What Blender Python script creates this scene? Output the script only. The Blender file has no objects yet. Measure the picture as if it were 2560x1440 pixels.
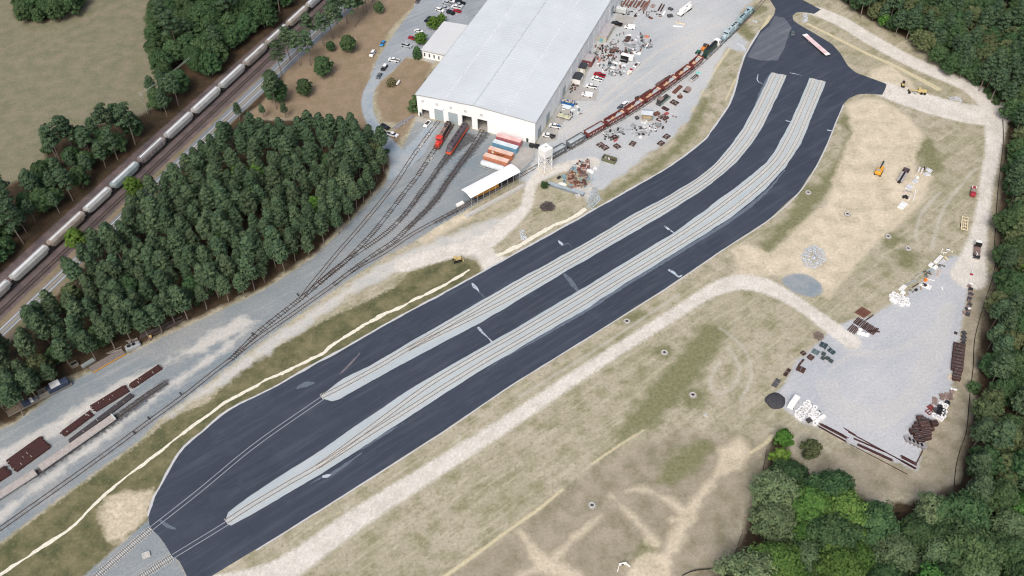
import bpy, math, random
import numpy as np
from mathutils import Vector, Matrix
random.seed(7); RNG = np.random.default_rng(7)
S = bpy.context.scene; COL = S.collection
# ------------------------------------------------------------------ camera
F_PX, PITCH, ROLL, CAMH = 2404.0, math.radians(47.57), math.radians(-1.08), 277.7
_fw = np.array([0, math.cos(PITCH), -math.sin(PITCH)]); _rt = np.array([1.0, 0, 0]); _up = np.cross(_rt, _fw)
RT = _rt*math.cos(ROLL)+_up*math.sin(ROLL); UP = -_rt*math.sin(ROLL)+_up*math.cos(ROLL); FW = _fw
cam = bpy.data.objects.new('camera', bpy.data.cameras.new('camera')); COL.objects.link(cam)
m = Matrix.Identity(4)
for i in range(3):
    m[i][0] = RT[i]; m[i][1] = UP[i]; m[i][2] = -FW[i]
m[2][3] = CAMH; cam.matrix_world = m
cam.data.sensor_width = 36; cam.data.lens = F_PX/2560*36; cam.data.clip_start = 1; cam.data.clip_end = 6000
S.camera = cam
# ------------------------------------------------------------------ light
SUN_EL, SUN_AZ = math.radians(50), math.radians(196)      # azimuth from +Y towards +X
w = bpy.data.worlds.new('World'); S.world = w; w.use_nodes = True
nt = w.node_tree; bg = nt.nodes['Background']; sky = nt.nodes.new('ShaderNodeTexSky')
sky.sky_type = 'NISHITA'; sky.sun_disc = False; sky.sun_elevation = SUN_EL; sky.sun_rotation = SUN_AZ
sky.air_density = 1.0; sky.dust_density = 6.0; sky.ozone_density = 0.6
nt.links.new(sky.outputs[0], bg.inputs[0]); bg.inputs[1].default_value = 0.13
sun = bpy.data.objects.new('sun', bpy.data.lights.new('sun', 'SUN')); COL.objects.link(sun)
sun.data.energy = 1.5; sun.data.angle = math.radians(22); sun.data.color = (1, .995, .98)
_d = Vector((math.sin(SUN_AZ)*math.cos(SUN_EL), math.cos(SUN_AZ)*math.cos(SUN_EL), math.sin(SUN_EL)))
sun.rotation_euler = _d.to_track_quat('Z', 'Y').to_euler(); sun.location = (0, 300, 400)
S.view_settings.view_transform = 'Standard'; S.view_settings.look = 'None'
S.view_settings.exposure = 0.15; S.view_settings.gamma = 1
S.cycles.max_bounces = 5; S.cycles.diffuse_bounces = 3; S.cycles.glossy_bounces = 2; S.cycles.transparent_max_bounces = 4
S.cycles.filter_width = 1.15
S.cycles.use_adaptive_sampling = True; S.cycles.adaptive_threshold = 0.02

# ------------------------------------------------------------------ helpers
def G(p, z=0.0):
    "a photograph pixel to the point it shows on the level z"
    d = RT*((p[0]-1280)/F_PX)+UP*((720-p[1])/F_PX)+FW
    t = (CAMH-z)/-d[2]
    return np.array([d[0]*t, d[1]*t])
def GV(p, z=0.0, zz=None):
    q = G(p, z); return Vector((q[0], q[1], z if zz is None else zz))
def heading(p, d):
    a = G(p); n = math.hypot(*d); b = G((p[0]+d[0]/n*4, p[1]+d[1]/n*4)); return math.atan2(b[1]-a[1], b[0]-a[0])

MATS = {}
def lin(c):
    return tuple((v/255/12.92 if v/255 <= .04045 else ((v/255+.055)/1.055)**2.4) for v in c)
def mat(name, rgb, rough=.75, metal=0.0, var=.22, scale=.6, dirt=None, dirt_amt=.4, rnd=0.0, spec=.3, emit=None):
    if name in MATS: return MATS[name]
    mt = bpy.data.materials.new(name); mt.use_nodes = True; MATS[name] = mt
    n = mt.node_tree; bs = n.nodes['Principled BSDF']
    bs.inputs['Roughness'].default_value = rough; bs.inputs['Metallic'].default_value = metal
    bs.inputs['Specular IOR Level'].default_value = spec
    tc = n.nodes.new('ShaderNodeTexCoord'); nz = n.nodes.new('ShaderNodeTexNoise')
    nz.inputs['Scale'].default_value = scale; nz.inputs['Detail'].default_value = 5; nz.inputs['Roughness'].default_value = .65
    n.links.new(tc.outputs['Object'], nz.inputs['Vector'])
    r = n.nodes.new('ShaderNodeMapRange'); r.inputs[1].default_value = .3; r.inputs[2].default_value = .7
    r.inputs[3].default_value = 1-var; r.inputs[4].default_value = 1+var
    n.links.new(nz.outputs[0], r.inputs[0])
    mul = n.nodes.new('ShaderNodeVectorMath'); mul.operation = 'SCALE'; mul.inputs[0].default_value = rgb
    n.links.new(r.outputs[0], mul.inputs['Scale']); out = mul.outputs[0]
    if rnd:
        oi = n.nodes.new('ShaderNodeObjectInfo'); r2 = n.nodes.new('ShaderNodeMapRange')
        r2.inputs[3].default_value = 1-rnd; r2.inputs[4].default_value = 1+rnd; n.links.new(oi.outputs['Random'], r2.inputs[0])
        m2 = n.nodes.new('ShaderNodeVectorMath'); m2.operation = 'SCALE'
        n.links.new(out, m2.inputs[0]); n.links.new(r2.outputs[0], m2.inputs['Scale']); out = m2.outputs[0]
    if dirt:
        nz2 = n.nodes.new('ShaderNodeTexNoise'); nz2.inputs['Scale'].default_value = scale*.55; nz2.inputs['Detail'].default_value = 6
        mp = n.nodes.new('ShaderNodeMapping'); mp.inputs['Location'].default_value = (5, 9, 3)
        n.links.new(tc.outputs['Object'], mp.inputs[0]); n.links.new(mp.outputs[0], nz2.inputs['Vector'])
        r3 = n.nodes.new('ShaderNodeMapRange'); r3.inputs[1].default_value = .45; r3.inputs[2].default_value = .68; r3.inputs[4].default_value = dirt_amt
        n.links.new(nz2.outputs[0], r3.inputs[0])
        mx = n.nodes.new('ShaderNodeMix'); mx.data_type = 'RGBA'
        n.links.new(r3.outputs[0], mx.inputs[0]); n.links.new(out, mx.inputs[6]); mx.inputs[7].default_value = (*dirt, 1); out = mx.outputs[2]
    n.links.new(out, bs.inputs['Base Color'])
    return mt

class MB:
    "collects shapes and links them as ONE mesh object"
    def __init__(s): s.v = []; s.f = []
    def add(s, vs, fs):
        o = len(s.v); s.v += [tuple(map(float, v)) for v in vs]; s.f += [tuple(i+o for i in f) for f in fs]; return s
    def hexa(s, b, t):
        return s.add(list(b)+list(t), [(3,2,1,0),(4,5,6,7),(0,1,5,4),(1,2,6,5),(2,3,7,6),(3,0,4,7)])
    def box(s, x, y, z, sx, sy, sz, rz=0, taper=1.0, ry=0):
        "centre x,y ; z = bottom"
        c, sn = math.cos(rz), math.sin(rz); out = []
        for k, zz in ((1, 0), (taper, sz)):
            for a, b in ((-1,-1),(1,-1),(1,1),(-1,1)):
                px, py = a*sx/2*k, b*sy/2*k; pz = zz
                if ry: px, pz = px*math.cos(ry)+pz*math.sin(ry), -px*math.sin(ry)+pz*math.cos(ry)
                out.append((x+px*c-py*sn, y+px*sn+py*c, z+pz))
        return s.hexa(out[:4], out[4:])
    def bevel_box(s, x, y, z, sx, sy, sz, b=.1):
        prof = [(-sx/2+b, 0), (sx/2-b, 0)]
        lay = [(z, 0), (z+sz-b, 0), (z+sz, b)]; rings = []
        for zz, k in lay:
            hx, hy = sx/2-k, sy/2-k
            rings.append([(x-hx+b, y-hy, zz), (x+hx-b, y-hy, zz), (x+hx, y-hy+b, zz), (x+hx, y+hy-b, zz), (x+hx-b, y+hy, zz), (x-hx+b, y+hy, zz), (x-hx, y+hy-b, zz), (x-hx, y-hy+b, zz)])
        return s.loft(rings)
    def loft(s, rings, caps=True):
        n = len(rings[0]); vs = [p for r in rings for p in r]; fs = []
        for i in range(len(rings)-1):
            for j in range(n):
                a = i*n+j; b = i*n+(j+1) % n; fs.append((a, b, b+n, a+n))
        if caps: fs += [tuple(range(n))[::-1], tuple((len(rings)-1)*n+j for j in range(n))]
        return s.add(vs, fs)
    def prism(s, pts, z0, z1):
        n = len(pts)
        return s.loft([[(p[0], p[1], z0) for p in pts], [(p[0], p[1], z1) for p in pts]])
    def tube(s, p, q, r, n=8, r2=None):
        p = Vector(p); q = Vector(q); d = (q-p)
        if d.length < 1e-6: return s
        d.normalize(); a = d.orthogonal().normalized(); b = d.cross(a); r2 = r if r2 is None else r2
        R = [[tuple(c+(a*math.cos(t)+b*math.sin(t))*rr) for t in [2*math.pi*k/n for k in range(n)]] for c, rr in ((p, r), (q, r2))]
        return s.loft(R)
    def xprofile(s, prof, x0, x1):
        "profile of (y,z) swept along x"
        return s.loft([[(x0, y, z) for y, z in prof], [(x1, y, z) for y, z in prof]])
    def dome(s, x, y, z, rx, ry, h, n=14, rings=5, jit=0.0, rnd=None):
        rnd = rnd or random; R = []
        ph = rnd.random()*6
        for i in range(rings+1):
            a = i/rings*math.pi/2; k = math.cos(a) if i < rings else .03
            R.append([(x+rx*k*math.cos(t)*(1+jit*math.sin(3*t+ph)+jit*.6*math.sin(7*t+2*ph+i)), y+ry*k*math.sin(t)*(1+jit*math.sin(2*t+ph)+jit*.6*math.sin(5*t+i)), z+h*math.sin(a)*(1+jit*.5*math.sin(4*t+i*2))) for t in [2*math.pi*j/n for j in range(n)]])
        return s.loft(R)
    def ring(s, x, y, z, ro, ri, h, n=16):
        T = [2*math.pi*k/n for k in range(n)]
        c = lambda r, zz: [(x+r*math.cos(t), y+r*math.sin(t), zz) for t in T]
        vs = c(ro, z)+c(ro, z+h)+c(ri, z+h)+c(ri, z+.01); fs = []
        for k in range(n):
            k2 = (k+1) % n
            for L in range(3): fs.append((L*n+k, L*n+k2, (L+1)*n+k2, (L+1)*n+k))
        return s.add(vs, fs)
    def build(s, name, mt=None, parent=None, smooth=False):
        me = bpy.data.meshes.new(name); me.from_pydata(s.v, [], s.f); me.update()
        if smooth: me.polygons.foreach_set('use_smooth', [True]*len(me.polygons))
        if mt: me.materials.append(mt)
        o = bpy.data.objects.new(name, me); COL.objects.link(o)
        if parent: o.parent = parent
        return o
def thing(name, label, cat, loc=(0, 0, 0), rz=0.0, group=None):
    o = bpy.data.objects.new(name, None); COL.objects.link(o); o.empty_display_size = .5
    o.location = (loc[0], loc[1], loc[2] if len(loc) > 2 else 0); o.rotation_euler = (0, 0, rz)
    return tag(o, label, cat, group)
def tag(o, label, cat, group=None):
    o['label'] = label; o['category'] = cat
    if group: o['group'] = group
    return o
def struct(o):
    o['kind'] = 'structure'; return o
def dup(root, loc, rz, label=None, group=None, scale=None):
    r = root.copy(); COL.objects.link(r)
    r.location = (loc[0], loc[1], loc[2] if len(loc) > 2 else 0); r.rotation_euler = (0, 0, rz)
    if scale: r.scale = scale
    if label: r['label'] = label
    if group: r['group'] = group
    for ch in list(root.children):
        c = ch.copy(); COL.objects.link(c); c.parent = r
        for g in list(ch.children):
            d = g.copy(); COL.objects.link(d); d.parent = c
    return r
def catmull(P, step=1.5):
    P = [np.array(p, float) for p in P]; out = []
    for i in range(len(P)-1):
        p0 = P[max(i-1, 0)]; p1 = P[i]; p2 = P[i+1]; p3 = P[min(i+2, len(P)-1)]
        n = max(2, int(np.linalg.norm(p2-p1)/step))
        for k in range(n):
            t = k/n
            out.append(.5*((2*p1)+(-p0+p2)*t+(2*p0-5*p1+4*p2-p3)*t*t+(-p0+3*p1-3*p2+p3)*t**3))
    out.append(P[-1]); return np.array(out)
def resample(P, step):
    P = np.asarray(P); d = np.r_[0, np.cumsum(np.linalg.norm(np.diff(P, axis=0), axis=1))]
    n = max(2, int(d[-1]/step)+1); t = np.linspace(0, d[-1], n)
    return np.c_[np.interp(t, d, P[:, 0]), np.interp(t, d, P[:, 1])]
def normals(P):
    T = np.gradient(P, axis=0); T /= np.linalg.norm(T, axis=1)[:, None]+1e-9
    return np.c_[-T[:, 1], T[:, 0]]
def ribbon(mb, P, a, b, z, jit=0.0, seed=0):
    "flat strip between offsets a and b (left positive) of the line P"
    N = normals(P); r = np.random.default_rng(seed); n = len(P)
    ja = np.convolve(r.normal(0, 1, n+4), np.ones(5)/3, 'valid')*jit; jb = np.convolve(r.normal(0, 1, n+4), np.ones(5)/3, 'valid')*jit
    A = P+N*(np.asarray(a)+ja)[:, None] if np.ndim(a) or jit else P+N*a
    B = P+N*(np.asarray(b)+jb)[:, None] if np.ndim(b) or jit else P+N*b
    vs = [(x, y, z) for x, y in A]+[(x, y, z) for x, y in B]
    return mb.add(vs, [(n+i, n+i+1, i+1, i) for i in range(n-1)])
def rail_bar(mb, P, off, wd, z0, z1):
    N = normals(P); n = len(P); rings = []
    for i in range(n):
        a = P[i]+N[i]*(off-wd/2); b = P[i]+N[i]*(off+wd/2)
        rings.append([(a[0], a[1], z0), (b[0], b[1], z0), (b[0], b[1], z1), (a[0], a[1], z1)])
    return mb.loft(rings)
# ------------------------------------------------------------------ ground: one fine sheet, split into named pieces
ASPH = [(467,1440),(460,1425),(447,1400),(430,1390),(412,1360),(395,1338),(382,1326),(373,1312),(371,1290),(380,1262),(387,1242),(400,1220),(420,1182),(437,1152),(462,1117),(507,1080),(550,1042),(600,1010),(640,992),(702,960),(777,917),(865,870),(965,812),(1075,753),(1135,720),(1280,640),(1430,557),(1580,472),(1670,420),(1755,357),(1787,318),(1830,250),(1850,180),(1864,138),(1900,77),(1921,58),(1935,37),(1939,22),(1925,0),(1890,-60),(1860,-120),(1930,-140),(1975,-30),(2007,0),(2052,24),(2035,35),(2010,30),(1990,31),(1981,40),(1984,52),(2002,64),(2040,86),(2080,110),(2102,135),(2120,165),(2140,182),(2170,193),(2217,210),(2212,224),(2205,237),(2170,234),(2145,236),(2122,246),(2107,262),(2095,290),(2082,322),(2067,360),(2040,415),(1995,482),(1920,550),(1800,628),(1665,720),(1470,843),(1280,961),(1105,1080),(870,1230),(640,1374),(530,1440),(500,1458),(480,1462)]
POLY = {
 'duff': [[(-500,1120),(0,1062),(37,1052),(175,945),(315,880),(425,827),(575,757),(655,718),(715,680),(780,637),(830,590),(885,535),(927,487),(962,452),(972,405),(965,360),(930,325),(860,305),(760,300),(700,300),(640,300),(610,290),(655,262),(700,215),(760,140),(830,70),(900,10),(1000,-100),(1100,-420),(-500,-420)],
          [(2020,-420),(2050,-40),(2140,30),(2230,78),(2330,130),(2420,188),(2512,262),(2515,300),(2492,500),(2484,640),(2492,700),(2455,785),(2440,860),(2438,1000),(2415,1080),(2392,1200),(2330,1240),(2230,1260),(2140,1240),(2030,1190),(1990,1160),(1945,1090),(1925,1080),(1915,1150),(1860,1310),(1835,1400),(1750,1430),(1700,1800),(3200,1800),(3200,-420)]],
 'field': [[(-600,700),(-600,-420),(200,-420),(30,-20),(38,45),(90,52),(140,50),(180,26),(215,0),(300,-420),(420,-420),(380,-60),(392,20),(398,40),(388,95),(400,150),(408,215),(395,262),(330,300),(250,310),(170,325),(120,350),(108,430),(60,445),(0,470),(-100,540)]],
 'lawn': [[(610,296),(655,258),(700,196),(760,115),(850,40),(920,-10),(960,-80),(1085,-80),(1034,15),(987,62),(943,130),(927,180),(917,232),(918,290),(950,330),(992,372),(972,398),(930,330),(850,304),(760,300),(690,296)],
          [(950,205),(985,176),(1012,146),(1062,150),(1082,160),(1046,250),(1044,288),(1000,312),(960,302),(943,262),(942,226)],[(965,345),(1000,310),(1035,290),(1030,310),(1000,350),(985,375)]],
 'green': [[(-400,1610),(-60,1408),(0,1364),(180,1229),(350,1107),(425,1046),(525,1006),(550,972),(587,937),(640,899),(740,838),(835,790),(940,742),(990,716),(1027,678),(1077,658),(1115,644),(1177,646),(1202,668),(1200,690),(1137,722),(865,872),(702,962),(600,1012),(507,1082),(437,1154),(400,1222),(374,1289),(372,1310),(320,1342),(215,1440),(120,1530),(-100,1680)]],
 'soil': [[(1080,1460),(1270,1335),(1410,1222),(1500,1160),(1580,1110),(1700,1075),(1820,1090),(1920,1110),(1910,1160),(1855,1320),(1830,1400),(1800,1500)],[(2010,1150),(2130,1110),(2290,1178),(2310,1130),(2335,1065),(2380,1000),(2395,900),(2405,800),(2430,690),(2455,600),(2480,480),(2490,330),(2510,330),(2492,500),(2484,640),(2480,700),(2440,860),(2430,1000),(2390,1200),(2330,1240),(2140,1235)],
          [(0,1110),(60,1080),(110,1060),(240,1000),(330,945),(425,912),(400,960),(330,990),(250,1050),(180,1100),(100,1170),(0,1240),(-60,1270),(-60,1150)]],
 'sand': [[(2115,262),(2160,245),(2205,250),(2270,290),(2310,340),(2290,380),(2290,430),(2330,440),(2310,500),(2250,560),(2190,610),(2110,700),(2070,745),(2010,700),(1950,690),(1880,690),(1825,712),(1800,722),(1850,670),(1825,625),(1870,605),(1935,640),(1990,580),(2050,530),(2080,470),(2100,400),(2130,330)],
          [(2180,175),(2230,162),(2275,200),(2290,225),(2225,215),(2170,195)],[(1040,600),(1090,560),(1170,525),(1180,545),(1120,575),(1060,610)],[(1165,480),(1090,520),(1062,553),(1110,480),(1150,450)],
          [(1790,1180),(1800,1120),(1850,1095),(1880,1130),(1850,1170),(1810,1190)],[(255,1290),(262,1245),(300,1235),(350,1230),(380,1225),(375,1262),(362,1290),(345,1315),(310,1350),(270,1350),(262,1320)]],
 'gravel_blue': [[(-300,1260),(-60,1120),(0,1073),(37,1060),(175,955),(315,888),(425,835),(575,765),(655,727),(715,689),(780,646),(830,600),(885,545),(927,497),(962,462),(980,410),(1000,380),(1045,292),(1345,362),(1335,405),(1300,440),(1172,521),(1100,562),(1030,607),(960,642),(880,694),(800,750),(720,806),(640,865),(560,925),(480,990),(400,1046),(350,1100),(180,1222),(0,1355),(-60,1400),(-300,1580)],
          [(205,1445),(320,1344),(372,1300),(372,1286),(385,1245),(392,1330),(440,1390),(470,1445),(440,1520),(250,1520),(100,1520)]],
 'sand_pale': [[(0,1130),(120,1060),(240,990),(330,935),(420,905),(500,850),(600,790),(650,800),(560,850),(500,880),(430,900),(380,930),(300,990),(180,1060),(60,1140),(0,1165),(-60,1190)],
          [(472,925),(560,862),(620,822),(560,885),(440,962),(410,982),(330,1044),(240,1122),(150,1182),(60,1252),(0,1302),(-60,1345),(-60,1320),(0,1278),(100,1206),(200,1128),(270,1078),(350,1018),(400,975)],
          [(410,1046),(520,985),(600,932),(700,862),(800,792),(900,722),(1000,680),(1100,640),(1190,640),(1230,660),(1210,620),(1250,590),(1300,550),(1310,520),(1200,560),(1060,612),(960,656),(880,708),(800,764),(700,830),(600,902),(500,978)],
          [(1342,445),(1395,418),(1350,408),(1330,432)],[(1430,470),(1470,460),(1500,470),(1470,500)]],
 'gravel_light': [[(1342,366),(1546,0),(1640,-420),(1860,-420),(1900,-60),(1885,0),(1850,30),(1838,80),(1872,108),(1858,130),(1817,118),(1780,187),(1742,257),(1717,305),(1680,345),(1630,378),(1580,419),(1530,454),(1500,476),(1478,462),(1470,430),(1440,410),(1405,428),(1355,452),(1320,470),(1300,445),(1335,404)]],
 'storage': [[(2424,640),(2375,640),(2335,680),(2290,718),(2230,758),(2180,790),(2120,802),(2065,838),(2030,872),(1990,902),(1962,960),(1934,990),(1962,1022),(2000,1056),(2060,1072),(2130,1112),(2292,1177),(2304,1130),(2333,1060),(2372,1000),(2392,900),(2402,820),(2417,740),(2432,690),(2446,640)]],
 'oval': [[(1953,700),(1965,690),(1985,684),(2010,685),(2035,695),(2052,710),(2058,726),(2050,738),(2030,743),(2005,738),(1980,728),(1962,714)]],
 'parking': [[(1062,-80),(1250,-80),(1200,48),(1182,64),(1105,54),(1070,120),(1046,146),(1016,142),(984,176),(952,202),(925,192),(943,150),(988,80),(1034,20)]],
 'concrete': [[(1341,364),(1392,350),(1400,322),(1440,252),(1490,252),(1497,226),(1457,218),(1470,180),(1530,72),(1580,62),(1590,44),(1544,36)],[(1289,370),(1342,366),(1330,400),(1302,428),(1272,424)],[(1044,292),(1075,298),(1068,310),(1036,302)],[(1056,150),(1085,160),(1100,142),(1068,132)]],
 'drive': [[(975,402),(965,360),(1000,385),(1040,345),(1072,306),(1095,318),(1060,385),(1010,432),(972,452)]],
}
LINE = {   # pixel polyline with half widths in metres
 'dirt': [([(520,1480),(690,1436),(900,1292),(1100,1165),(1280,1050),(1455,932),(1592,845),(1730,757),(1790,722),(1850,705),(1915,715),(1990,755),(2070,812),(2130,855)],[5.5,4.6,3.8,3.3,2.9,2.6,2.5,2.6,3.2,4.2,4,3,3.2,3.5]),
          ([(2040,28),(2100,52),(2200,112),(2300,164),(2400,206),(2445,232),(2478,264),(2488,300),(2482,380),(2468,450),(2455,540),(2440,620),(2422,690)],[4.5,4.5,4.5,4.5,4.5,5,6,5,3.2,2.8,2.8,4,7]),
          ([(2212,224),(2260,240),(2330,262),(2400,280),(2455,288),(2490,284)],[6,7,7.5,7.5,7.5,7]),
          ([(1480,405),(1405,418),(1345,442),(1325,474),(1316,515),(1290,543),(1235,590),(1200,612),(1115,632),(1010,662)],[3.5,3,2.6,2.4,2.4,3,4,4,4,4]),
          ([(1198,612),(1218,642),(1244,664)],[4,4,6])],
 'sand': [([(2045,722),(2100,640),(2145,572),(2190,500),(2232,435)],[2.2,2.2,2.2,2.2,2]),([(1900,668),(1960,610),(2030,545),(2070,510)],[1.5,1.2,1.2,1]),
          ([(1640,1450),(1668,1395),(1715,1300),(1745,1250),(1775,1210),(1800,1180)],[4.5,2.6,2,1.8,1.2,1]),([(1590,1460),(1620,1425),(1650,1405)],[5,5,4]),
          ([(1680,1300),(1725,1290),(1620,1225),(1560,1230)],[.6,2,.5,.4]),([(1300,1330),(1330,1370),(1360,1410),(1440,1440)],[.8,1.5,3,2]),([(1530,1240),(1600,1310),(1640,1360)],[.5,1,1.5]),([(1300,1440),(1380,1400),(1440,1340),(1500,1290)],[1.2,1.2,.8,.5])],
 'pale_ridge': [([(1105,1446),(1190,1386),(1270,1326),(1340,1278),(1408,1222)],[.7,.6,.5,.6,.4]),([(1480,1160),(1545,1115),(1610,1075)],[.4,.4,.3]),([(2020,60),(2095,97),(2170,135),(2232,162),(2295,195),(2345,222)],[.9,1,1,1.1,1.3,1.6]),
          ([(1660,345),(1720,290),(1755,230),(1790,170),(1825,120)],[.7,.6,.5,.7,.6]),([(1870,130),(1850,180),(1830,215),(1815,250)],[.5,.5,.4,.4]),([(1930,1090),(1912,1110),(1870,1135)],[.8,.6,.5]),
          ([(1925,40),(1898,85),(1880,108)],[.8,.9,.9])],
 'drive': [([(950,182),(922,228),(918,270),(934,312),(966,354),(998,392)],[2.8,2.6,2.6,2.6,3,4])],
 'ballast_main': [([(-260,990),(0,742),(230,528),(480,300),(730,76),(900,-70),(1100,-260)],[9,9,9,9,9,9,9])],
 'shoulder': [([(-200,1035),(20,815),(420,425),(640,215),(880,-14),(1000,-130)],[6.5,6.5,6.5,6.5,6.5,6.5])],
 'oil': [([(1215,335),(1180,375),(1150,412),(1120,452),(1092,495),(1062,530),(1020,570)],[1.6,1.9,1.9,1.6,1.6,1.3,.8]),([(1040,400),(1058,365),(1078,335)],[.9,1,1]),([(1170,345),(1130,380),(1100,420),(1060,478),(1000,550)],[3.5,2.2,1.2,1,.7]),
         ([(1260,450),(1200,490),(1150,522),(1090,556)],[1.5,1.8,1.5,.8]),([(100,1180),(180,1124),(260,1070),(330,1020),(412,958)],[1.8,1.6,1.7,1.8,1.5])],
 'grass_spot': [([(2020,482),(2021,483)],[5.5,5.5]),([(2118,536),(2119,537)],[4.5,4.5]),([(2190,575),(2225,596)],[3,4.5]),([(2270,640),(2262,660)],[4.5,3.5]),([(1575,800),(1600,785)],[3.5,2.5]),([(1661,880),(1662,881)],[3.5,3.5]),([(1732,988),(1733,989)],[4.5,4.5]),
         ([(1760,1120),(1700,1160),(1670,1190)],[3.5,5,3]),([(2118,300),(2128,320)],[4,3.5]),([(2270,395),(2310,360),(2330,420)],[4,5,4]),([(1620,1385),(1600,1400)],[4,3]),([(1860,690),(1920,620),(1990,545),(2050,470)],[2,3,4,3]),([(1560,1080),(1620,1030),(1700,940),(1780,830)],[2,5,6,5]),
         ([(1520,490),(1600,440),(1690,375),(1740,300),(1765,250)],[2,2.2,2.5,2.5,2]),([(2130,330),(2110,400),(2050,480)],[2,3,3]),([(1880,30),(1905,20)],[3,3]),([(1840,60),(1880,90)],[3,3])],
 'tyre': [([(1300,990),(1480,880),(1600,800),(1700,735)],[.35,.35,.35,.35]),([(1820,870),(1850,920),(1830,970),(1790,985),(1775,950),(1800,905)],[.4]*6),([(1800,820),(1860,870),(1880,940),(1850,1000)],[.4]*4),*[([(2075-o,950),(2085-o*.7,990+o*.5),(2120,1022+o),(2175,1036+o*1.1),(2230,1024+o),(2275+o*.6,985+o*.6),(2305+o,930),(2330+o,860),(2372+o*.5,760)],[.35]*9) for o in (-16,-6,2,12,22,34)],
         ([(2110,870),(2180,880),(2250,870),(2320,830)],[.5]*4),([(2110,880),(2180,892),(2255,880),(2325,838)],[.5]*4),([(2070,930),(2120,890),(2170,880)],[.5]*3),([(1100,1160),(1140,1120),(1150,1090)],[.35]*3),([(820,1330),(860,1290),(870,1260)],[.35]*3),([(2350,480),(2300,540),(2290,600)],[.5]*3),([(2440,420),(2360,520),(2330,620)],[.5]*3),
         ([(1400,330),(1470,280),(1560,200),(1660,120),(1800,60)],[1]*5),([(1420,345),(1520,260),(1640,170),(1740,100)],[.8]*4)],
}
GS = 0.6
gx = np.arange(-430, 431, GS); gy = np.arange(95, 640, GS)
XX, YY = np.meshgrid(gx, gy)
def to_px(X, Y, Z=0.0):
    vx, vy, vz = X, Y, Z-CAMH
    d = vx*FW[0]+vy*FW[1]+vz*FW[2]
    return 1280+F_PX*(vx*RT[0]+vy*RT[1]+vz*RT[2])/d, 720-F_PX*(vx*UP[0]+vy*UP[1]+vz*UP[2])/d
PX, PY = to_px(XX, YY)
KEEP = (PX > -330) & (PX < 2890) & (PY > -190) & (PY < 1690)
idx = -np.ones(XX.shape, np.int64); idx[KEEP] = np.arange(KEEP.sum())
GXY = np.c_[XX[KEEP], YY[KEEP]].astype(np.float32); NG = len(GXY)
DMAX = 8.0
def seg(P, A, B):
    d = B-A; L = (d@d)+1e-9; t = np.clip(((P-A)@d)/L, 0, 1); q = P-(A+t[:, None]*d); return np.sqrt((q*q).sum(1)), t
def sdf_poly(out, px):
    Q = np.array([G(p) for p in px], np.float32); lo = Q.min(0)-DMAX; hi = Q.max(0)+DMAX
    I = np.where((GXY > lo).all(1) & (GXY < hi).all(1))[0]; P = GXY[I]
    dm = np.full(len(P), DMAX, np.float32); ins = np.zeros(len(P), bool); n = len(Q)
    for i in range(n):
        A, B = Q[i], Q[(i+1) % n]
        b0 = np.minimum(A, B)-DMAX; b1 = np.maximum(A, B)+DMAX
        J = np.where((P > b0).all(1) & (P < b1).all(1))[0]
        if len(J): dm[J] = np.minimum(dm[J], seg(P[J], A, B)[0])
        c = (A[1] > P[:, 1]) != (B[1] > P[:, 1])
        if abs(B[1]-A[1]) > 1e-9: ins ^= c & (P[:, 0] < (B[0]-A[0])*(P[:, 1]-A[1])/(B[1]-A[1])+A[0])
    out[I] = np.maximum(out[I], np.where(ins, dm, -dm))
def sdf_line(out, px, hw):
    Q = catmull([tuple(G(p))+(h,) for p, h in zip(px, hw)], 6.0).astype(np.float32)
    for i in range(len(Q)-1):
        A, B = Q[i], Q[i+1]; m = max(A[2], B[2])+DMAX
        lo = np.minimum(A[:2], B[:2])-m; hi = np.maximum(A[:2], B[:2])+m
        I = np.where((GXY > lo).all(1) & (GXY < hi).all(1))[0]
        if not len(I): continue
        d, t = seg(GXY[I], A[:2], B[:2]); out[I] = np.maximum(out[I], A[2]+(B[2]-A[2])*t-d)
# layer: name, edge softness m, edge noise m, noise used at the edge (0 coarse..2 fine), colours (sRGB of the stuff itself), colour noise
LAYERS = [
 ('duff', 1.2, 3.0, 1, (62,54,44), (84,68,54), 1), ('field', 1.2, 2.5, 1, (114,115,92), (134,127,108), 1), ('lawn', 1.0, 2.5, 1, (134,120,98), (150,132,112), 1),
 ('green', .6, 2.2, 2, (86,90,64), (124,118,90), 1), ('soil', 2.5, 5.0, 1, (160,151,134), (132,126,106), 1), ('grass_spot', 1.8, 4.5, 1, (112,115,84), (134,131,102), 2),
 ('shoulder', .5, 1.2, 2, (140,124,112), (118,114,86), 1), ('ballast_main', .5, .8, 2, (88,80,82), (112,100,98), 1),
 ('sand', 1.2, 5.0, 1, (214,202,180), (188,178,156), 1), ('pale_ridge', .3, .8, 2, (204,196,164), (188,178,148), 2),
 ('gravel_blue', .5, 1.6, 2, (124,136,143), (146,150,151), 0), ('sand_pale', 1.3, 5.5, 1, (200,197,190), (180,180,176), 1), ('oil', .8, 2.2, 2, (64,66,70), (88,88,90), 2),
 ('gravel_light', 1.0, 3.0, 1, (190,192,192), (170,176,180), 0), ('storage', .8, 2.2, 2, (186,188,191), (170,175,181), 0),
 ('dirt', .8, 1.4, 2, (216,212,204), (196,191,182), 1), ('oval', .6, 1.2, 2, (130,142,150), (150,156,160), 1), ('parking', .35, .6, 2, (156,162,168), (138,146,153), 0),
 ('drive', .5, 1.0, 2, (146,160,170), (166,172,175), 1), ('concrete', .25, .3, 2, (176,174,168), (160,158,154), 1), ('tyre', .7, .8, 2, (200,197,190), (192,188,180), 1),
]
SDF = {}
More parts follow.
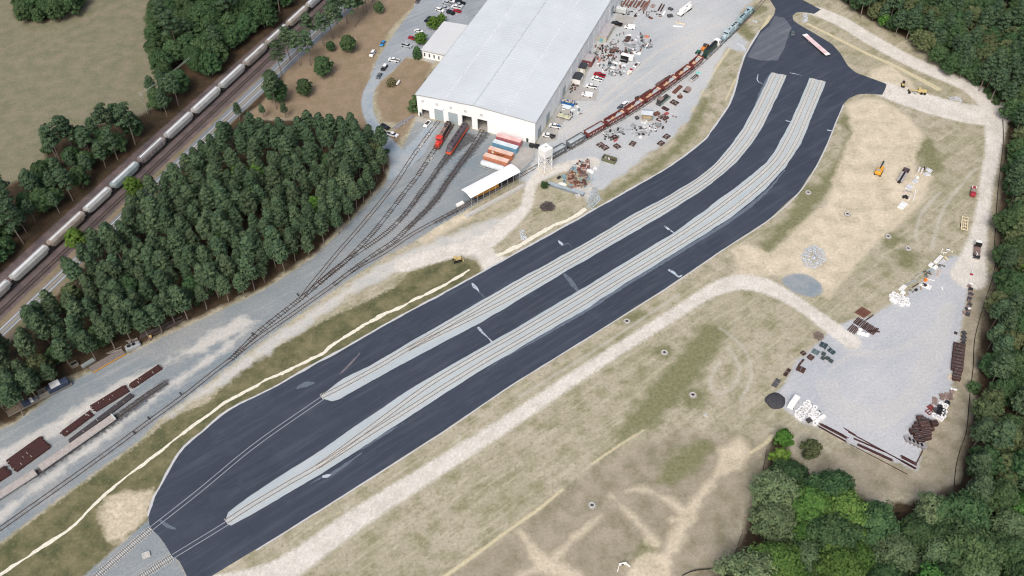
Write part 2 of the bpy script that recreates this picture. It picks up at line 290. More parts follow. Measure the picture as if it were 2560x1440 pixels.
for L in LAYERS:
    a = np.full(NG, -DMAX, np.float32)
    for p in POLY.get(L[0], []): sdf_poly(a, p)
    for p, h in LINE.get(L[0], []): sdf_line(a, p, h)
    SDF[L[0]] = np.clip(a, -DMAX, DMAX)
# ---- the material: every layer's own colour, edges broken up by noise
gm = bpy.data.materials.new('ground_cover'); gm.use_nodes = True
def ground_nodes(mt):
    n = mt.node_tree; N = n.nodes; LK = n.links; bs = N['Principled BSDF']; bs.inputs['Roughness'].default_value = .95; bs.inputs['Specular IOR Level'].default_value = .1
    geo = N.new('ShaderNodeNewGeometry')
    def noise(scale, detail, loc=(0, 0, 0), sc=(1, 1, 1), rot=0.0, ro=.6):
        mp = N.new('ShaderNodeMapping'); mp.inputs['Location'].default_value = loc; mp.inputs['Scale'].default_value = sc; mp.inputs['Rotation'].default_value = (0, 0, rot); mp.vector_type = 'TEXTURE' if rot else 'POINT'
        if rot: mp.inputs['Scale'].default_value = tuple(1/s for s in sc)
        LK.new(geo.outputs['Position'], mp.inputs[0]); z = N.new('ShaderNodeTexNoise'); z.inputs['Scale'].default_value = scale; z.inputs['Detail'].default_value = detail; z.inputs['Roughness'].default_value = ro
        LK.new(mp.outputs[0], z.inputs['Vector']); return z.outputs[0]
    a = heading((1280, 961), (385, -241))
    nz = [noise(.035, 6), noise(.16, 7, (31, 7, 0)), noise(.75, 6, (3, 55, 0))]
    fine = noise(1.1, 5, (9, 9, 0), ro=.75); streak = noise(.5, 5, (0, 0, 0), (.09, 1.0, 1), a, .7); streak2 = noise(1.6, 4, (40, 3, 0), (.12, 1.0, 1), a+.5, .7)
    def rng(x, lo, hi, o0, o1):
        r = N.new('ShaderNodeMapRange'); r.inputs[1].default_value = lo; r.inputs[2].default_value = hi; r.inputs[3].default_value = o0; r.inputs[4].default_value = o1; LK.new(x, r.inputs[0]); return r.outputs[0]
    def mix(f, A, B):
        x = N.new('ShaderNodeMix'); x.data_type = 'RGBA'
        LK.new(f, x.inputs[0])
        for s, v in ((6, A), (7, B)):
            if isinstance(v, tuple): x.inputs[s].default_value = (*v, 1)
            else: LK.new(v, x.inputs[s])
        return x.outputs[2]
    def mth(op, A, B):
        x = N.new('ShaderNodeMath'); x.operation = op
        for s, v in ((0, A), (1, B)):
            if isinstance(v, (int, float)): x.inputs[s].default_value = v
            else: LK.new(v, x.inputs[s])
        return x.outputs[0]
    # dry grass
    c = mix(rng(nz[0], .35, .65, 0, 1), lin((158,153,130)), lin((174,166,148)))
    c = mix(rng(nz[1], .46, .66, 0, .85), c, lin((128,127,96)))
    c = mix(rng(streak, .48, .7, 0, .6), c, lin((196,188,168)))
    c = mix(rng(nz[2], .52, .72, 0, .6), c, lin((112,112,82)))
    c = mix(rng(streak2, .58, .72, 0, .35), c, lin((204,196,176)))
    for name, soft, amp, en, c1, c2, cn in LAYERS:
        at = N.new('ShaderNodeAttribute'); at.attribute_name = name
        e = rng(nz[en], .25, .75, -amp/2, amp/2)
        s = mth('ADD', at.outputs['Fac'], e); f = rng(s, -soft, soft, 0, 1)
        if name == 'tyre': f = mth('MULTIPLY', f, .55)
        if name in ('sand', 'oil', 'soil'): f = mth('MULTIPLY', f, rng(nz[2], .3, .6, .6, 1))
        col = mix(rng(nz[cn], .36, .64, 0, 1), lin(c1), lin(c2))
        if name in ('gravel_blue', 'gravel_light', 'storage', 'parking'):
            col = mix(rng(streak, .5, .75, 0, .45), col, lin((200,198,194) if name != 'gravel_blue' else (176,176,172)))
        if name == 'dirt': col = mix(rng(streak2, .5, .7, 0, .55), col, lin((178,172,162))); col = mix(rng(nz[2], .5, .7, 0, .35), col, lin((232,228,220)))
        if name in ('green', 'lawn', 'field', 'soil'): col = mix(rng(nz[2], .54, .74, 0, .5), col, lin((150,142,112)) if name != 'soil' else lin((172,162,148)))
        if name == 'duff': col = mix(rng(nz[2], .5, .7, 0, .8), col, lin((52,58,36)))
        c = mix(f, c, col)
    g = rng(fine, .25, .75, .80, 1.20)
    sc = N.new('ShaderNodeVectorMath'); sc.operation = 'SCALE'; LK.new(c, sc.inputs[0]); LK.new(g, sc.inputs['Scale']); LK.new(sc.outputs[0], bs.inputs['Base Color'])
    bp = N.new('ShaderNodeBump'); bp.inputs['Strength'].default_value = .5; bp.inputs['Distance'].default_value = .35; LK.new(nz[2], bp.inputs['Height']); LK.new(bp.outputs[0], bs.inputs['Normal'])
ground_nodes(gm)
# gentle relief: ballast beds and banks a little up, ditch side a little down (kept under 0.1 m so everything stands on it)
I00 = idx[:-1, :-1]; I10 = idx[:-1, 1:]; I11 = idx[1:, 1:]; I01 = idx[1:, :-1]
ok = (I00 >= 0) & (I10 >= 0) & (I11 >= 0) & (I01 >= 0)
FA = np.stack([I00[ok], I10[ok], I11[ok], I01[ok]], 1)
cls = np.zeros(len(FA), int); NAMES = ['ground']
for nm, keys in (('forest_floor', ['duff']), ('meadow', ['field']), ('lawn', ['lawn']), ('grass_bank', ['green']), ('main_line_ballast', ['ballast_main']), ('bare_sand', ['sand']), ('rail_yard', ['gravel_blue', 'sand_pale']), ('gravel_lot', ['gravel_light']), ('storage_yard', ['storage']), ('dirt_road', ['dirt']), ('parking_lot', ['parking']), ('driveway', ['drive']), ('concrete_apron', ['concrete'])):
    NAMES.append(nm)
    for k in keys: cls[SDF[k][FA].mean(1) > 0] = len(NAMES)-1
for ci, nm in enumerate(NAMES):
    F = FA[cls == ci]
    if not len(F): continue
    used, inv = np.unique(F, return_inverse=True); F2 = inv.reshape(-1, 4)
    me = bpy.data.meshes.new(nm); nv = len(used); nf = len(F2)
    me.vertices.add(nv); me.loops.add(nf*4); me.polygons.add(nf)
    co = np.zeros((nv, 3), np.float32); co[:, :2] = GXY[used]; me.vertices.foreach_set('co', co.ravel())
    me.loops.foreach_set('vertex_index', F2.ravel().astype(np.int32)); me.polygons.foreach_set('loop_start', np.arange(0, nf*4, 4, dtype=np.int32))
    for L in LAYERS:
        at = me.attributes.new(L[0], 'FLOAT', 'POINT'); at.data.foreach_set('value', SDF[L[0]][used])
    me.update(calc_edges=True); me.materials.append(gm)
    o = bpy.data.objects.new(nm, me); COL.objects.link(o); struct(o)
def inside(key, x, y):
    "signed distance of a layer at a world point"
    i = int(round((y-gy[0])/GS)); j = int(round((x-gx[0])/GS))
    if 0 <= i < len(gy) and 0 <= j < len(gx) and idx[i, j] >= 0: return float(SDF[key][idx[i, j]])
    return -DMAX
fm = mat('far_ground', lin((112,108,82)), .95, var=.3, scale=.02)
struct(MB().add([(-3000,-1500,-.25),(3000,-1500,-.25),(3000,4000,-.25),(-3000,4000,-.25)], [(0,1,2,3)]).build('far_ground', fm))
# ------------------------------------------------------------------ asphalt yard, ballast beds, tracks, highway, ditches
def jag(px, amp, step=1.2, seed=1, closed=True, keep=None):
    Q = np.array([G(p) for p in px]); Q = np.r_[Q, Q[:1]] if closed else Q
    P = resample(Q, step); r = np.random.default_rng(seed); n = len(P)
    j = np.convolve(r.normal(0, 1, n+6), np.ones(7)/4, 'valid')*amp
    P = P+normals(P)*j[:, None]
    return P[:-1] if closed else P
def sheet(name, P, z, mt, skirt=None):
    P = [(p[0], p[1]) for p in P]; a = sum(P[i][0]*P[(i+1) % len(P)][1]-P[(i+1) % len(P)][0]*P[i][1] for i in range(len(P)))
    if a < 0: P = P[::-1]
    mb = MB(); n = len(P); mb.add([(x, y, z) for x, y in P], [tuple(range(n))])
    if skirt: mb.add([(x, y, z) for x, y in P]+[(x, y, skirt) for x, y in P], [(i, n+i, n+(i+1) % n, (i+1) % n) for i in range(n)])
    return struct(mb.build(name, mt))
def surf(name, base, light, dark, ang, fine=2.5, st=.55, spec=.25, rough=.85):
    "a ground surface with streaks along a direction"
    mt = bpy.data.materials.new(name); mt.use_nodes = True; MATS[name] = mt; n = mt.node_tree; N = n.nodes; LK = n.links
    bs = N['Principled BSDF']; bs.inputs['Roughness'].default_value = rough; bs.inputs['Specular IOR Level'].default_value = spec
    geo = N.new('ShaderNodeNewGeometry')
    def nz(scale, det, sc=None, loc=(0, 0, 0)):
        mp = N.new('ShaderNodeMapping'); mp.vector_type = 'TEXTURE'; mp.inputs['Rotation'].default_value = (0, 0, ang); mp.inputs['Location'].default_value = loc
        if sc: mp.inputs['Scale'].default_value = sc
        LK.new(geo.outputs['Position'], mp.inputs[0]); z = N.new('ShaderNodeTexNoise'); z.inputs['Scale'].default_value = scale; z.inputs['Detail'].default_value = det; z.inputs['Roughness'].default_value = .65; LK.new(mp.outputs[0], z.inputs['Vector']); return z.outputs[0]
    def rng(x, a, b, c, d):
        r = N.new('ShaderNodeMapRange'); r.inputs[1].default_value = a; r.inputs[2].default_value = b; r.inputs[3].default_value = c; r.inputs[4].default_value = d; LK.new(x, r.inputs[0]); return r.outputs[0]
    def mix(f, A, B):
        x = N.new('ShaderNodeMix'); x.data_type = 'RGBA'; LK.new(f, x.inputs[0])
        for s, v in ((6, A), (7, B)):
            if isinstance(v, tuple): x.inputs[s].default_value = (*lin(v), 1)
            else: LK.new(v, x.inputs[s])
        return x.outputs[2]
    c = mix(rng(nz(.03, 5), .35, .65, 0, 1), base, dark)
    c = mix(rng(nz(.4, 6, (14, 1, 1)), .5, .74, 0, st), c, light)
    c = mix(rng(nz(.9, 5, (9, 1, 1), (31, 3, 0)), .55, .78, 0, st*.8), c, light)
    c = mix(rng(nz(.08, 7, None, (80, 20, 0)), .55, .78, 0, st*.7), c, light)
    s = N.new('ShaderNodeVectorMath'); s.operation = 'SCALE'; LK.new(c, s.inputs[0]); LK.new(rng(nz(fine, 3), .25, .75, .86, 1.14), s.inputs['Scale']); LK.new(s.outputs[0], bs.inputs['Base Color'])
    return mt
AANG = heading((1280, 961), (385, -241))
m_asph = surf('asphalt', (62,69,82), (94,101,112), (56,63,75), AANG, st=.42)
m_asph_old = surf('old_asphalt', (98,104,114), (128,132,138), (84,90,100), AANG, st=.7)
m_ball = surf('ballast_stone', (178,188,192), (196,199,199), (168,179,184), AANG, fine=4, st=.5, spec=.1, rough=.95)
m_conc_l = mat('pale_concrete', lin((188,190,192)), .9, var=.12, scale=.4)
m_hwy = surf('highway_asphalt', (126,132,138), (146,150,154), (114,120,127), heading((400, 436), (100, -96)), st=.4)
sheet('asphalt_yard', jag(ASPH, .05, 1.5), .03, m_asph, -.05)
sheet('old_pavement', jag([(1922,66),(1938,40),(1962,44),(1980,70),(1962,120),(1945,152),(1900,150),(1868,142),(1900,82)], .3, 1.2, 5), .036, m_asph_old)
U1 = [(802,990),(857,947),(922,917),(990,876),(1100,812),(1280,708),(1320,686),(1460,610),(1576,540),(1655,499),(1740,448),(1785,412),(1830,360),(1857,322),(1880,280),(1894,252),(1921,194),(1928,182)]
D1 = [(807,997),(832,1003),(850,998),(880,980),(940,946),(1025,900),(1190,813),(1280,760),(1346,720),(1530,612),(1640,549),(1725,496),(1780,459),(1842,405),(1880,360),(1904,322),(1920,290),(1942,245),(1966,189)]
U2 = [(565,1300),(570,1282),(583,1271),(640,1231),(727,1172),(760,1154),(815,1117),(867,1080),(1015,980),(1190,877),(1280,827),(1455,722),(1685,582),(1830,476),(1915,408),(1947,362),(1980,297),(1999,254),(2024,195)]
D2 = [(568,1309),(577,1315),(640,1279),(800,1187),(965,1079),(1190,934),(1280,880),(1455,778),(1545,720),(1680,637),(1830,542),(1915,472),(1965,417),(2002,360),(2021,314),(2036,276),(2060,218),(2064,205)]
beds = []
for U, D, sd in ((U1, D1, 3), (U2, D2, 9)):
    u = jag(U, .14, .9, sd, False); d = jag(D, .14, .9, sd+1, False); sheet('ballast_bed', np.r_[u, d[::-1]], .12, m_ball, .02)
    beds.append((np.array([G(p) for p in U]), np.array([G(p) for p in D])))
def between(U, D, fr):
    n = 260; a = resample(catmull(U, 3), 1); b = resample(catmull(D, 3), 1); t = np.linspace(0, 1, n)
    A = np.c_[np.interp(t, np.linspace(0, 1, len(a)), a[:, 0]), np.interp(t, np.linspace(0, 1, len(a)), a[:, 1])]
    B = np.c_[np.interp(t, np.linspace(0, 1, len(b)), b[:, 0]), np.interp(t, np.linspace(0, 1, len(b)), b[:, 1])]
    f = np.interp(t, [p[0] for p in fr], [p[1] for p in fr])[:, None]
    return A+(B-A)*f
m_rail = mat('worn_rail_steel', (.20,.195,.19), .5, .3, var=.2); m_rail_d = mat('rusty_rail_steel', (.065,.045,.038), .7, var=.3); m_rail_l = mat('polished_rail_steel', (.42,.46,.5), .4, .3, var=.1)
m_tie_l = mat('pale_grey_tie', (.56,.54,.50), .9, var=.25, scale=1.5); m_tie_d = mat('dark_creosote_tie', (.085,.07,.062), .9, var=.35, scale=1.5); m_tie_m = mat('weathered_tie', (.24,.22,.21), .9, var=.3, scale=1.5)
def track(P, label, zb=.02, ties=m_tie_l, rails=m_rail, sp=.62, skip=0.0, group='railway tracks'):
    P = resample(catmull(resample(P, 8), 2), .8); rr = random.Random(len(P))
    t = thing('railway_track', label, 'railway track', tuple(P[len(P)//2])); o = np.array([P[len(P)//2][0], P[len(P)//2][1]]); Q = P-o
    if group: t['group'] = group
    if ties:
        mb = MB(); R = resample(Q, sp); N = normals(R)
        for p, n in zip(R, N):
            if rr.random() < skip: continue
            a = math.atan2(n[1], n[0]); mb.box(p[0]+rr.uniform(-.05, .05), p[1], zb-.08, 2.6+rr.uniform(-.15, .15), .24, .16, a)
        s = mb.build('sleepers', ties, t); s['kind'] = 'stuff'
    for sgn in (-1, 1):
        rail_bar(MB(), Q, .7525*sgn, .16 if rails is not m_rail_l else .22, zb+.05, zb+.2 if ties else zb+.03).build('rail', rails, t)
    return t
track(between(*beds[0], [(0, .42), (.1, .36), (.2, .27), (.3, .25), (.75, .25), (1, .25)]), 'pale track nearest the white ditch, on the upper ballast strip in the asphalt', .14)
track(between(*beds[0], [(.13, .35), (.2, .5), (.3, .70), (.5, .71), (.75, .74), (1, .76)])[34:], 'pale track on the lower side of the upper ballast strip', .14)
track(between(*beds[1], [(0, .5), (.1, .6), (.18, .45), (.25, .27), (.75, .27), (1, .27)]), 'pale track on the upper side of the lower ballast strip', .14)
track(between(*beds[1], [(.1, .62), (.2, .72), (.4, .71), (1, .74)])[26:], 'pale track on the lower side of the lower ballast strip, nearest the dirt road', .14)
def px_line(px, step=2): return catmull([G(p) for p in px], step)
track(px_line([(808,994),(640,1111),(500,1226),(379,1321)]), 'two bright rails sunk in the asphalt ahead of the upper ballast strip', .03, None, m_rail_l)
track(px_line([(570,1307),(500,1350),(433,1391)]), 'two bright rails sunk in the asphalt ahead of the lower ballast strip', .03, None, m_rail_l)
track(px_line([(376,1324),(320,1372),(262,1422),(160,1512)]), 'track with white ties leaving the asphalt beside the sandy patch', .06, m_tie_l)
track(px_line([(430,1393),(400,1412),(357,1440),(260,1505)]), 'track with white ties at the lower left tip of the asphalt', .06, m_tie_l)
T0 = [(-150,1432),(0,1323),(117,1240),(205,1177),(297,1110),(379,1049),(460,990),(520,942),(575,900),(640,849)]
track(px_line(T0+[(722,792),(820,722),(852,698),(890,671),(947,640),(990,613),(1035,583),(1090,553),(1165,513),(1215,487),(1260,463),(1300,440),(1345,415),(1384,394),(1425,372),(1470,346),(1516,319),(1566,291),(1613,261),(1656,231),(1696,203),(1730,177),(1760,152),(1803,110),(1843,72),(1885,28),(1930,-25)]), 'long yard track running from lower left under the white canopy to the red hoppers', .05, m_tie_m, m_rail_d, 1.0, .25)
track(px_line([(575,902),(640,836),(700,787),(752,747),(790,714),(845,667),(880,642),(915,618),(965,583),(1000,549),(1030,513),(1050,483),(1072,455),(1092,425),(1117,390),(1140,355),(1166,318)]), 'dark yard track under the black and orange locomotive', .05, m_tie_d, m_rail_d, 1.1, .3)
track(px_line([(752,748),(775,716),(808,676),(845,631),(890,580),(940,520),(990,456),(1030,394),(1060,352),(1097,303)]), 'yard track nearest the pine wood, with concrete blocks lying along it', .05, m_tie_m, m_rail_d, 1.6, .3)
track(px_line([(785,719),(830,682),(857,660),(890,627),(922,594),(952,559),(990,510),(1015,477),(1040,446),(1065,408),(1088,372),(1110,340),(1131,311)]), 'dark yard track under the red and black locomotive', .05, m_tie_d, m_rail_d, 1.0, .3)
track(px_line([(835,712),(890,669),(940,633),(982,606),(1022,568),(1060,532),(1090,499),(1115,461),(1145,419),(1177,373),(1206,325)]), 'oil blackened yard track leading to the open door nearest the containers', .05, m_tie_d, m_rail_d, 1.0, .3)
track(px_line([(60,1205),(100,1178),(192,1112),(287,1046),(350,1000),(415,957)]), 'short broken track under the two wooden flatcars', .05, m_tie_d, m_rail_d, .9, .25)
# main line: two tracks
ML = [np.array(G(p, .8)) for p in ((142, 620), (725, 77))]; md = (ML[1]-ML[0])/np.linalg.norm(ML[1]-ML[0]); mn = np.array([-md[1], md[0]])
def ml(s, off=0.0): return ML[0]+md*s+mn*(1.75+off)
track(np.array([ml(-120), ml(420)]), 'main line track under the long freight train', .12, m_tie_d, m_rail, .7)
track(np.array([ml(-120, -5.4), ml(420, -5.4)]), 'empty main line track between the freight train and the highway', .12, m_tie_d, m_rail_d, .7)
# highway
HWL = lambda x: 811-.9613*(x-11); HWR = lambda x: 824-.9365*(x-26)
a0, a1, b0, b1 = G((-80, HWL(-80))), G((930, HWL(930))), G((-60, HWR(-60))), G((975, HWR(975)))
sheet('highway', [a0, a1, b1, b0], .04, m_hwy)
m_white = mat('white_road_paint', (.66,.66,.64), .8, var=.2, scale=1); m_yel = mat('yellow_road_paint', (.5,.34,.05), .8, var=.3, scale=1)
hc0, hc1 = (a0+b0)/2, (a1+b1)/2; hp = resample(np.array([hc0, hc1]), 8); hw = np.linalg.norm(a0-b0)/2
mb = MB()
for o in (hw*.86, -hw*.86): ribbon(mb, hp, o+.12, o-.12, .046)
struct(mb.build('road_marking', m_white))
mb = MB()
for o in (.2, -.2): ribbon(mb, hp, o+.07, o-.07, .046)
struct(mb.build('road_marking', m_yel))
# pale gutter strips along the asphalt
def strip(name, px, a, b, z, mt, jit=0.0, seed=0):
    P = resample(catmull([G(p) for p in px], 3), 1.0); mb = MB(); ribbon(mb, P, a, b, z, jit, seed); return struct(mb.build(name, mt))
i0 = ASPH.index((372+1,1312)) if (373,1312) in ASPH else 0
strip('gutter', ASPH[8:35], -.1, .75, .045, m_conc_l, .12, 4)
strip('gutter', ASPH[ASPH.index((2107,262)):-3], .05, .55, .045, m_conc_l, .06, 5)
m_ditch = mat('chalk_white_ditch', lin((222,217,200)), .95, var=.25, scale=1.5)
strip('drainage_ditch', [(-120,1522),(0,1436),(175,1320),(272,1227),(385,1140),(462,1080),(562,1007),(640,965)], .55, -.55, .02, m_ditch, .3, 1)
strip('drainage_ditch', [(640,965),(715,928),(790,892),(890,825),(990,772),(1097,720),(1150,690),(1174,674)], .7, -.6, .02, m_ditch, .42, 2)
strip('drainage_ditch', [(1240,638),(1280,622),(1330,595),(1380,567),(1425,546),(1466,523)], .85, -.85, .02, m_ditch, .4, 3)
# chalky marks left on the asphalt
m_chalk = mat('chalk_dust', lin((176,188,198)), .95, var=.3, scale=2.5); m_chalk2 = mat('faint_chalk_dust', lin((98,108,120)), .95, var=.35, scale=1.5)
def mark(px, w, mt=m_chalk, sd=1):
    P = resample(catmull([G(p) for p in px], 1), .4); h = np.interp(np.linspace(0, 1, len(P)), np.linspace(0, 1, len(w)), w)*.75
    mb = MB(); ribbon(mb, P, h, -h, .05, .12, sd); struct(mb.build('chalk_mark', mt))
mark([(1180,708),(1186,716),(1194,724),(1197,730)], [.4,.9,.7,.2]); mark([(1197,730),(1206,738),(1215,746)], [.25,.15,.1], m_chalk2)
mark([(1195,818),(1203,828)], [.5,.8,.5]); mark([(1204,829),(1216,841),(1231,855)], [.5,.3,.35], m_chalk)
mark([(1396,602),(1403,609),(1407,614)], [.4,.8,.6]); mark([(1407,614),(1420,608),(1429,619)], [.2,.15,.2], m_chalk2)
mark([(1661,565),(1672,573),(1684,582)], [.5,.6,.35]); mark([(1671,674),(1684,682),(1696,692),(1704,688)], [.5,.9,.5,.4])
mark([(806,1192),(817,1190),(828,1187)], [.5,.9,.3]); mark([(828,1187),(850,1172),(880,1150),(905,1132)], [.9,.7,.5,.15], m_chalk2, 6); mark([(775,1210),(806,1192)], [.1,.3], m_chalk2)
mark([(1895,186),(1893,198),(1898,206),(1908,210)], [.25,.3,.25,.15]); mark([(1964,301),(1970,303),(1977,305)], [.3,.4,.3]); mark([(2067,325),(2072,326),(2079,327)], [.3,.5,.35]); mark([(1974,182),(1990,185),(2004,189)], [.15,.2,.15])
mark([(1410,684),(1424,700),(1440,722),(1448,730)], [.8,1.2,1.4,.6], m_chalk2, 8); mark([(742,972),(760,962),(786,958)], [.5,1.6,.5], m_chalk2, 9); mark([(850,935),(880,905),(900,882)], [.3,.7,.2], mat('reddish_dust', lin((110,106,114)), .95))
mark([(400,1300),(418,1315),(440,1322)], [.3,.9,.3], m_chalk2)
mark([(1215,925),(1280,884),(1455,783),(1545,725),(1680,642),(1830,548),(1915,480),(1962,425)], [.1,.5,.9,.8,1.0,1.0,.9,.3], m_chalk2, 11); mark([(1010,1056),(965,1084),(900,1126)], [.2,.6,.2], m_chalk2, 12); mark([(1890,262),(1915,205),(1925,186)], [.8,1.2,.5], m_chalk2, 13)
m_line = mat('paver_seam', lin((70,76,86)), .9, var=.2, scale=.5)
for fr in (.22, .5, .78): mark([tuple(np.array(a)*(1-fr)+np.array(b)*fr) for a, b in (((1165,706),(1245,760)),((1430,558),(1500,596)),((1600,462),(1660,496)))], [.14]*4, m_line, 20); mark([tuple(np.array(a)*(1-fr)+np.array(b)*fr) for a, b in (((900,1125),(960,1172)),((1280,884),(1330,925)),((1680,642),(1735,672)),((1830,548),(1890,570)))], [.14]*4, m_line, 21); mark([tuple(np.array(a)*(1-fr)+np.array(b)*fr) for a, b in (((960,945),(1030,972)),((1346,724),(1440,728)),((1640,553),(1700,572)),((1780,464),(1850,460)))], [.14]*4, m_line, 22)
# black silt fences beside the woods
m_silt = mat('black_silt_fabric', (.02,.02,.022), .9, var=.3, scale=.6); m_stake = mat('wooden_stake', (.25,.2,.15), .9)
def silt(px, label):
    P = resample(catmull([G(p) for p in px], 3), 1.2); t = thing('silt_fence', label, 'silt fence', tuple(P[0])); Q = P-P[0]; r = random.Random(3)
    N = normals(Q); rings = [[(x+n[0]*.04+r.uniform(-.08, .08), y, 0), (x+n[0]*.04, y, .75+r.uniform(-.12, .05)), (x-n[0]*.04, y, .75), (x-n[0]*.04, y, 0)] for (x, y), n in zip(Q, N)]
    MB().loft(rings).build('fabric', m_silt, t)
    mb = MB()
    for k in range(0, len(Q), 2): mb.box(Q[k][0]+.07, Q[k][1], 0, .06, .06, 1.0)
    mb.build('stakes', m_stake, t)['kind'] = 'stuff'
silt([(2506,300),(2507,360),(2494,480),(2486,610),(2488,660),(2473,720),(2453,782),(2436,850),(2432,920),(2423,995),(2415,1080),(2398,1130),(2388,1175),(2384,1222)], 'long black silt fence down the edge of the right hand woods')
silt([(1916,1126),(1903,1200),(1896,1225)], 'short black silt fence at the top left corner of the lower right trees')
silt([(1856,1330),(1845,1362),(1831,1400)], 'leaning black silt fence between brown soil and the lower right trees')
silt([(1705,1441),(1727,1430),(1755,1425),(1812,1422)], 'curved black silt fence at the bottom edge by the sand pool')
silt([(1995,1162),(2008,1174),(2021,1186)], 'short black silt fence below the rusty rails of the storage yard')
silt([(2205,1288),(2225,1287),(2250,1284)], 'black silt fence glimpsed between the large lower right crowns')
# ------------------------------------------------------------------ buildings, tower, canopy, containers
m_wall = mat('white_metal_siding', (.86,.88,.885), .6, var=.035, scale=.25); m_roof = mat('pale_metal_roof', (.60,.645,.67), .42, 0, var=.05, scale=.08, spec=.5, dirt=(.5,.54,.56), dirt_amt=.35)
m_trim = mat('grey_trim', (.36,.38,.39), .6, var=.06); m_door = mat('grey_roll_door', (.36,.42,.45), .6, var=.05); m_dark = mat('dark_void', (.015,.016,.018), .9)
m_glass = mat('dark_window_glass', (.03,.04,.05), .15, var=.1, spec=.6); m_floor = mat('hall_floor', (.38,.36,.33), .8, var=.15)
m_white = mat('white_paint', (.82,.82,.8), .5, var=.05); m_teal = mat('teal_paint', (.18,.38,.42), .6, var=.1); m_black = mat('black_paint', (.02,.02,.022), .55, var=.2)
m_conc = mat('grey_concrete', (.5,.49,.46), .9, var=.15, scale=1)
HE = 12.1
FLp, FRp = G((1040.5, 235.5), HE), G((1338, 306), HE)
bu = (FRp-FLp); BW = np.linalg.norm(bu); bu /= BW; bv = np.array([-bu[1], bu[0]]); BRZ = math.atan2(bu[1], bu[0])
def bl(p, z=0.0):
    d = G(p, z)-FLp; return d@bu, d@bv
zr = HE
for k in range(60):
    zr = HE+k*.05
    if bl((1185, 263), zr)[1] <= 0: break
XR = bl((1185, 263), zr)[0]; BL = 150.0
hall = thing('warehouse', 'huge white metal hall with pale ridged roof and a row of tall doors', 'building', tuple(FLp), BRZ)
def fx(x): return bl((x, 291+.232*(x-1044)))[0]
doors = [(fx(1054.5), fx(1072.5), 4.2, 'open'), (fx(1086), fx(1108.5), 6.3, 'shut'), (fx(1121), fx(1144.5), 6.3, 'shut'), (fx(1156), fx(1179.5), 6.4, 'open'), (fx(1194.5), fx(1218), 6.4, 'open')]
mb = MB(); x = 0.0; T = .35
for a, b, h, k in doors:
    mb.box((x+a)/2, T/2, 0, a-x, T, HE); mb.box((a+b)/2, T/2, h, b-a, T, HE-h); x = b
mb.box((x+BW)/2, T/2, 0, BW-x, T, HE)
mb.add([(0, .02, HE), (XR, .02, zr), (BW, .02, HE), (0, T, HE), (XR, T, zr), (BW, T, HE)], [(0, 2, 1), (3, 4, 5)])
mb.box(.17, (BL+T)/2, 0, .34, BL-T-.01, HE); mb.box(BW/2, BL-.17, 0, BW-.7, .33, HE)
RD = [bl((1351, 340))[1], bl((1367, 304))[1], bl((1411, 238))[1], bl((1528, 36))[1]]; y = T+.002
for r in RD:
    mb.box(BW-.17, (y+r-2.6)/2, 0, .34, r-2.6-y, HE); mb.box(BW-.17, r, 5.2, .34, 5.2, HE-5.2); y = r+2.6
mb.box(BW-.17, (y+BL-.34)/2, 0, .34, BL-.34-y, HE)
mb.build('wall', m_wall, hall)
for r in RD: MB().box(BW-.22, r, 0, .1, 5.2, 5.2).build('roll_door', m_door, hall)
for a, b, h, k in doors:
    if k == 'shut':
        o = MB().box((a+b)/2, .22, 0, b-a, .12, h); [o.box((a+b)/2, .15, q*.62, b-a-.1, .04, .06) for q in range(1, 10) if q*.62 < h]; o.build('roll_door', m_door, hall)
    else:
        o = MB(); o.box(a-.06, -.03, 0, .14, .1, h+.14); o.box(b+.06, -.03, 0, .14, .1, h+.14); o.box((a+b)/2, -.03, h, b-a+.24, .1, .16); o.build('door_frame', m_trim, hall)
MB().add([(.4, T, .03), (BW-.4, T, .03), (BW-.4, BL-.4, .03), (.4, BL-.4, .03)], [(0, 1, 2, 3)]).build('floor', m_floor, hall)
ov = .35
def roofp(xx): return HE+(zr-HE)*(xx/XR if xx <= XR else (BW-xx)/(BW-XR))
mb = MB()
for x0, x1 in ((-ov, XR), (XR, BW+ov)):
    z0 = HE+.05 if x0 < 0 else zr+.05; z1 = zr+.05 if x0 < 0 else HE+.05
    mb.add([(x0, -ov, z0), (x1, -ov, z1), (x1, BL+ov, z1), (x0, BL+ov, z0), (x0, -ov, z0+.12), (x1, -ov, z1+.12), (x1, BL+ov, z1+.12), (x0, BL+ov, z0+.12)], [(0,3,2,1), (4,5,6,7), (0,1,5,4), (2,3,7,6), (0,4,7,3), (1,2,6,5)])
rf = mb.build('roof', m_roof, hall)
MB().xprofile([(-.3, 0), (.3, 0), (0, .18)], -ov, BL+ov).build('ridge_cap', mat('ridge_grey', (.52,.55,.57), .5), rf)
rc = rf.children[0]; rc.location = (XR, 0, zr+.16); rc.rotation_euler = (0, 0, math.pi/2)
mb = MB()   # standing seams running down the slopes and lapped sheet rows
for yy in np.arange(2, BL, 1.9):
    for x0, x1 in ((0, XR-.4), (XR+.4, BW)):
        mb.tube((x0, yy, roofp(x0)+.19), (x1, yy, roofp(x1)+.19), .045, 4)
mb.build('seams', m_roof, rf)['kind'] = 'stuff'
mb = MB()
for xx in (XR*.5, XR+(BW-XR)*.5): mb.box(xx, BL/2, roofp(xx)+.17, .5, BL, .05)
mb.build('lap_strip', mat('lap_grey', (.66,.69,.70), .5), rf)
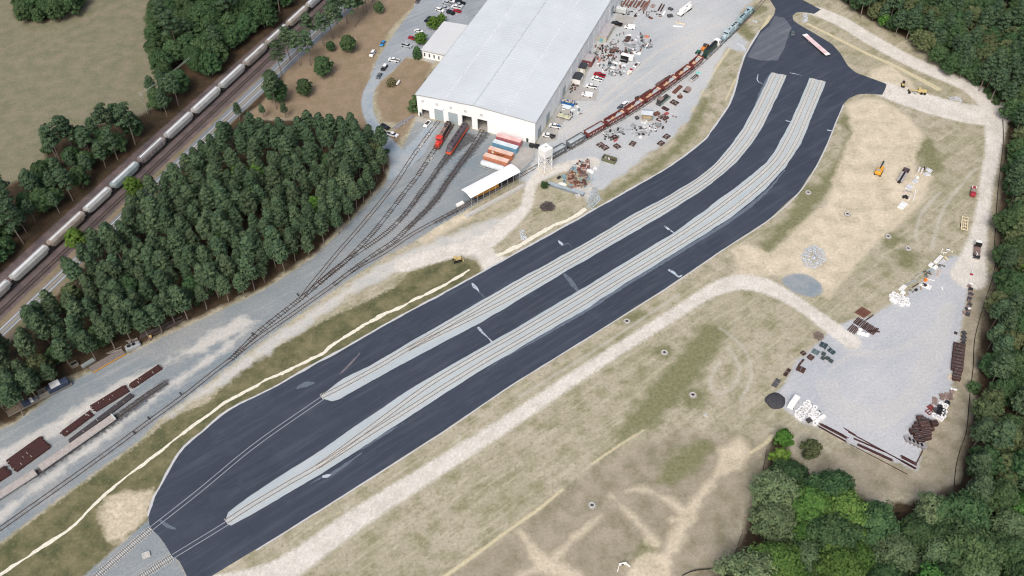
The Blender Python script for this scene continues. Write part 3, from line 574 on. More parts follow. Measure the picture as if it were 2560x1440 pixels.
o = MB(); o.add([(-ov-.02, -ov-.08, HE-.25), (XR, -ov-.08, zr-.25), (XR, -ov-.08, zr+.1), (-ov-.02, -ov-.08, HE+.1)], [(0, 1, 2, 3)]); o.add([(XR, -ov-.08, zr-.25), (BW+ov, -ov-.08, HE-.25), (BW+ov, -ov-.08, HE+.1), (XR, -ov-.08, zr+.1)], [(0, 1, 2, 3)])
o.build('rake_trim', m_trim, hall)
o = MB(); o.box(BW+ov+.12, BL/2, HE-.1, .24, BL, .26); o.build('gutter', m_trim, hall)
o = MB(); o.box(-ov-.12, BL/2, HE-.1, .24, BL, .26); o.build('gutter', m_trim, hall)
for yy in np.arange(6, BL, 8.5):
    if min(abs(yy-r) for r in RD) > 3: MB().tube((BW+.12, yy, 0), (BW+.12, yy, HE-.1), .09, 6).build('downspout', m_wall, hall)
for px in ((1059.5, 249.5), (1094.4, 258), (1129.6, 266.5), (1165, 275.5), (1204.7, 285.5)):
    zz = 9.0; xx = bl(px, zz)[0]
    o = MB().box(xx, -.05, zz-.6, 1.3, .12, 1.3); [o.box(xx, -.12, zz-.5+q*.28, 1.1, .06, .06) for q in range(4)]; o.build('wall_vent', mat('vent_grey', (.55,.56,.56)), hall)
for px in ((1050.5, 292), (1318.5, 355)): MB().box(fx(px[0]), -.04, 0, 1.0, .1, 2.1).build('door', mat('dark_green_door', (.03,.06,.06)), hall)
o = MB().box(fx(1110), -.2, 6.9, .5, .4, .3); o.build('wall_lamp', m_trim, hall)
# office annex
AX0, AY0 = bl((1053.5, 124), 4.6); AX1, AY1 = bl((1112, 54), 4.6)
ax = min(AX0, AX1); aw = -ax-.4; al = AY1-AY0
ann = thing('office_annex', 'low white office wing with a plain pale roof against the left side of the hall', 'building', tuple(FLp+bu*(ax+aw/2)+bv*(AY0+al/2)), BRZ)
MB().box(0, 0, 0, aw, al, 4.3).build('wall', m_wall, ann)
o = MB(); o.hexa([(-aw/2-.3, -al/2-.3, 4.31), (aw/2, -al/2-.3, 4.31), (aw/2, al/2+.3, 4.31), (-aw/2-.3, al/2+.3, 4.31)], [(-aw/2-.3, -al/2-.3, 4.5), (aw/2, -al/2-.3, 5.6), (aw/2, al/2+.3, 5.6), (-aw/2-.3, al/2+.3, 4.5)]); o.build('roof', mat('annex_roof', (.62,.64,.65), .5, var=.04, scale=.1), ann)
MB().box(0, -al/2-.33, 4.2, aw+.5, .08, .3).build('fascia', m_trim, ann)
for k in range(4):
    f = MB().box(-aw/2+1.6+k*2.6, -al/2-.03, 1.1, .75, .1, 2.0).build('window', m_trim, ann); MB().box(-aw/2+1.6+k*2.6, -al/2-.07, 1.2, .55, .06, 1.8).build('pane', m_glass, f)
for k in range(6):
    f = MB().box(-aw/2-.03, -al/2+2.2+k*3.4, 1.1, .1, .9, 1.7).build('window', m_trim, ann); MB().box(-aw/2-.07, -al/2+2.2+k*3.4, 1.2, .06, .7, 1.5).build('pane', m_glass, f)
# sheds along the right wall
def on(px, dz=0): q = G(px); return (q[0], q[1], dz)
def shed(px, L, W, H, mw, mr, label, gable=True, mfront=None, rz=BRZ, cat='shed', name='storage_shed'):
    t = thing(name, label, cat, on(px), rz); MB().box(0, 0, 0, W, L, H).build('wall', mw, t)
    if gable: MB().loft([[(-W/2-.15, -L/2-.2, H+.01), (W/2+.15, -L/2-.2, H+.01), (W/4, -L/2-.2, H+.75), (-W/4, -L/2-.2, H+.75)], [(-W/2-.15, L/2+.2, H+.01), (W/2+.15, L/2+.2, H+.01), (W/4, L/2+.2, H+.75), (-W/4, L/2+.2, H+.75)]]).build('roof', mr, t)
    else: MB().box(0, 0, H+.005, W+.25, L+.25, .14).build('roof', mr, t)
    MB().box(0, -L/2-.05, 0, W*.4, .08, min(2.1, H*.85)).build('door', mfront or m_white, t); return t
m_redbox = mat('faded_red_steel', (.20,.055,.06), .7, var=.2, dirt=(.3,.2,.18)); m_greyroof = mat('weathered_grey_roof', (.42,.40,.41), .8, var=.15, scale=.6); m_shing = mat('dark_shingles', (.05,.055,.065), .9, var=.25, scale=2); m_cream = mat('cream_siding', (.55,.53,.42), .8, var=.1)
shed((1471, 158), 6.0, 5.0, 3.4, m_redbox, m_greyroof, 'dark red steel hut with flat grey roof against the hall side wall', False)
shed((1457, 176), 4.2, 3.8, 2.6, m_cream, m_shing, 'cream garden shed with black barrel roof, next to the red steel hut')
shed((1444, 202), 5.0, 4.0, 2.6, m_white, m_shing, 'white garden shed with black barrel roof, nearest the white van')
shed((1513, 88), 13, 5.2, 3.0, mat('tan_panel', (.5,.46,.36)), m_greyroof, 'long low grey roofed hut with teal door and tan end panel', False, m_teal)
# water tower
tb = G((1363, 432)); tr = G((1381, 422)); tl = G((1345, 423)); tcx = (tr+tl)/2; TW = 4.2; trz = math.atan2(*(tr-tb)[::-1])
tw = thing('lattice_tower', 'white lattice steel tower carrying a square white tank by the grey hoppers', 'tower', tuple(tcx), trz)
ZT, ZT2 = 8.2, 12.2
for sx in (-1, 1):
    for sy in (-1, 1): MB().tube((sx*TW/2, sy*TW/2, .3), (sx*TW/2*.96, sy*TW/2*.96, ZT), .2, 6).build('leg', m_white, tw)
o = MB()
for k in range(3):
    z0, z1 = .4+k*2.6, .4+(k+1)*2.6; h = TW/2*.98
    for (ax_, ay_), (bx_, by_) in (((-h, -h), (h, -h)), ((h, -h), (h, h)), ((h, h), (-h, h)), ((-h, h), (-h, -h))):
        o.tube((ax_, ay_, z0), (bx_, by_, z1), .08, 5); o.tube((bx_, by_, z0), (ax_, ay_, z1), .08, 5); o.tube((ax_, ay_, z1), (bx_, by_, z1), .09, 5)
o.build('bracing', m_white, tw)
tk = MB().bevel_box(0, 0, ZT, TW+.3, TW+.3, ZT2-ZT, .12).build('tank', m_white, tw); MB().tube((.3, .2, ZT2), (.3, .2, ZT2+.14), .45, 14).build('hatch', m_trim, tk)
o = MB(); o.box(0, 0, 0, TW+1.6, TW+1.6, .3); o.box(-TW/2-.65, 0, .3, .3, TW+1.6, .15); o.box(0, -TW/2-.65, .3, TW+1.6, .3, .15); o.build('base_slab', mat('cream_concrete', (.62,.58,.5), .9), tw)
# wash canopy over a track
c0, c1 = G((1153, 475.6), 8.0), G((1277.5, 410.6), 8.0); c2, c3 = G((1177, 496), 7.0), G((1299, 428), 7.0)
cd = (c1-c0); CL = np.linalg.norm(cd); cd /= CL; cn = np.array([-cd[1], cd[0]]); CWd = 6.8
cc = (c0+c1+c2+c3)/4; cz = math.atan2(cd[1], cd[0])
can = thing('wash_canopy', 'long bright white curved canopy roof on thin posts over a track', 'canopy', tuple(cc), cz)
prof = [(-CWd/2+i*CWd/10, 7.6+1.1*(1-((i-5)/5)**2)*.7) for i in range(11)]
MB().xprofile(prof+[(y, z-.12) for y, z in prof[::-1]], -CL/2, CL/2).build('roof', mat('bright_white_sheet', (.93,.93,.93), .4, var=.02), can)
for xx in np.linspace(-CL/2+.4, CL/2-.4, 9):
    for yy in (-CWd/2+.15, CWd/2-.15): MB().tube((xx, yy, 0), (xx, yy, 7.5), .09, 6).build('post', m_trim, can)
o = MB(); o.box(-1.5, -CWd/2-1.3, .0, CL+5, 2.2, .55); o.build('walkway', m_conc, can)
o = MB()
for zz in (1.0, 1.6): o.tube((-CL/2-3, -CWd/2-2.3, zz), (CL/2, -CWd/2-2.3, zz), .035, 5)
for xx in np.linspace(-CL/2-3, CL/2, 16): o.tube((xx, -CWd/2-2.3, .5), (xx, -CWd/2-2.3, 1.6), .035, 5)
o.build('handrail', m_trim, can)
MB().box(-CL/2-1.2, CWd/2-.4, 0, 3.4, 1.6, .9).build('loading_step', m_white, can)
# containers in front of the hall
def cont(a, b, mt, mtop, label, H=2.75, W=2.6, back=True, tank=False):
    A, B = G(a), G(b); L = np.linalg.norm(B-A); d = (B-A)/L; n = np.array([-d[1], d[0]]); c = (A+B)/2+n*W/2
    t = thing('shipping_container' if not tank else 'storage_tank', label, 'container' if not tank else 'tank', tuple(c), math.atan2(d[1], d[0]), 'row of containers in front of the hall')
    if tank:
        o = MB(); R = [(-L/2, .2), (-L/2+.12, .75), (-L/2+.45, 1.1), (L/2-.45, 1.1), (L/2-.12, .75), (L/2, .2)]
        o.loft([[(x, r*1.25*math.cos(q)*1.0, 1.9+r*1.25*math.sin(q)) for q in [2*math.pi*k/18 for k in range(18)]] for x, r in R]); o.build('barrel', mt, t, True)
        MB().box(0, -1.2, .35, L+.8, .35, .25).build('sill', m_trim, t)
        for s in (-1, 1): MB().box(s*L*.32, 0, .0, .6, 2.0, .9).build('saddle', m_trim, t)
        return t
    o = MB(); nseg = int(L/.42); o.box(0, 0, .12, L, W, H)
    for k in range(nseg): o.box(-L/2+.3+k*(L-.6)/(nseg-1), -W/2-.025, .3, .16, .05, H-.4)
    o.build('body', mt, t); MB().box(0, 0, H+.125, L-.05, W-.05, .05).build('top', mtop, t)
    for s in (-1, 1):
        f = MB().box(L/2+.03, s*W*.245, .25, .06, W*.47, H-.3).build('door', mt, t); MB().tube((L/2+.09, s*W*.2, .3), (L/2+.09, s*W*.2, H-.1), .03, 5).build('lock_bar', m_trim, f)
    return t
CT = lambda r, g, b: mat('painted_steel_%d_%d_%d' % (r, g, b), lin((r, g, b)), .65, var=.12, scale=.5, dirt=lin((r*.6, g*.5, b*.45)), dirt_amt=.25)
cont((1239.5, 353), (1300, 369.5), CT(176,108,112), CT(214,178,176), 'faded pink shipping container right against the hall front wall')
cont((1230.6, 368), (1290.5, 386), CT(110,158,186), CT(206,220,226), 'light blue shipping container between the pink and orange ones')
oc = cont((1219.5, 385), (1279, 403), CT(186,118,86), CT(222,192,176), 'orange shipping container with a white round mark and dark lettering')
o = MB().tube((-3.4, -1.36, 1.9), (-3.4, -1.33, 1.9), .55, 14); o.build('round_mark', m_white, oc); o = MB(); [o.box(-1.6+k*.5, -1.345, 1.45, .34, .03, .5) for k in range(8)]; o.build('side_lettering', m_black, oc)
cont((1208, 402), (1268, 420), CT(206,140,112), CT(228,200,184), 'pale orange container mostly hidden behind the white tank')
cont((1199.5, 418), (1257, 436), CT(222,230,234), CT(222,230,234), 'white rounded tank body lying on a low frame beside the canopy', tank=True)
MB_ = None
# dumpsters near the hall corner
def simple(name, label, cat, px, rz, mt, fn, group=None):
    t = thing(name, label, cat, on(px), rz, group); fn(MB()).build('body', mt, t); return t
m_blackbin = mat('black_plastic', (.03,.032,.036), .5, var=.2)
for px, lb in (((1329, 367), 'black dumpster beside the small door at the hall corner'), ((1342, 369), 'black dumpster standing away from the wall by the hall corner')):
    t = simple('dumpster', lb, 'dumpster', px, BRZ, m_blackbin, lambda o: o.box(0, 0, .1, 1.9, 1.6, 1.3, taper=1.1)); MB().box(0, 0, 1.42, 2.15, 1.85, .1).build('lid', m_black, t)
# low wall of old bridge beams under the scrap heap
a, b = G((1369, 462)), G((1459, 490)); L = np.linalg.norm(b-a)
t = thing('retaining_wall', 'long grey steel beam wall holding the heap of red scrap', 'wall', tuple((a+b)/2), math.atan2(*(b-a)[::-1])); MB().box(0, 0, 0, L, 1.2, 1.2).build('beam', mat('blue_grey_steel', (.2,.24,.27), .7, var=.2), t); MB().box(0, .2, 1.205, L, 1.6, .12).build('cap', mat('pale_blue_steel', (.34,.4,.44), .7, var=.25), t)
t = thing('concrete_block', 'small pale concrete block at the low end of the steel beam wall', 'block', on((1444, 492)), .3); MB().bevel_box(0, 0, 0, 2.2, 1.4, 1.2, .08).build('body', m_conc, t)
# wooden tower shed
t = thing('wooden_hut', 'raw timber framed hut with grey metal roof among the rusty scrap', 'hut', on((1617, 296)), BRZ+.2)
m_wood = mat('raw_timber', (.42,.32,.2), .85, var=.25, scale=2)
o = MB()
for sx in (-1, 1):
    for sy in (-1, 1): o.box(sx*2.2, sy*1.7, 0, .2, .2, 3.4)
for zz in (.1, 1.6, 3.2):
    for s in (-1, 1): o.box(0, s*1.7, zz, 4.2, .16, .22); o.box(s*2.2, 0, zz, .16, 3.2, .22)
o.build('frame', m_wood, t); MB().box(0, .3, .3, 3.9, 2.4, 2.6).build('wall', mat('tan_sheathing', (.5,.42,.28), .85, var=.2), t); MB().loft([[(-2.7, -2.2, 3.5), (-2.7, 0, 4.4), (-2.7, 2.2, 3.5), (-2.7, 0, 4.3)], [(2.7, -2.2, 3.5), (2.7, 0, 4.4), (2.7, 2.2, 3.5), (2.7, 0, 4.3)]]).build('roof', mat('galvanised_roof', (.55,.6,.64), .45, .2), t)
# propane tank on the lawn
t = thing('propane_tank', 'white sausage shaped gas tank on the lawn beside a round bush', 'tank', on((996, 210)), heading((996, 210), (10, -12))); o = MB(); o.loft([[(x, r*math.cos(q), .9+r*math.sin(q)) for q in [2*math.pi*k/14 for k in range(14)]] for x, r in ((-1.9, .1), (-1.75, .4), (-1.4, .58), (1.4, .58), (1.75, .4), (1.9, .1))]); o.build('vessel', m_white, t, True); [MB().box(s*1.1, 0, 0, .2, .9, .4).build('foot', m_conc, t) for s in (-1, 1)]
# power pole and wires at the meadow edge
m_pole = mat('grey_wood_pole', (.34,.32,.3), .9, var=.15); pp = G((369, 283)); t = thing('utility_pole', 'grey wooden double armed power pole at the meadow edge', 'utility pole', tuple(pp), .8)
MB().tube((0, 0, 0), (0, 0, 11.5), .2, 8, .13).build('pole', m_pole, t)
for zz in (10.9, 9.6): MB().box(0, 0, zz, .16, 3.4, .16).build('crossarm', m_pole, t)
for k in range(6): MB().tube((0, -1.5+.6*k, 11.06), (0, -1.5+.6*k, 11.35), .06, 6).build('insulator', m_white, t)
for k, off in ((0, -1.2), (1, 1.2)):
    e = G((515, 108), 11); t = thing('power_line', ['thin upper overhead wire crossing above the meadow trees', 'thin lower overhead wire crossing above the meadow trees'][k], 'wire', (pp[0], pp[1], 0)); o = MB(); P = [Vector((off*.7+(e[0]-pp[0])*q, off*.7+(e[1]-pp[1])*q, 11.3-5.5*q*(1-q))) for q in np.linspace(0, 1, 14)]
    for p, q in zip(P[:-1], P[1:]): o.tube(p, q, .07, 4)
    o.build('wire', mat('pale_wire', (.4,.46,.38), .7), t)
# ------------------------------------------------------------------ trains
m_bogie = mat('dark_bogie_iron', (.035,.032,.032), .8, var=.3); m_tread = mat('wheel_tread', (.12,.11,.1), .5, .4)
def bogie(parent, x, n=2, z0=.27):
    b = MB(); [b.box(x, s*1.0, z0+.25, 1.8+.9*(n-2)+.7, .2, .35) for s in (-1, 1)]; b.box(x, 0, z0+.35, .5, 2.1, .35); o = b.build('bogie', m_bogie, parent)
    for k in range(n):
        xx = x+(k-(n-1)/2)*1.8
        wv = MB(); [wv.tube((xx, s*.7, z0+.46), (xx, s*.84, z0+.46), .46, 12) for s in (-1, 1)]; wv.tube((xx, -.7, z0+.46), (xx, .7, z0+.46), .09, 6); wv.build('wheelset', m_tread, o)
    return o
def hopper(L, body, roofm, label, seed, lod=0):
    t = thing('covered_hopper', label, 'freight car', (0, 0, 0), 0, 'covered hoppers of the long freight train'); h = L/2-.6
    sec = lambda k: [(-1.55*k, 1.5+(1-k)*1.2), (1.55*k, 1.5+(1-k)*1.2), (1.6, 2.3), (1.6, 3.75), (1.3, 4.25), (.7, 4.5), (-.7, 4.5), (-1.3, 4.25), (-1.6, 3.75), (-1.6, 2.3)]
    st = [(-h, .6, 1.4, .96), (-h+1.6, 1.0, 0, 1), (h-1.6, 1.0, 0, 1), (h, .6, 1.4, .96)]
    R = []
    for x, k, up, w in st: R.append([(x, y*w, max(z, 2.6) if up and z < 2.6 else z) for y, z in sec(k)])
    MB_b = MB().loft(R)
    o = MB(); o.box(0, 0, 4.505, L-3, .72, .16); o.build('roof_hatch', roofm, t)
    o = MB(); [o.box(0, s*1.05, 4.42, L-2.2, .32, .06) for s in (-1, 1)]; o.build('roof_walk', mat('grey_grating', (.3,.31,.32), .7), t)
    n = int((L-3)/1.35)
    o = MB_b
    for k in range(n+1): [o.box(-L/2+1.7+k*(L-3.4)/n, s*1.62, 1.7, .1, .08, 2.1) for s in (-1, 1)]
    o.build('body', body, t)
    nb = 3 if L < 17 else 4
    for k in range(nb): MB().loft([[(-L/2+3.4+k*(L-6.8)/(nb-1)+sx*w_, sy*w_*1.0, z) for sx, sy in ((-1, -1), (1, -1), (1, 1), (-1, 1))] for z, w_ in ((.7, .5), (1.55, 1.3))]).build('chute', body, t)
    o = MB(); o.box(0, 0, 1.0, L, .5, .35); [o.box(s*(L/2-.9), 0, 1.2, 1.6, 2.7, .14) for s in (-1, 1)]; o.build('frame', m_bogie, t)
    for s in (-1, 1):
        o = MB(); [o.tube((s*(L/2-.3), q, 1.2), (s*(L/2-.3), q, 4.1), .04, 4) for q in (-1.3, -.9)]; [o.tube((s*(L/2-.3), -1.3, 1.5+.4*k), (s*(L/2-.3), -.9, 1.5+.4*k), .03, 4) for k in range(7)]; o.build('ladder', m_bogie, t); bogie(t, s*(L/2-2.4))
    return t
def hm(n, c, d, amt=.5): return mat('hopper_paint_'+n, lin(c), .6, var=.1, scale=.5, dirt=lin(d), dirt_amt=amt)
HC = {'grey': hm('grey', (172,174,173), (122,112,104), .35), 'dirty': hm('dirty', (160,155,148), (98,88,82), .75), 'tan': hm('tan', (168,160,148), (126,104,88), .6), 'teal': hm('teal', (156,170,172), (100,112,112), .4), 'dark': hm('dark', (122,118,117), (150,142,138), .6), 'white': hm('white', (186,188,186), (140,134,128), .4)}
m_hatch = mat('pale_hatch', (.72,.75,.77), .45, var=.1, scale=1)
BPX = [(-62, 808), (43, 716), (136, 629), (227, 545), (290, 483), (358, 419.5), (424, 358), (491, 295), (559, 232), (620, 175.5), (676, 123.5), (727, 75), (776, 29), (822, -14), (866, -56)]
KIND = ['grey', 'white', 'tan', 'white', 'teal', 'dark', 'grey', 'white', 'grey', 'dirty', 'dirty', 'tan', 'grey', 'dirty']
LBL = ['pale grey covered hopper cut off at the lower left of the photo', 'whitish long covered hopper, second from the lower left', 'long covered hopper stained tan along its side', 'long whitish covered hopper next to the teal grey one', 'short teal grey covered hopper', 'dark covered hopper with pale squares along its side', 'plain pale grey covered hopper just above the dark one', 'clean whitish covered hopper by the tall meadow pine', 'grey covered hopper left of the highway bend in the trees', 'blotchy dirty covered hopper by the brown clearing', 'blotchy covered hopper with rusty panels beside the first lawn pines', 'tan stained covered hopper behind the lawn pines', 'grey covered hopper second from the top of the train', 'dirty covered hopper at the top edge of the photo']
ar = math.atan2(md[1], md[0])
def mlpos(px): return float((G(px, .8)-ML[0])@md)
bs_ = [mlpos(p) for p in BPX]
for i in range(len(KIND)):
    s0, s1 = bs_[i]+.25, bs_[i+1]-.25; c = ml((s0+s1)/2); t = hopper(s1-s0-.4, HC[KIND[i]], m_hatch, LBL[i], i); t.location = (c[0], c[1], .12); t.rotation_euler = (0, 0, ar)
    if KIND[i] in ('dark', 'dirty', 'tan'):
        o = MB(); r = random.Random(i); n = 7
        for k in range(n): o.box(-(s1-s0)*.36+k*(s1-s0)*.72/(n-1), -1.66, 2.1+r.random()*.4, 1.0+r.random()*.4, .03, 1.0+r.random()*.5)
        o.build('paint_stain', mat('pale_patch', lin((170,164,156)), .7, var=.25, scale=1.2, dirt=lin((96,84,76)), dirt_amt=.6), t)
# open hoppers by the hall
m_tan = mat('sandy_steel_floor', (.58,.43,.29), .85, var=.15, scale=.6, dirt=(.3,.18,.12)); m_load = mat('grey_ballast_load', (.40,.44,.46), .95, var=.18, scale=2)
m_redcar = mat('oxide_red_paint', (.19,.045,.042), .65, var=.18, scale=.6, dirt=(.12,.06,.05), dirt_amt=.4); m_greycar = mat('slate_grey_paint', (.13,.15,.165), .65, var=.15, dirt=(.22,.22,.22), dirt_amt=.3); m_mark = mat('white_stencil', (.6,.58,.56), .7)
def open_hopper(L, body, load, label, group):
    t = thing('open_hopper', label, 'freight car', (0, 0, 0), 0, group); W = 3.0; Z0, Z1 = 1.25, 3.5
    o = MB(); [o.box(0, s*(W/2-.06), Z0, L-1, .12, Z1-Z0) for s in (-1, 1)]; [o.box(s*(L/2-.56), 0, Z0+.3, .12, W-.24, Z1-Z0-.3) for s in (-1, 1)]; [o.box(0, s*(W/2), Z1-.001, L-.9, .22, .12) for s in (-1, 1)]; [o.box(s*(L/2-.55), 0, Z1-.001, .2, W-.3, .12) for s in (-1, 1)]
    n = int(L/1.1)
    for k in range(n+1): [o.box(-L/2+.7+k*(L-1.4)/n, s*(W/2+.05), Z0+.05, .14, .1, Z1-Z0-.1) for s in (-1, 1)]
    o.build('body', body, t)
    o = MB(); h = L/2-.63
    P = [(-h, Z1-.45), (-h+2.6, Z0+.35), (-.9, Z0+.35), (0, Z0+1.0), (.9, Z0+.35), (h-2.6, Z0+.35), (h, Z1-.45)]
    for (xa, za), (xb, zb) in zip(P[:-1], P[1:]): o.add([(xa, -W/2+.13, za), (xb, -W/2+.13, zb), (xb, W/2-.13, zb), (xa, W/2-.13, za)], [(0, 1, 2, 3)])
    o.build('floor', m_tan, t)
    if load == 'full':
        o = MB(); R = []
        for q in np.linspace(0, 1, 12): x = -h+.1+(2*h-.2)*q; e = min(1, min(q, 1-q)*6); R.append([(x, -W/2+.15, 2.2), (x, W/2-.15, 2.2), (x, W/2-.15, Z1-.35), (x, .4, Z1-.35+.55*e), (x, -.4, Z1-.35+.55*e), (x, -W/2+.15, Z1-.35)])
        o.loft(R).build('gravel_load', m_load, t)
    elif load:
        x0, x1 = (h*.12, h*.8); o = MB(); o.loft([[(x, y*(.3+.7*k), z) for y, z in ((-W/2+.16, 1.5), (W/2-.16, 1.5), (W/2-.16, 1.6+1.1*k), (0, 1.7+1.4*k), (-W/2+.16, 1.6+1.1*k))] for x, k in ((x0, .05), (x0+(x1-x0)*.35, .8), (x0+(x1-x0)*.7, 1.0), (x1+.4, .8))]).build('gravel_load', m_load, t)
        if load == 'two': o = MB().loft([[(x, y*(.3+.7*k), z) for y, z in ((-W/2+.16, 1.5), (W/2-.16, 1.5), (W/2-.16, 1.6+.8*k), (0, 1.7+1.0*k), (-W/2+.16, 1.6+.8*k))] for x, k in ((-h*.85, .9), (-h*.6, .9), (-h*.3, .1))]); o.build('gravel_load', m_load, t)
    r = random.Random(L*7); o = MB()
    for k in range(9): o.box(-L*.36+k*L*.08, -W/2-.12, 1.7+r.random()*.3, .35, .03, .7+r.random()*.35)
    o.build('side_lettering', m_mark, t)
    for k in (-1, 1): MB().loft([[(k*(L/4-.2)+sx*w_, sy*w_, z) for sx, sy in ((-1, -1), (1, -1), (1, 1), (-1, 1))] for z, w_ in ((.55, .5), (1.3, 1.2))]).build('chute', body, t)
    o = MB(); o.box(0, 0, 1.0, L+.3, .5, .3); o.build('frame', m_bogie, t)
    for s in (-1, 1): bogie(t, s*(L/2-1.7))
    return t
OP = [((1372, 404.5), (1419, 378)), ((1424, 376), (1466, 351)), ((1468, 350), (1515.5, 322.5)), ((1518, 321), (1566, 292.5)), ((1568, 292), (1612.5, 263)), ((1615, 262), (1656, 233.5)), ((1658, 232), (1695.5, 205)), ((1697, 204), (1730, 179)), ((1732, 177.5), (1758, 155))]
OL = ['slate grey open hopper heaped with gravel behind the lattice tower', 'second slate grey open hopper heaped with gravel', 'red open hopper heaped with gravel, coupled to the grey hoppers', 'red open hopper half full, gravel at both ends', 'red open hopper beside the two parked white cars', 'red open hopper beside the narrow rusty hulk', 'red open hopper beside the long rusty boiler', 'red open hopper second from the green locomotive', 'red open hopper coupled to the green locomotive']
for i, (a, b) in enumerate(OP):
    A, B = G(a, .3), G(b, .3); d = B-A; L = np.linalg.norm(d); d /= L; n = np.array([-d[1], d[0]]); c = (A+B)/2+n*1.55
    t = open_hopper(L, m_greycar if i < 2 else m_redcar, 'full' if i < 3 else ('two' if i == 3 else 'one'), OL[i], 'open hoppers parked beside the hall'); t.location = (c[0], c[1], .05); t.rotation_euler = (0, 0, math.atan2(d[1], d[0]))
# locomotives
def loco(L, hood, cab, walk, label, fans=4, nose=1, stripe=None, hoodtop=None, patches=False, low=True):
    t = thing('locomotive', label, 'locomotive'); h = L/2
    o = MB(); o.box(0, 0, 1.2, L-.6, 2.9, .35); o.box(0, 0, .6, L*.3, 2.2, .6); o.build('frame', walk, t)
    o = MB(); o.bevel_box(-1.6, 0, 1.55, L-6.4, 1.9, 2.6, .16); o.bevel_box(-h+2.6, 0, 1.553, 3.0, 2.5, 2.7, .14); o.build('hood', hood, t)
    o = MB(); o.bevel_box(-1.6, 0, 4.153, L-6.6, 1.6, .12, .05); o.build('hood_top', hoodtop or hood, t)
    c = MB().bevel_box(h-4.2, 0, 1.56, 2.4, 2.9, 2.95, .18).build('cab', cab, t)
    MB().box(h-2.985, 0, 3.2, .06, 2.4, .7).build('windscreen', m_glass, c); [MB().box(h-4.2, s*1.455, 3.2, 1.5, .05, .7).build('side_window', m_glass, c) for s in (-1, 1)]
    MB().bevel_box(h-1.95, 0, 1.56, 2.0, 1.9, 1.5, .3).build('nose', cab, t)
    for k in range(fans):
        x = -h+2.0+k*1.7 if k < 3 else -.5+k*.9; MB().tube((x, 0, 4.27), (x, 0, 4.4), .62, 14).build('roof_fan', m_black, t)
    MB().tube((1.0, 0, 4.2), (1.0, 0, 4.6), .3, 10).build('exhaust', m_black, t)
    for s in (-1, 1):
        o = MB(); [o.tube((-h+.6+k*1.6, s*1.38, 1.55), (-h+.6+k*1.6, s*1.38, 2.55), .035, 4) for k in range(int((L-5)/1.6))]; o.tube((-h+.6, s*1.38, 2.55), (h-5.6, s*1.38, 2.55), .035, 4); o.build('handrail', m_trim, t)
    if stripe: [MB().box(0, s*1.46, 1.22, L-.7, .04, .3).build('stripe', stripe, t) for s in (-1, 1)]
    if patches:
        for k in range(6): MB().box(-h+3.4+k*2.15, -1.0, 2.2, 1.1, .12, 1.2).build('white_panel', m_white, t)
    MB().box(h-.25, 0, .5, .3, 2.7, .9).build('pilot', walk, t); MB().box(-h+.25, 0, .5, .3, 2.7, .9).build('pilot', walk, t)
    [MB().tube((s*(h-.2), 0, 1.0), (s*(h+.35), 0, 1.0), .14, 6).build('coupler', m_bogie, t) for s in (-1, 1)]
    for s in (-1, 1): bogie(t, s*(h-3.6), 3)
    return t
def put(t, a, b, z=.05, off=0.0, za=0.3):
    A, B = G(a, za), G(b, za); d = B-A; d /= np.linalg.norm(d); c = (A+B)/2+np.array([-d[1], d[0]])*off; t.location = (c[0], c[1], z); t.rotation_euler = (0, 0, math.atan2(d[1], d[0])); return t
def plen(a, b): return float(np.linalg.norm(G(a, .3)-G(b, .3)))
P_ = lambda n, c, **k: mat('loco_'+n, lin(c), .5, var=.12, scale=.5, spec=.4, **k)
put(loco(plen((1088, 376), (1122, 318)), P_('black', (40,40,44)), P_('red', (206,62,52)), P_('rustred', (120,70,60)), 'red nosed black locomotive with white squares along its side', 3, hoodtop=P_('brown_top', (132,108,100)), patches=True), (1126, 316), (1091, 374))
def cabunit(L):
    t = thing('locomotive', 'black roofed orange locomotive with a rounded nose beside the red one', 'locomotive'); h = L/2
    sec = [(-1.5, 1.0), (1.5, 1.0), (1.5, 3.1), (1.25, 3.9), (.6, 4.3), (-.6, 4.3), (-1.25, 3.9), (-1.5, 3.1)]
    R = [[(x, y*k, 1.0+(z-1.0)*kz) for y, z in sec] for x, k, kz in ((-h, .98, 1), (h-3.4, 1, 1), (h-2.4, 1, .97), (h-1.9, .98, .72), (h-.7, .86, .66), (h, .5, .5))]
    MB().loft(R).build('body', P_('plum_black', (84,76,82)), t, False)
    for s in (-1, 1): MB().box(-1.2, s*1.53, 1.15, L-3.2, .06, 1.15).build('orange_band', P_('orange', (214,92,58)), t)
    o = MB(); o.loft([[(x, y*k*1.02, .95+(z-1.0)*kz) for y, z in [(-1.5, 1.0), (1.5, 1.0), (1.5, 2.3), (0, 2.9), (-1.5, 2.3)]] for x, k, kz in ((h-2.7, 1, .95), (h-1.9, .99, .95), (h-.68, .9, .95), (h+.03, .55, .8))]); o.build('nose', P_('orange', (214,92,58)), t)
    MB().box(h-2.2, 0, 3.15, .1, 2.3, .55, ry=-.5).build('windscreen', m_glass, t)
    for x in (-h+2, -h+4, -h+8, -h+10.5, h-5.5): MB().tube((x, 0, 4.3), (x, 0, 4.44), .5, 12).build('roof_fan', m_black, t)
    r = random.Random(4); o = MB()
    for k in range(9): o.box(-h+4.5+k*1.15, .25*math.sin(k*2.1), 4.305, .7, .14, .03, r.uniform(-1, 1)); o.box(-h+4.6+k*1.15, .2, 4.306, .14, .7, .03, r.uniform(-.5, .5))
    o.build('roof_lettering', m_black, t)
    for s in (-1, 1): bogie(t, s*(h-3.6), 3)
    return t
put(cabunit(plen((1120, 389), (1163, 322))), (1164, 322), (1120, 389))
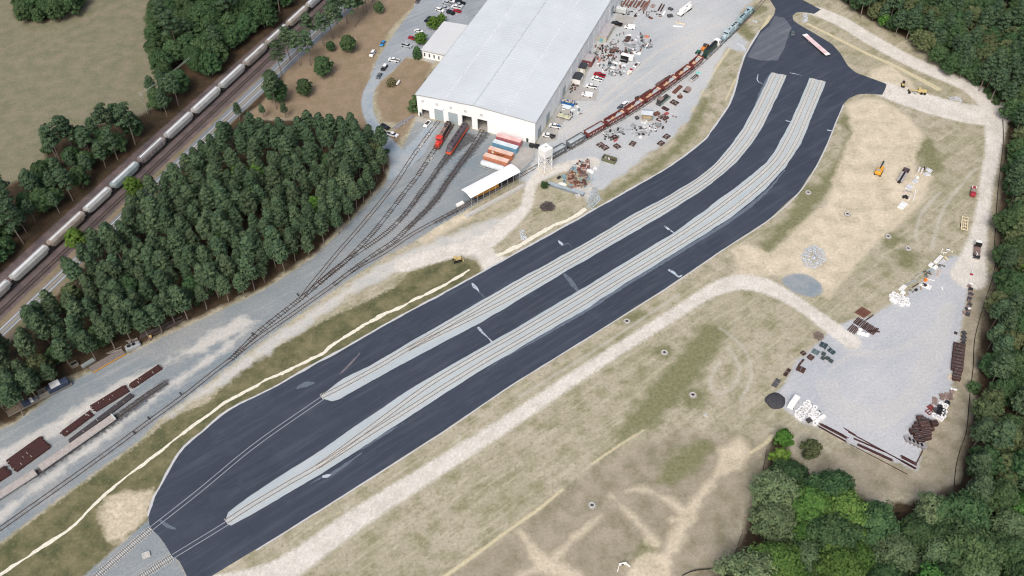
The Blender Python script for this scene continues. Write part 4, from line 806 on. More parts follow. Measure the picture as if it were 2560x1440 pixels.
put(loco(plen((1763, 149), (1803, 109)), P_('green', (44,66,58)), m_white, P_('darkgreen', (40,56,52)), 'dark green locomotive with a white cab between red hoppers and silver locomotive', 5, stripe=m_white, hoodtop=m_black), (1763, 148), (1805, 108), off=.9)
put(loco(plen((1808, 103), (1845, 70)), P_('silver', (172,190,196)), P_('silver', (172,190,196)), P_('silver_dk', (120,140,146)), 'silver grey locomotive with a row of black roof fans', 5), (1846, 70), (1808, 106), off=-.9)
put(loco(plen((1848, 66), (1884, 29)), P_('steel', (150,176,184)), P_('steel', (150,176,184)), P_('steel_dk', (84,104,108)), 'steel blue grey locomotive at the far end of the row', 4), (1848, 66), (1885, 28), off=.9)
# yellow boxcar and black car under the canopy
t = thing('boxcar', 'yellow boxcar half hidden under the white canopy', 'freight car'); L = plen((1190, 497), (1248, 470)); o = MB(); o.bevel_box(0, 0, 1.1, L, 2.9, 3.0, .12); [o.box(-L/2+.5+k*(L-1)/12, -1.48, 1.3, .12, .1, 2.6) for k in range(13)]; o.build('body', mat('yellow_paint', lin((206,152,62)), .6, var=.12, dirt=lin((120,90,60))), t); MB().box(-.5, -1.52, 1.3, 2.6, .08, 2.6).build('door', mat('amber_paint', lin((188,136,56)), .6), t); MB().box(0, 0, 1.0, L+.4, .5, .3).build('frame', m_bogie, t); [bogie(t, s*(L/2-1.8)) for s in (-1, 1)]
put(t, (1190, 498), (1248, 471), off=1.5)
t = thing('gondola_car', 'black low car under the right end of the white canopy', 'freight car'); L = plen((1251, 469), (1288, 452)); o = MB(); o.box(0, 0, 1.0, L, 2.8, .3); [o.box(0, s*1.36, 1.3, L, .1, 1.2) for s in (-1, 1)]; [o.box(s*(L/2-.05), 0, 1.3, .1, 2.6, 1.2) for s in (-1, 1)]; o.build('body', mat('sooty_black', (.03,.03,.035), .8), t); [bogie(t, s*(L/2-1.6)) for s in (-1, 1)]; put(t, (1251, 469), (1288, 452), off=1.5)
# wooden deck flatcars
m_deck = mat('bleached_planks', (.42,.385,.36), .9, var=.18, scale=1.4, dirt=(.3,.25,.23), dirt_amt=.5)
for (a, b), lb in ((((102, 1174), (287, 1045)), 'long weathered wooden flatcar with a pale end frame'), (((-40, 1268), (91, 1183)), 'weathered wooden flatcar cut off at the left edge')):
    L = plen(a, b); t = thing('flatcar', lb, 'freight car', group='two wooden flatcars in the rail yard'); o = MB(); nb = int(L/1.9)
    for k in range(nb): o.box(-L/2+(k+.5)*L/nb, 0, 1.15, L/nb-.03, 2.9, .1)
    o.build('deck', m_deck, t); o = MB(); [o.box(0, s*1.4, .85, L, .14, .29) for s in (-1, 1)]; o.box(0, 0, .6, L, .9, .5); o.build('frame', m_trim, t); [bogie(t, s*(L/2-2.4)) for s in (-1, 1)]
    if a[0] > 0: MB().box(L/2-.2, 0, 1.26, .3, 2.9, .5).build('end_frame', mat('pale_green_paint', (.5,.58,.54)), t)
    put(t, a, b)
# ------------------------------------------------------------------ vehicles
def paint(n, c, **k): return mat('car_paint_'+n, lin(c), .35, var=.04, spec=.5, **k)
CP = {'white': paint('white', (232,234,234)), 'silver': paint('silver', (176,182,188)), 'black': paint('black', (22,24,28)), 'red': paint('red', (168,24,40)), 'grey': paint('grey', (96,104,110)), 'blue': paint('blue', (52,134,190)), 'navy': paint('navy', (58,72,84)), 'brown': paint('brown', (92,80,76))}
m_tyre = mat('tyre_rubber', (.02,.02,.02), .9)
def side(mb, prof, w, inset=0.0, z_in=99):
    "side silhouette (x,z) given a width; points above z_in are pulled in"
    L = [(x, -(w/2-(inset if z > z_in else 0)), z) for x, z in prof]; R = [(x, (w/2-(inset if z > z_in else 0)), z) for x, z in prof]
    return mb.loft([L, R])
def wheels(t, xs, w, r=.36):
    for x in xs:
        for s in (-1, 1): MB().tube((x, s*(w/2-.24), r), (x, s*(w/2+.01), r), r, 12).build('wheel', m_tyre, t)
VP = {}
def vehicle(kind, col):
    if (kind, col) in VP: return VP[(kind, col)], False
    c = CP[col]; nm = {'car': 'parked_car', 'suv': 'parked_suv', 'pickup': 'pickup_truck', 'van': 'parked_van', 'jeep': 'parked_jeep', 'convertible': 'open_top_car', 'workpickup': 'work_truck'}[kind]
    t = thing(nm, '', kind); VP[(kind, col)] = t
    if kind == 'car':
        side(MB(), [(-2.3,.35),(2.3,.35),(2.32,.66),(2.15,.84),(1.05,.97),(-1.7,1.02),(-2.28,.9)], 1.82).build('body', c, t)
        MB().loft([[(-1.75,-.84,1.0),(1.1,-.84,.96),(1.1,.84,.96),(-1.75,.84,1.0)],[(-1.1,-.66,1.42),(.35,-.66,1.42),(.35,.66,1.42),(-1.1,.66,1.42)]]).build('windows', m_glass, t)
        MB().bevel_box(-.38,0,1.421,1.5,1.34,.07,.04).build('roof', c, t); wheels(t, (-1.4,1.4), 1.82, .33)
    elif kind in ('suv', 'jeep'):
        rc = CP['white'] if kind == 'jeep' else c
        side(MB(), [(-2.35,.4),(2.35,.4),(2.37,.85),(2.2,1.05),(1.1,1.14),(-2.2,1.16),(-2.36,1.0)], 1.94).build('body', c, t)
        MB().loft([[(-2.25,-.9,1.15),(1.15,-.9,1.13),(1.15,.9,1.13),(-2.25,.9,1.15)],[(-2.0,-.74,1.72),(.45,-.74,1.72),(.45,.74,1.72),(-2.0,.74,1.72)]]).build('windows', m_glass, t)
        MB().bevel_box(-.78,0,1.721,2.5,1.52,.09,.05).build('roof', rc, t); wheels(t, (-1.45,1.45), 1.94, .4)
    elif kind in ('pickup', 'workpickup'):
        side(MB(), [(.0,.45),(2.9,.45),(2.92,.95),(2.75,1.12),(1.6,1.2),(.0,1.2)], 2.0).build('body', c, t)
        MB().loft([[(-.75,-.92,1.2),(1.7,-.92,1.19),(1.7,.92,1.19),(-.75,.92,1.2)],[(-.55,-.76,1.8),(.95,-.76,1.8),(.95,.76,1.8),(-.55,.76,1.8)]]).build('windows', m_glass, t)
        o = MB(); o.bevel_box(.2,0,1.801,1.55,1.56,.08,.05); o.build('roof', c, t)
        side(MB(), [(-.75,.45),(-.001,.45),(-.001,1.2),(-.75,1.2)], 2.0).build('rear_cab', c, t)
        o = MB(); o.box(-1.82,0,.45,2.14,1.99,.35); [o.box(-1.82,s*.93,.8,2.14,.14,.42) for s in (-1,1)]; o.box(-2.84,0,.8,.1,1.72,.42)
        if kind == 'pickup': o.build('bed', c, t); MB().box(-1.8,0,.801,2.0,1.7,.03).build('bed_liner', m_black, t)
        else: MB().box(-1.9,0,.85,2.5,2.2,.14).build('flat_bed', m_black, t); q = MB(); q.box(-.75,0,.99,.1,2.1,1.0); [q.tube((-3.1,s,.99),(-.8,s,1.7),.05,5) for s in (-.9,.9)]; q.build('rack', m_trim, t)
        wheels(t, (-1.85,1.85), 2.0, .4)
    elif kind == 'van':
        side(MB(), [(-2.8,.4),(2.7,.4),(2.75,.9),(2.5,1.15),(1.75,1.3),(1.1,2.0),(.8,2.12),(-2.75,2.12),(-2.82,1.9)], 2.0, .12, 1.5).build('body', c, t)
        MB().loft([[(1.8,-.8,1.33),(1.8,.8,1.33),(1.83,.8,1.35),(1.83,-.8,1.35)],[(1.2,-.72,1.95),(1.2,.72,1.95),(1.24,.72,1.97),(1.24,-.72,1.97)]]).build('windscreen', m_glass, t)
        [MB().box(1.0,s*.95,1.3,.8,.06,.45).build('side_window', m_glass, t) for s in (-1,1)]; wheels(t, (-1.7,1.7), 2.0, .38)
    elif kind == 'convertible':
        side(MB(), [(-2.4,.35),(2.4,.35),(2.42,.7),(2.2,.88),(-2.2,.95),(-2.42,.8)], 1.86).build('body', c, t)
        MB().box(-.55,0,.93,2.3,1.4,.03).build('seats', mat('dark_brown_leather', (.06,.04,.035), .7), t); MB().loft([[(1.0,-.8,.9),(1.0,.8,.9),(1.05,.8,.9),(1.05,-.8,.9)],[(.55,-.7,1.3),(.55,.7,1.3),(.6,.7,1.3),(.6,-.7,1.3)]]).build('windscreen', m_glass, t); wheels(t, (-1.45,1.45), 1.86, .33)
    return t, True
CATN = {'car': 'car', 'suv': 'suv', 'pickup': 'pickup', 'van': 'van', 'jeep': 'jeep', 'convertible': 'car', 'workpickup': 'truck'}
def park(kind, col, px, d, label, group='cars parked around the hall'):
    v, new = vehicle(kind, col); rz = heading(px, d); loc = on(px)
    if new: v.location = loc; v.rotation_euler = (0, 0, rz); tag(v, label, CATN[kind], group); return v
    r = dup(v, loc, rz, label, group); r['category'] = CATN[kind]; return r
for a in [
 ('pickup','silver',(1017,117),(29,6),'silver white pickup parked between the red car and the conical evergreen'),
 ('pickup','white',(985,153),(-29,-5),'white pickup facing left on the drive by the office lawn'),
 ('jeep','black',(961,172),(-7,9),'black boxy off roader with a white roof on the drive'),
 ('car','grey',(948,192),(-9,14),'dark grey car on the drive right beside the round bush'),
 ('suv','white',(931.5,137),(-8,13),'white off road car standing on the brown lawn'),
 ('car','blue',(957,111),(-9,14),'bright blue car at the lawn edge above the white off roader'),
 ('car','red',(1031,98),(15,5),'red car half under the round tree by the office'),
 ('car','white',(1047,80),(18,5),'white car just above the round tree by the office'),
 ('suv','black',(1071,52),(-10,7),'black suv behind the two round trees'),
 ('suv','white',(1100,28),(20,6),'white suv at the left end of the front car park row'),
 ('car','silver',(1113,22),(18,5),'silver car behind the white suv in the car park'),
 ('pickup','silver',(1118,10),(-20,-5),'silver pickup in the second car park row on the left'),
 ('car','white',(1127,4),(18,6),'white car near the top edge in the left car park row'),
 ('suv','black',(1127,34.5),(24,8),'black suv in the front car park row beside the red car'),
 ('car','red',(1143,29.5),(-24,-7),'low red car in the car park between black suv and white pickup'),
 ('pickup','white',(1141,21),(-20,-5),'white pickup in the car park behind the red car'),
 ('car','silver',(1149,14.5),(18,7),'silver car in the car park behind the white pickup'),
 ('pickup','black',(1151,9),(-20,-7),'black pickup in the top right of the car park'),
 ('car','brown',(1045,4),(-6,8),'brown car alone on the gravel edge at the top'),
 ('car','navy',(1137,0),(18,5),'dark car cut by the top edge of the photo'),
 ('suv','black',(963,320.5),(15,6),'black suv at the tip of the pine wood'),
 ('pickup','white',(981,339),(16,5),'white pickup below the black suv by the pine wood'),
 ('convertible','white',(1068.5,312),(-9,11),'white open car with dark seats in front of the hall'),
 ('suv','navy',(1981,85),(0,12),'dark blue grey suv alone on the upper asphalt'),
 ('pickup','white',(1388,318),(-35,-7),'white pickup loaded with blue barrels nearest the hall corner side'),
 ('workpickup','white',(1371,342),(-34,-6),'white work truck with a black flat bed at the hall corner'),
 ('van','white',(1468,240),(-30,-6),'white van parked on a concrete square'),
 ('pickup','white',(1479,219),(-30,-6),'white pickup parked alone above the white van'),
 ('pickup','white',(1493,200),(-30,-8),'white pickup tucked against the red pickup'),
 ('pickup','red',(1499,190),(-30,-8),'red pickup beside the junk rows'),
 ('convertible','white',(1591,164),(10,-11),'white open car with dark interior on the gravel lot'),
 ('van','white',(1574,71),(-24,-3),'white van standing above the scrap rows'),
 ('pickup','black',(1542,62),(-20,-5),'black pickup near the far hall door'),
 ('suv','white',(1563,262.5),(12,-9),'white suv beside the red hoppers'),
 ('car','grey',(1553,269),(12,-9),'grey car parked nose to tail with the white suv'),
]: park(*a)
o = MB(); o.tube((-1.5,-.4,.85),(-1.5,-.4,1.5),.3,10); o.tube((-2.2,.3,.85),(-2.2,.3,1.45),.3,10); o.box(-2.0,-.4,.85,.5,.5,.4); q = o.build('blue_load', mat('blue_barrel', (.1,.22,.42), .5)); q.location = (*on((1388, 318))[:2], 0); q.rotation_euler = (0, 0, heading((1388, 318), (-35, -7))); tag(q, 'blue barrels lying in the bed of a white pickup', 'barrels')
def T(name, label, cat, px, d, group=None): return thing(name, label, cat, on(px), heading(px, d), group)
def wh(t, xs, ys, r, w=.35):
    for x in xs:
        for y in ys: MB().tube((x, y-w/2, r), (x, y+w/2, r), r, 14).build('wheel', m_tyre, t)
m_ylw = mat('machine_yellow', lin((222,160,48)), .55, var=.1, dirt=lin((150,110,50))); m_paleylw = mat('faded_machine_yellow', lin((196,176,124)), .6, var=.12); m_or = mat('machine_orange', lin((216,128,50)), .55, var=.1)
t = T('box_truck', 'old silver box truck with a ribbed white roof by the far hall door', 'truck', (1549, 33), (-30, -6)); MB().bevel_box(-.8,0,1.0,5.6,2.4,2.3,.15).build('box', mat('dull_silver', (.5,.53,.53), .5, var=.08), t); o = MB(); [o.box(-3.3+k*.8,0,3.301,.35,2.3,.06) for k in range(7)]; o.build('roof_ribs', m_white, t); MB().bevel_box(3.0,0,.6,1.7,2.2,1.5,.2).build('cab', m_trim, t); wh(t, (-2.4,2.6), (-1.0,1.0), .45)
t = T('mobile_crane', 'white mobile crane with many wheels on the gravel lot', 'crane', (1711, 31), (32, -24)); MB().box(0,0,.9,10.5,2.6,.7).build('carrier', m_white, t); MB().bevel_box(4.2,-.5,1.6,2.0,1.4,1.2,.15).build('cab', m_white, t); MB().bevel_box(-1.4,.2,1.602,4.0,2.3,1.3,.2).build('house', m_white, t); MB().box(1.0,.5,2.6,10.0,.8,.8).build('boom', m_white, t); MB().box(5.6,0,.5,.9,2.5,.5).build('bumper', m_paleylw, t); wh(t, (-4.2,-2.8,1.6,3.0,4.3), (-1.15,1.15), .55)
t = T('wheel_loader', 'orange wheel loader beside the green locomotive', 'loader', (1761, 123), (10, -14)); MB().bevel_box(-1.2,0,.8,3.0,1.9,1.3,.2).build('rear_body', m_or, t); MB().bevel_box(.7,0,.8,1.2,1.5,1.0,.1).build('front_frame', m_or, t); MB().bevel_box(-.4,0,2.11,1.3,1.4,1.2,.1).build('cab', m_glass, t); o = MB(); [o.box(1.9,s*.55,1.0,2.0,.2,.3) for s in (-1,1)]; o.build('lift_arm', m_or, t); MB().box(3.1,0,.3,.9,2.4,.9,taper=.7).build('bucket', m_black, t); wh(t, (-1.6,.9), (-.95,.95), .68, .5)
t = T('farm_tractor', 'small dark green tractor near the orange loader', 'tractor', (1746, 134), (8, -6)); MB().bevel_box(.6,0,.7,1.7,.8,.7,.1).build('hood', mat('tractor_green', (.03,.14,.1), .5), t); MB().bevel_box(-.7,0,1.0,1.1,1.2,1.3,.1).build('cab', mat('tractor_green', (.03,.14,.1)), t); wh(t, (-.9,), (-.8,.8), .7, .4); wh(t, (1.1,), (-.65,.65), .42, .25)
t = T('excavator', 'yellow excavator with raised dark arm on the bare sand', 'excavator', (2196, 433), (14, -26)); [MB().bevel_box(0,s*1.2,0,4.2,.6,.9,.25).build('track', m_black, t) for s in (-1,1)]; MB().bevel_box(-.6,0,1.0,3.6,2.7,1.3,.25).build('house', m_ylw, t); MB().bevel_box(.6,-.8,2.301,1.6,1.0,1.1,.12).build('cab', m_ylw, t); MB().box(-.8,.2,2.31,1.3,1.6,.08).build('engine_grille', m_trim, t); o = MB(); o.hexa([(1.2,-.3,1.4),(1.2,.3,1.4),(4.4,.25,3.3),(4.4,-.25,3.3)],[(1.0,-.3,2.1),(1.0,.3,2.1),(4.3,.25,3.9),(4.3,-.25,3.9)]); o.build('boom', m_black, t); MB().hexa([(4.2,-.2,3.2),(4.2,.2,3.2),(6.6,.2,1.6),(6.6,-.2,1.6)],[(4.5,-.2,3.9),(4.5,.2,3.9),(6.9,.2,1.9),(6.9,-.2,1.9)]).build('stick', m_trim, t); MB().box(6.7,0,.7,.9,1.0,.9,taper=.6).build('bucket', m_trim, t)
t = T('motor_grader', 'faded yellow motor grader on the pale road spur', 'grader', (2294, 233), (-36, -3)); MB().bevel_box(-2.3,0,.9,2.8,1.6,1.2,.15).build('engine_body', m_paleylw, t); c = MB().bevel_box(-.3,0,1.0,1.3,1.4,2.0,.1).build('cab', m_paleylw, t); MB().box(.37,0,2.0,.05,1.2,.7).build('window', m_glass, c); MB().hexa([(.4,-.25,1.3),(4.4,-.2,1.3),(4.4,.2,1.3),(.4,.25,1.3)],[(.4,-.25,1.8),(4.4,-.2,1.65),(4.4,.2,1.65),(.4,.25,1.8)]).build('frame', m_paleylw, t); MB().box(2.0,0,.15,.25,3.4,.6,.5).build('blade', m_trim, t); wh(t, (-3.0,-1.5,4.0), (-.95,.95), .62, .4)
t = T('skid_loader', 'small loader with dark cab left of the motor grader', 'loader', (2257, 214), (-1, 10)); MB().bevel_box(-.3,0,.4,2.4,1.3,1.0,.12).build('body', m_paleylw, t); MB().bevel_box(-.2,0,1.41,1.2,1.1,1.0,.08).build('cab', m_black, t); MB().box(1.5,0,.15,.8,1.8,.6,taper=.7).build('bucket', m_black, t); wh(t, (-.8,.5), (-.75,.75), .42, .3)
t = T('bulldozer', 'faded yellow bulldozer on the grass bank between yard and asphalt', 'bulldozer', (1143, 652), (22, -6)); [MB().bevel_box(0,s*.95,0,3.4,.55,.9,.25).build('track', m_black, t) for s in (-1,1)]; MB().bevel_box(.5,0,.8,2.4,1.2,1.0,.12).build('hood', m_paleylw, t); o = MB(); [o.tube((x,y,.9),(x,y,2.3),.05,5) for x in (-1.3,-.1) for y in (-.6,.6)]; o.box(-.7,0,2.3,1.5,1.5,.1); o.build('canopy', m_paleylw, t); MB().box(2.3,0,.1,.25,3.0,1.1).build('blade', m_paleylw, t)
m_pinkdeck = mat('pink_white_deck', (.72,.60,.60), .6, var=.1, scale=.5, dirt=(.62,.32,.36), dirt_amt=.8)
A, B = (G((2010, 91.5))+0), (G((2069, 143))+0); L = np.linalg.norm(B-A)
t = thing('flatbed_trailer', 'long pink and white flatbed trailer parked on the upper asphalt', 'trailer', tuple((A+B)/2), math.atan2(*(B-A)[::-1])); MB().box(0,0,1.25,L,2.6,.18).build('deck', m_pinkdeck, t); [MB().box(s*(L/2-.9),0,1.435,1.8,2.58,.05).build('end_plate', m_white, t) for s in (-1,1)]; o = MB(); [o.box(0,s*.6,.85,L-2,.18,.4) for s in (-1,1)]; o.build('frame', mat('trailer_red', (.3,.05,.06)), t); wh(t, (L*.28,L*.28+1.3), (-1.05,1.05), .5, .4); [MB().box(-L*.25,s*.8,.02,.16,.16,.9).build('landing_leg', m_trim, t) for s in (-1,1)]
t = T('lowboy_trailer', 'dark low loader trailer with grey deck near the excavator', 'trailer', (2257, 441), (22, -36)); MB().box(-1.4,-.85,.7,7.0,.9,.25).build('deck', mat('grey_planks', (.38,.35,.35), .9, var=.15), t); MB().box(-1.4,.85,.7,7.0,.9,.25).build('deck', mat('grey_planks', (.38,.35,.35)), t); MB().box(-1.4,0,.65,7.2,.75,.35).build('spine', m_black, t); MB().bevel_box(3.6,0,.8,2.8,2.6,.5,.1).build('gooseneck', mat('plum_steel', (.09,.06,.07), .7), t); [MB().box(x,s*.9,1.301,.9,.5,.3).build('ramp', m_black, t) for x in (2.6,) for s in (-1,1)]; wh(t, (2.8,4.2), (-1.1,1.1), .45); MB().box(-5.4,0,.5,1.0,1.2,.6).build('hitch', m_black, t)
t = T('flatbed_truck', 'small red truck with a grey bed beside the perimeter road', 'truck', (2432, 482), (-3, 15)); MB().bevel_box(2.4,0,.6,1.9,2.1,1.4,.18).build('hood', mat('truck_red', (.36,.03,.05), .5), t); MB().bevel_box(.0,0,.8,2.9,2.0,.7,.1).build('bed', mat('grey_bed', (.3,.25,.22), .8), t); MB().box(-2.3,0,.8,1.8,2.1,.3).build('tail', mat('truck_red', (.36,.03,.05)), t); [MB().box(-2.4,s*.8,1.101,1.4,.3,.5).build('side_board', m_white, t) for s in (-1,1)]; wh(t, (-1.9,2.2), (-.95,.95), .42)
t = T('equipment_trailer', 'cream coloured skeletal trailer beside the perimeter road', 'trailer', (2410, 562), (3, -40)); o = MB(); [o.box(0,s*1.15,.7,8.2,.35,.25) for s in (-1,1)]; [o.box(-3.9+k*1.95,0,.72,.3,2.2,.2) for k in range(5)]; [o.box(.3,s*.35,.71,5.4,.22,.22) for s in (-1,1)]; o.build('frame', mat('cream_steel', lin((222,208,176)), .7, var=.1), t); o = MB(); [o.tube((4.0,s*1.1,.8),(6.0,0,.8),.1,6) for s in (-1,1)]; o.build('tongue', mat('cream_steel', lin((222,208,176))), t); wh(t, (-1.4,-.3), (-1.3,1.3), .4)
t = T('boom_truck', 'white cabbed truck with brown bed and folded boom, at the right wood edge', 'truck', (2441, 632), (4, -40)); MB().bevel_box(4.0,0,.7,1.9,2.4,2.1,.2).build('cab', m_white, t); MB().box(4.98,0,1.8,.05,2.1,.7).build('windscreen', m_glass, t); MB().box(2.7,0,.9,.7,2.4,2.0).build('headboard', m_black, t); MB().box(-.4,0,.9,5.4,2.4,.35).build('bed', mat('brown_planks', (.22,.15,.13), .85, var=.2), t); MB().bevel_box(-3.6,0,.9,1.3,2.4,.7,.1).build('crane_base', m_black, t); o = MB(); o.tube((-3.4,.2,1.6),(-3.9,.3,3.0),.22,8); o.tube((-3.9,.3,3.0),(-2.0,.6,2.2),.16,8); o.tube((-2.9,-.6,1.7),(-3.9,-.3,2.5),.12,6); o.build('boom', m_white, t); [MB().tube((-3.6,s*1.2,1.0),(-3.6,s*2.0,.1),.12,6).build('stabiliser', m_white, t) for s in (-1,1)]; wh(t, (-2.6,-1.4,3.6), (-1.05,1.05), .5)
t = T('steel_pole', 'white pole lying behind the boom truck', 'pole', (2432, 672), (-6, 24)); MB().tube((-3.2,0,.3),(3.2,0,.3),.2,8).build('shaft', m_white, t); MB().box(3.6,0,.1,.7,1.1,.35).build('foot', mat('truck_red', (.36,.03,.05)), t)
t = T('box_trailer', 'white enclosed trailer with its dark side open beside the scrap rows', 'trailer', (1567, 150), (30, 7)); MB().bevel_box(0,.3,.6,6.6,2.3,2.3,.2).build('body', m_white, t); MB().box(-1.0,-.87,.65,4.2,.06,2.0).build('opening', m_dark, t); MB().box(-1.0,-1.9,.05,4.0,1.4,.3).build('ramp', m_dark, t); MB().tube((3.4,.3,.5),(4.6,.3,.5),.09,6).build('tongue', m_trim, t); wh(t, (.4,1.4), (-.7,1.3), .36, .22)
t = T('motor_boat', 'small white and red boat with cream bow on the gravel lot', 'boat', (1574, 183), (-8, 10)); R = [[(x, -w_, 1.0), (x, w_, 1.0), (x, w_*.5, .3), (x, -w_*.5, .3)] for x, w_ in ((-2.5, .95), (.5, 1.05), (1.9, .75), (2.7, .1))]; MB().loft(R).build('hull', m_white, t); MB().box(-1.8,0,1.001,1.3,1.5,.25).build('engine_cover', mat('truck_red', (.36,.03,.05)), t); MB().box(.9,0,1.001,1.5,1.2,.1).build('bow_deck', mat('cream_steel', lin((222,208,176))), t)
t = T('camper_van', 'white boxy camper at the lower left corner of the storage yard', 'van', (1983, 1010), (-10, 14)); MB().bevel_box(-.3,0,.5,4.6,2.2,2.0,.2).build('body', m_white, t); MB().loft([[(2.0,-1.05,.55),(3.0,-1.0,.55),(3.0,1.0,.55),(2.0,1.05,.55)],[(2.0,-1.05,2.2),(2.3,-.95,2.2),(2.3,.95,2.2),(2.0,1.05,2.2)]]).build('cab', m_white, t); wh(t, (-1.5,1.9), (-1.0,1.0), .38, .25)
# wrecked locomotive remains and yard odds along the wood edge, lower left
m_navy = mat('dull_navy', (.035,.05,.085), .7, var=.2); m_tanfr = mat('weathered_khaki_steel', (.2,.19,.16), .8, var=.25)
t = T('dismantled_locomotive', 'stripped blue locomotive frame with two cut hoods at the wood edge', 'locomotive', (101, 998), (160, -82)); L = plen((23, 1037), (182, 957)); MB().box(0,0,.6,L,2.6,.7).build('frame', m_tanfr, t)
o = MB(); o.bevel_box(L*.31,0,1.31,L*.34,2.7,2.1,.3); o.build('rear_hood', m_navy, t); MB().box(L*.28,.2,3.415,3.4,3.0,.1).build('loose_roof', mat('pale_sheet', (.55,.57,.58), .5), t)
o = MB(); [o.box(L*.09,s*1.25,1.32,L*.16,.16,1.9) for s in (-1,1)]; [o.box(L*(.02+.045*k),0,3.1,.2,2.4,.15) for k in range(4)]; o.build('rear_rack', m_tanfr, t)
MB().bevel_box(-L*.2,-.5,1.31,L*.12,1.6,1.7,.15).build('front_hood', m_navy, t); o = MB(); [o.box(-L*.37,s*1.2,1.31,L*.24,.2,1.5) for s in (-1,1)]; [o.tube((-L*(.28+.05*k),-.5,1.4),(-L*(.28+.05*k),-.5,2.3),.8,10) for k in range(4)]; o.build('engine_rack', mat('rust_khaki', (.17,.13,.1), .85, var=.3), t); MB().box(-L*.02,.1,1.31,L*.18,1.5,.4).build('blue_panel', mat('slate_blue_sheet', (.16,.2,.26), .6, var=.15), t); MB().box(-L*.12,0,1.31,1.2,1.6,1.0).build('white_cabinet', m_white, t)
t = T('machine_box', 'khaki open machine box at the wood edge, beside a grey slab', 'machinery', (188, 914), (10, -6)); o = MB(); [o.box(0,s*.9,0,2.4,.14,1.6) for s in (-1,1)]; [o.box(s*1.15,0,0,.14,1.8,1.6) for s in (-1,1)]; o.build('shell', m_tanfr, t); MB().box(0,0,.2,2.0,1.6,.9).build('core', m_dark, t)
t = T('steel_slab', 'grey steel slab leaning by the planked metal deck', 'slab', (221, 910), (36, -22)); MB().box(0,0,.1,5.0,1.5,.8).build('slab', mat('blue_grey_sheet', (.25,.28,.28), .7, var=.1), t)
A, B = G((228, 927)), G((310, 880)); L = np.linalg.norm(B-A); t = thing('planked_deck', 'long grey planked metal deck with a yellow front edge', 'platform', tuple((A+B)/2), math.atan2(*(B-A)[::-1])); MB().box(0,0,.3,L,3.4,.35).build('deck', mat('grey_brown_planks', (.2,.175,.165), .9, var=.25, scale=2), t); MB().box(0,-1.78,.35,L,.12,.34).build('yellow_edge', m_ylw, t); [MB().box(k*L*.3,0,0,.4,3.0,.299).build('support', m_bogie, t) for k in (-1,0,1)]
t = T('radiator_hood', 'grey radiator hood with two black fans on the gravel by the wood', 'machinery', (334, 868), (34, -14)); MB().bevel_box(0,0,.1,5.6,2.5,1.5,.35).build('shell', mat('slate_sheet', (.3,.32,.34), .6, var=.1), t); [MB().tube((x,0,1.6),(x,0,1.68),.75,16).build('fan', m_black, t) for x in (-1.3,.4)]
# ------------------------------------------------------------------ stored materials and scrap
def Z(ox, oy, k): return lambda x, y: (ox+x/k, oy+y/k)
m_rustd = mat('dark_rust', (.075,.04,.035), .85, var=.3, scale=1.2, rnd=.25); m_rust = mat('red_rust', (.17,.075,.055), .85, var=.3, scale=1.2, rnd=.25); m_rustp = mat('dusty_rust', (.26,.19,.17), .9, var=.25, rnd=.25); m_scrapg = mat('scrap_grey', (.25,.27,.28), .7, var=.25, rnd=.4); m_scrapd = mat('scrap_dark', (.06,.06,.065), .75, var=.3, rnd=.4); m_bag = mat('white_bag', (.84,.84,.83), .7, var=.05); m_tealg = mat('dark_teal_mesh', (.045,.075,.085), .75, var=.25, rnd=.2); m_pallet = mat('pallet_wood', (.42,.33,.22), .85, var=.25); m_rail_r = mat('rail_stack_rust', (.07,.032,.03), .85, var=.25, scale=1.5)
PR = {}
def proto(name, fn):
    "first call builds the thing with its parts, later calls copy it"
    def place(loc, rz, label, cat, group, sc=1.0):
        s = (sc, sc, sc) if np.isscalar(sc) else sc
        if name not in PR:
            t = thing(name.split('|')[0], label, cat, loc, rz, group); fn(t); t.scale = s; PR[name] = t; return t
        r = dup(PR[name], loc, rz, label, group, s); r['category'] = cat; return r
    return place
def f_ring(t): MB().ring(0,0,0,.88,.4,.75,18).build('coil', m_bag, t, False); MB().tube((0,0,.01),(0,0,.06),.39,12).build('core', m_scrapd, t)
def f_bag(t): MB().loft([[(x*k,y*k,z) for x,y in ((-.7,-.55),(-.3,-.75),(.4,-.72),(.75,-.4),(.72,.4),(.35,.74),(-.4,.7),(-.74,.35))] for z,k in ((0,.95),(.45,1.04),(.85,.92),(1.0,.55))]).build('bag', m_bag, t)
def f_wbox(t): MB().bevel_box(0,0,.12,1.5,1.4,.95,.06).build('box', m_bag, t); MB().box(0,0,0,1.4,1.3,.119).build('pallet', m_pallet, t)
def f_crate(t):
    o = MB(); n = 5
    for k in range(n): o.box(-.85+k*.425,0,.16,.39,2.3,1.25)
    o.build('ties', m_rustd, t); o = MB(); [o.box(0,s*.8,1.415,2.15,.07,.02) for s in (-1,1)]; o.build('bands', m_scrapg, t); MB().box(0,0,0,1.9,2.0,.159).build('bearers', m_rustd, t)
def f_beam(t): o = MB(); o.box(0,0,0,4.4,.34,.08); o.box(0,0,.081,4.4,.12,.26); o.box(0,0,.342,4.4,.34,.08); o.build('beam', m_rustd, t)
def f_rbeam(t): o = MB(); o.box(0,0,0,4.4,.34,.08); o.box(0,0,.081,4.4,.12,.26); o.box(0,0,.342,4.4,.34,.08); o.build('beam', m_rust, t)
def f_smallpal(t): o = MB(); [o.box(-.5+k*.33,0,.12,.28,1.2,.5) for k in range(4)]; o.build('load', m_rustp, t); MB().box(0,0,0,1.3,1.2,.119).build('pallet', m_pallet, t)
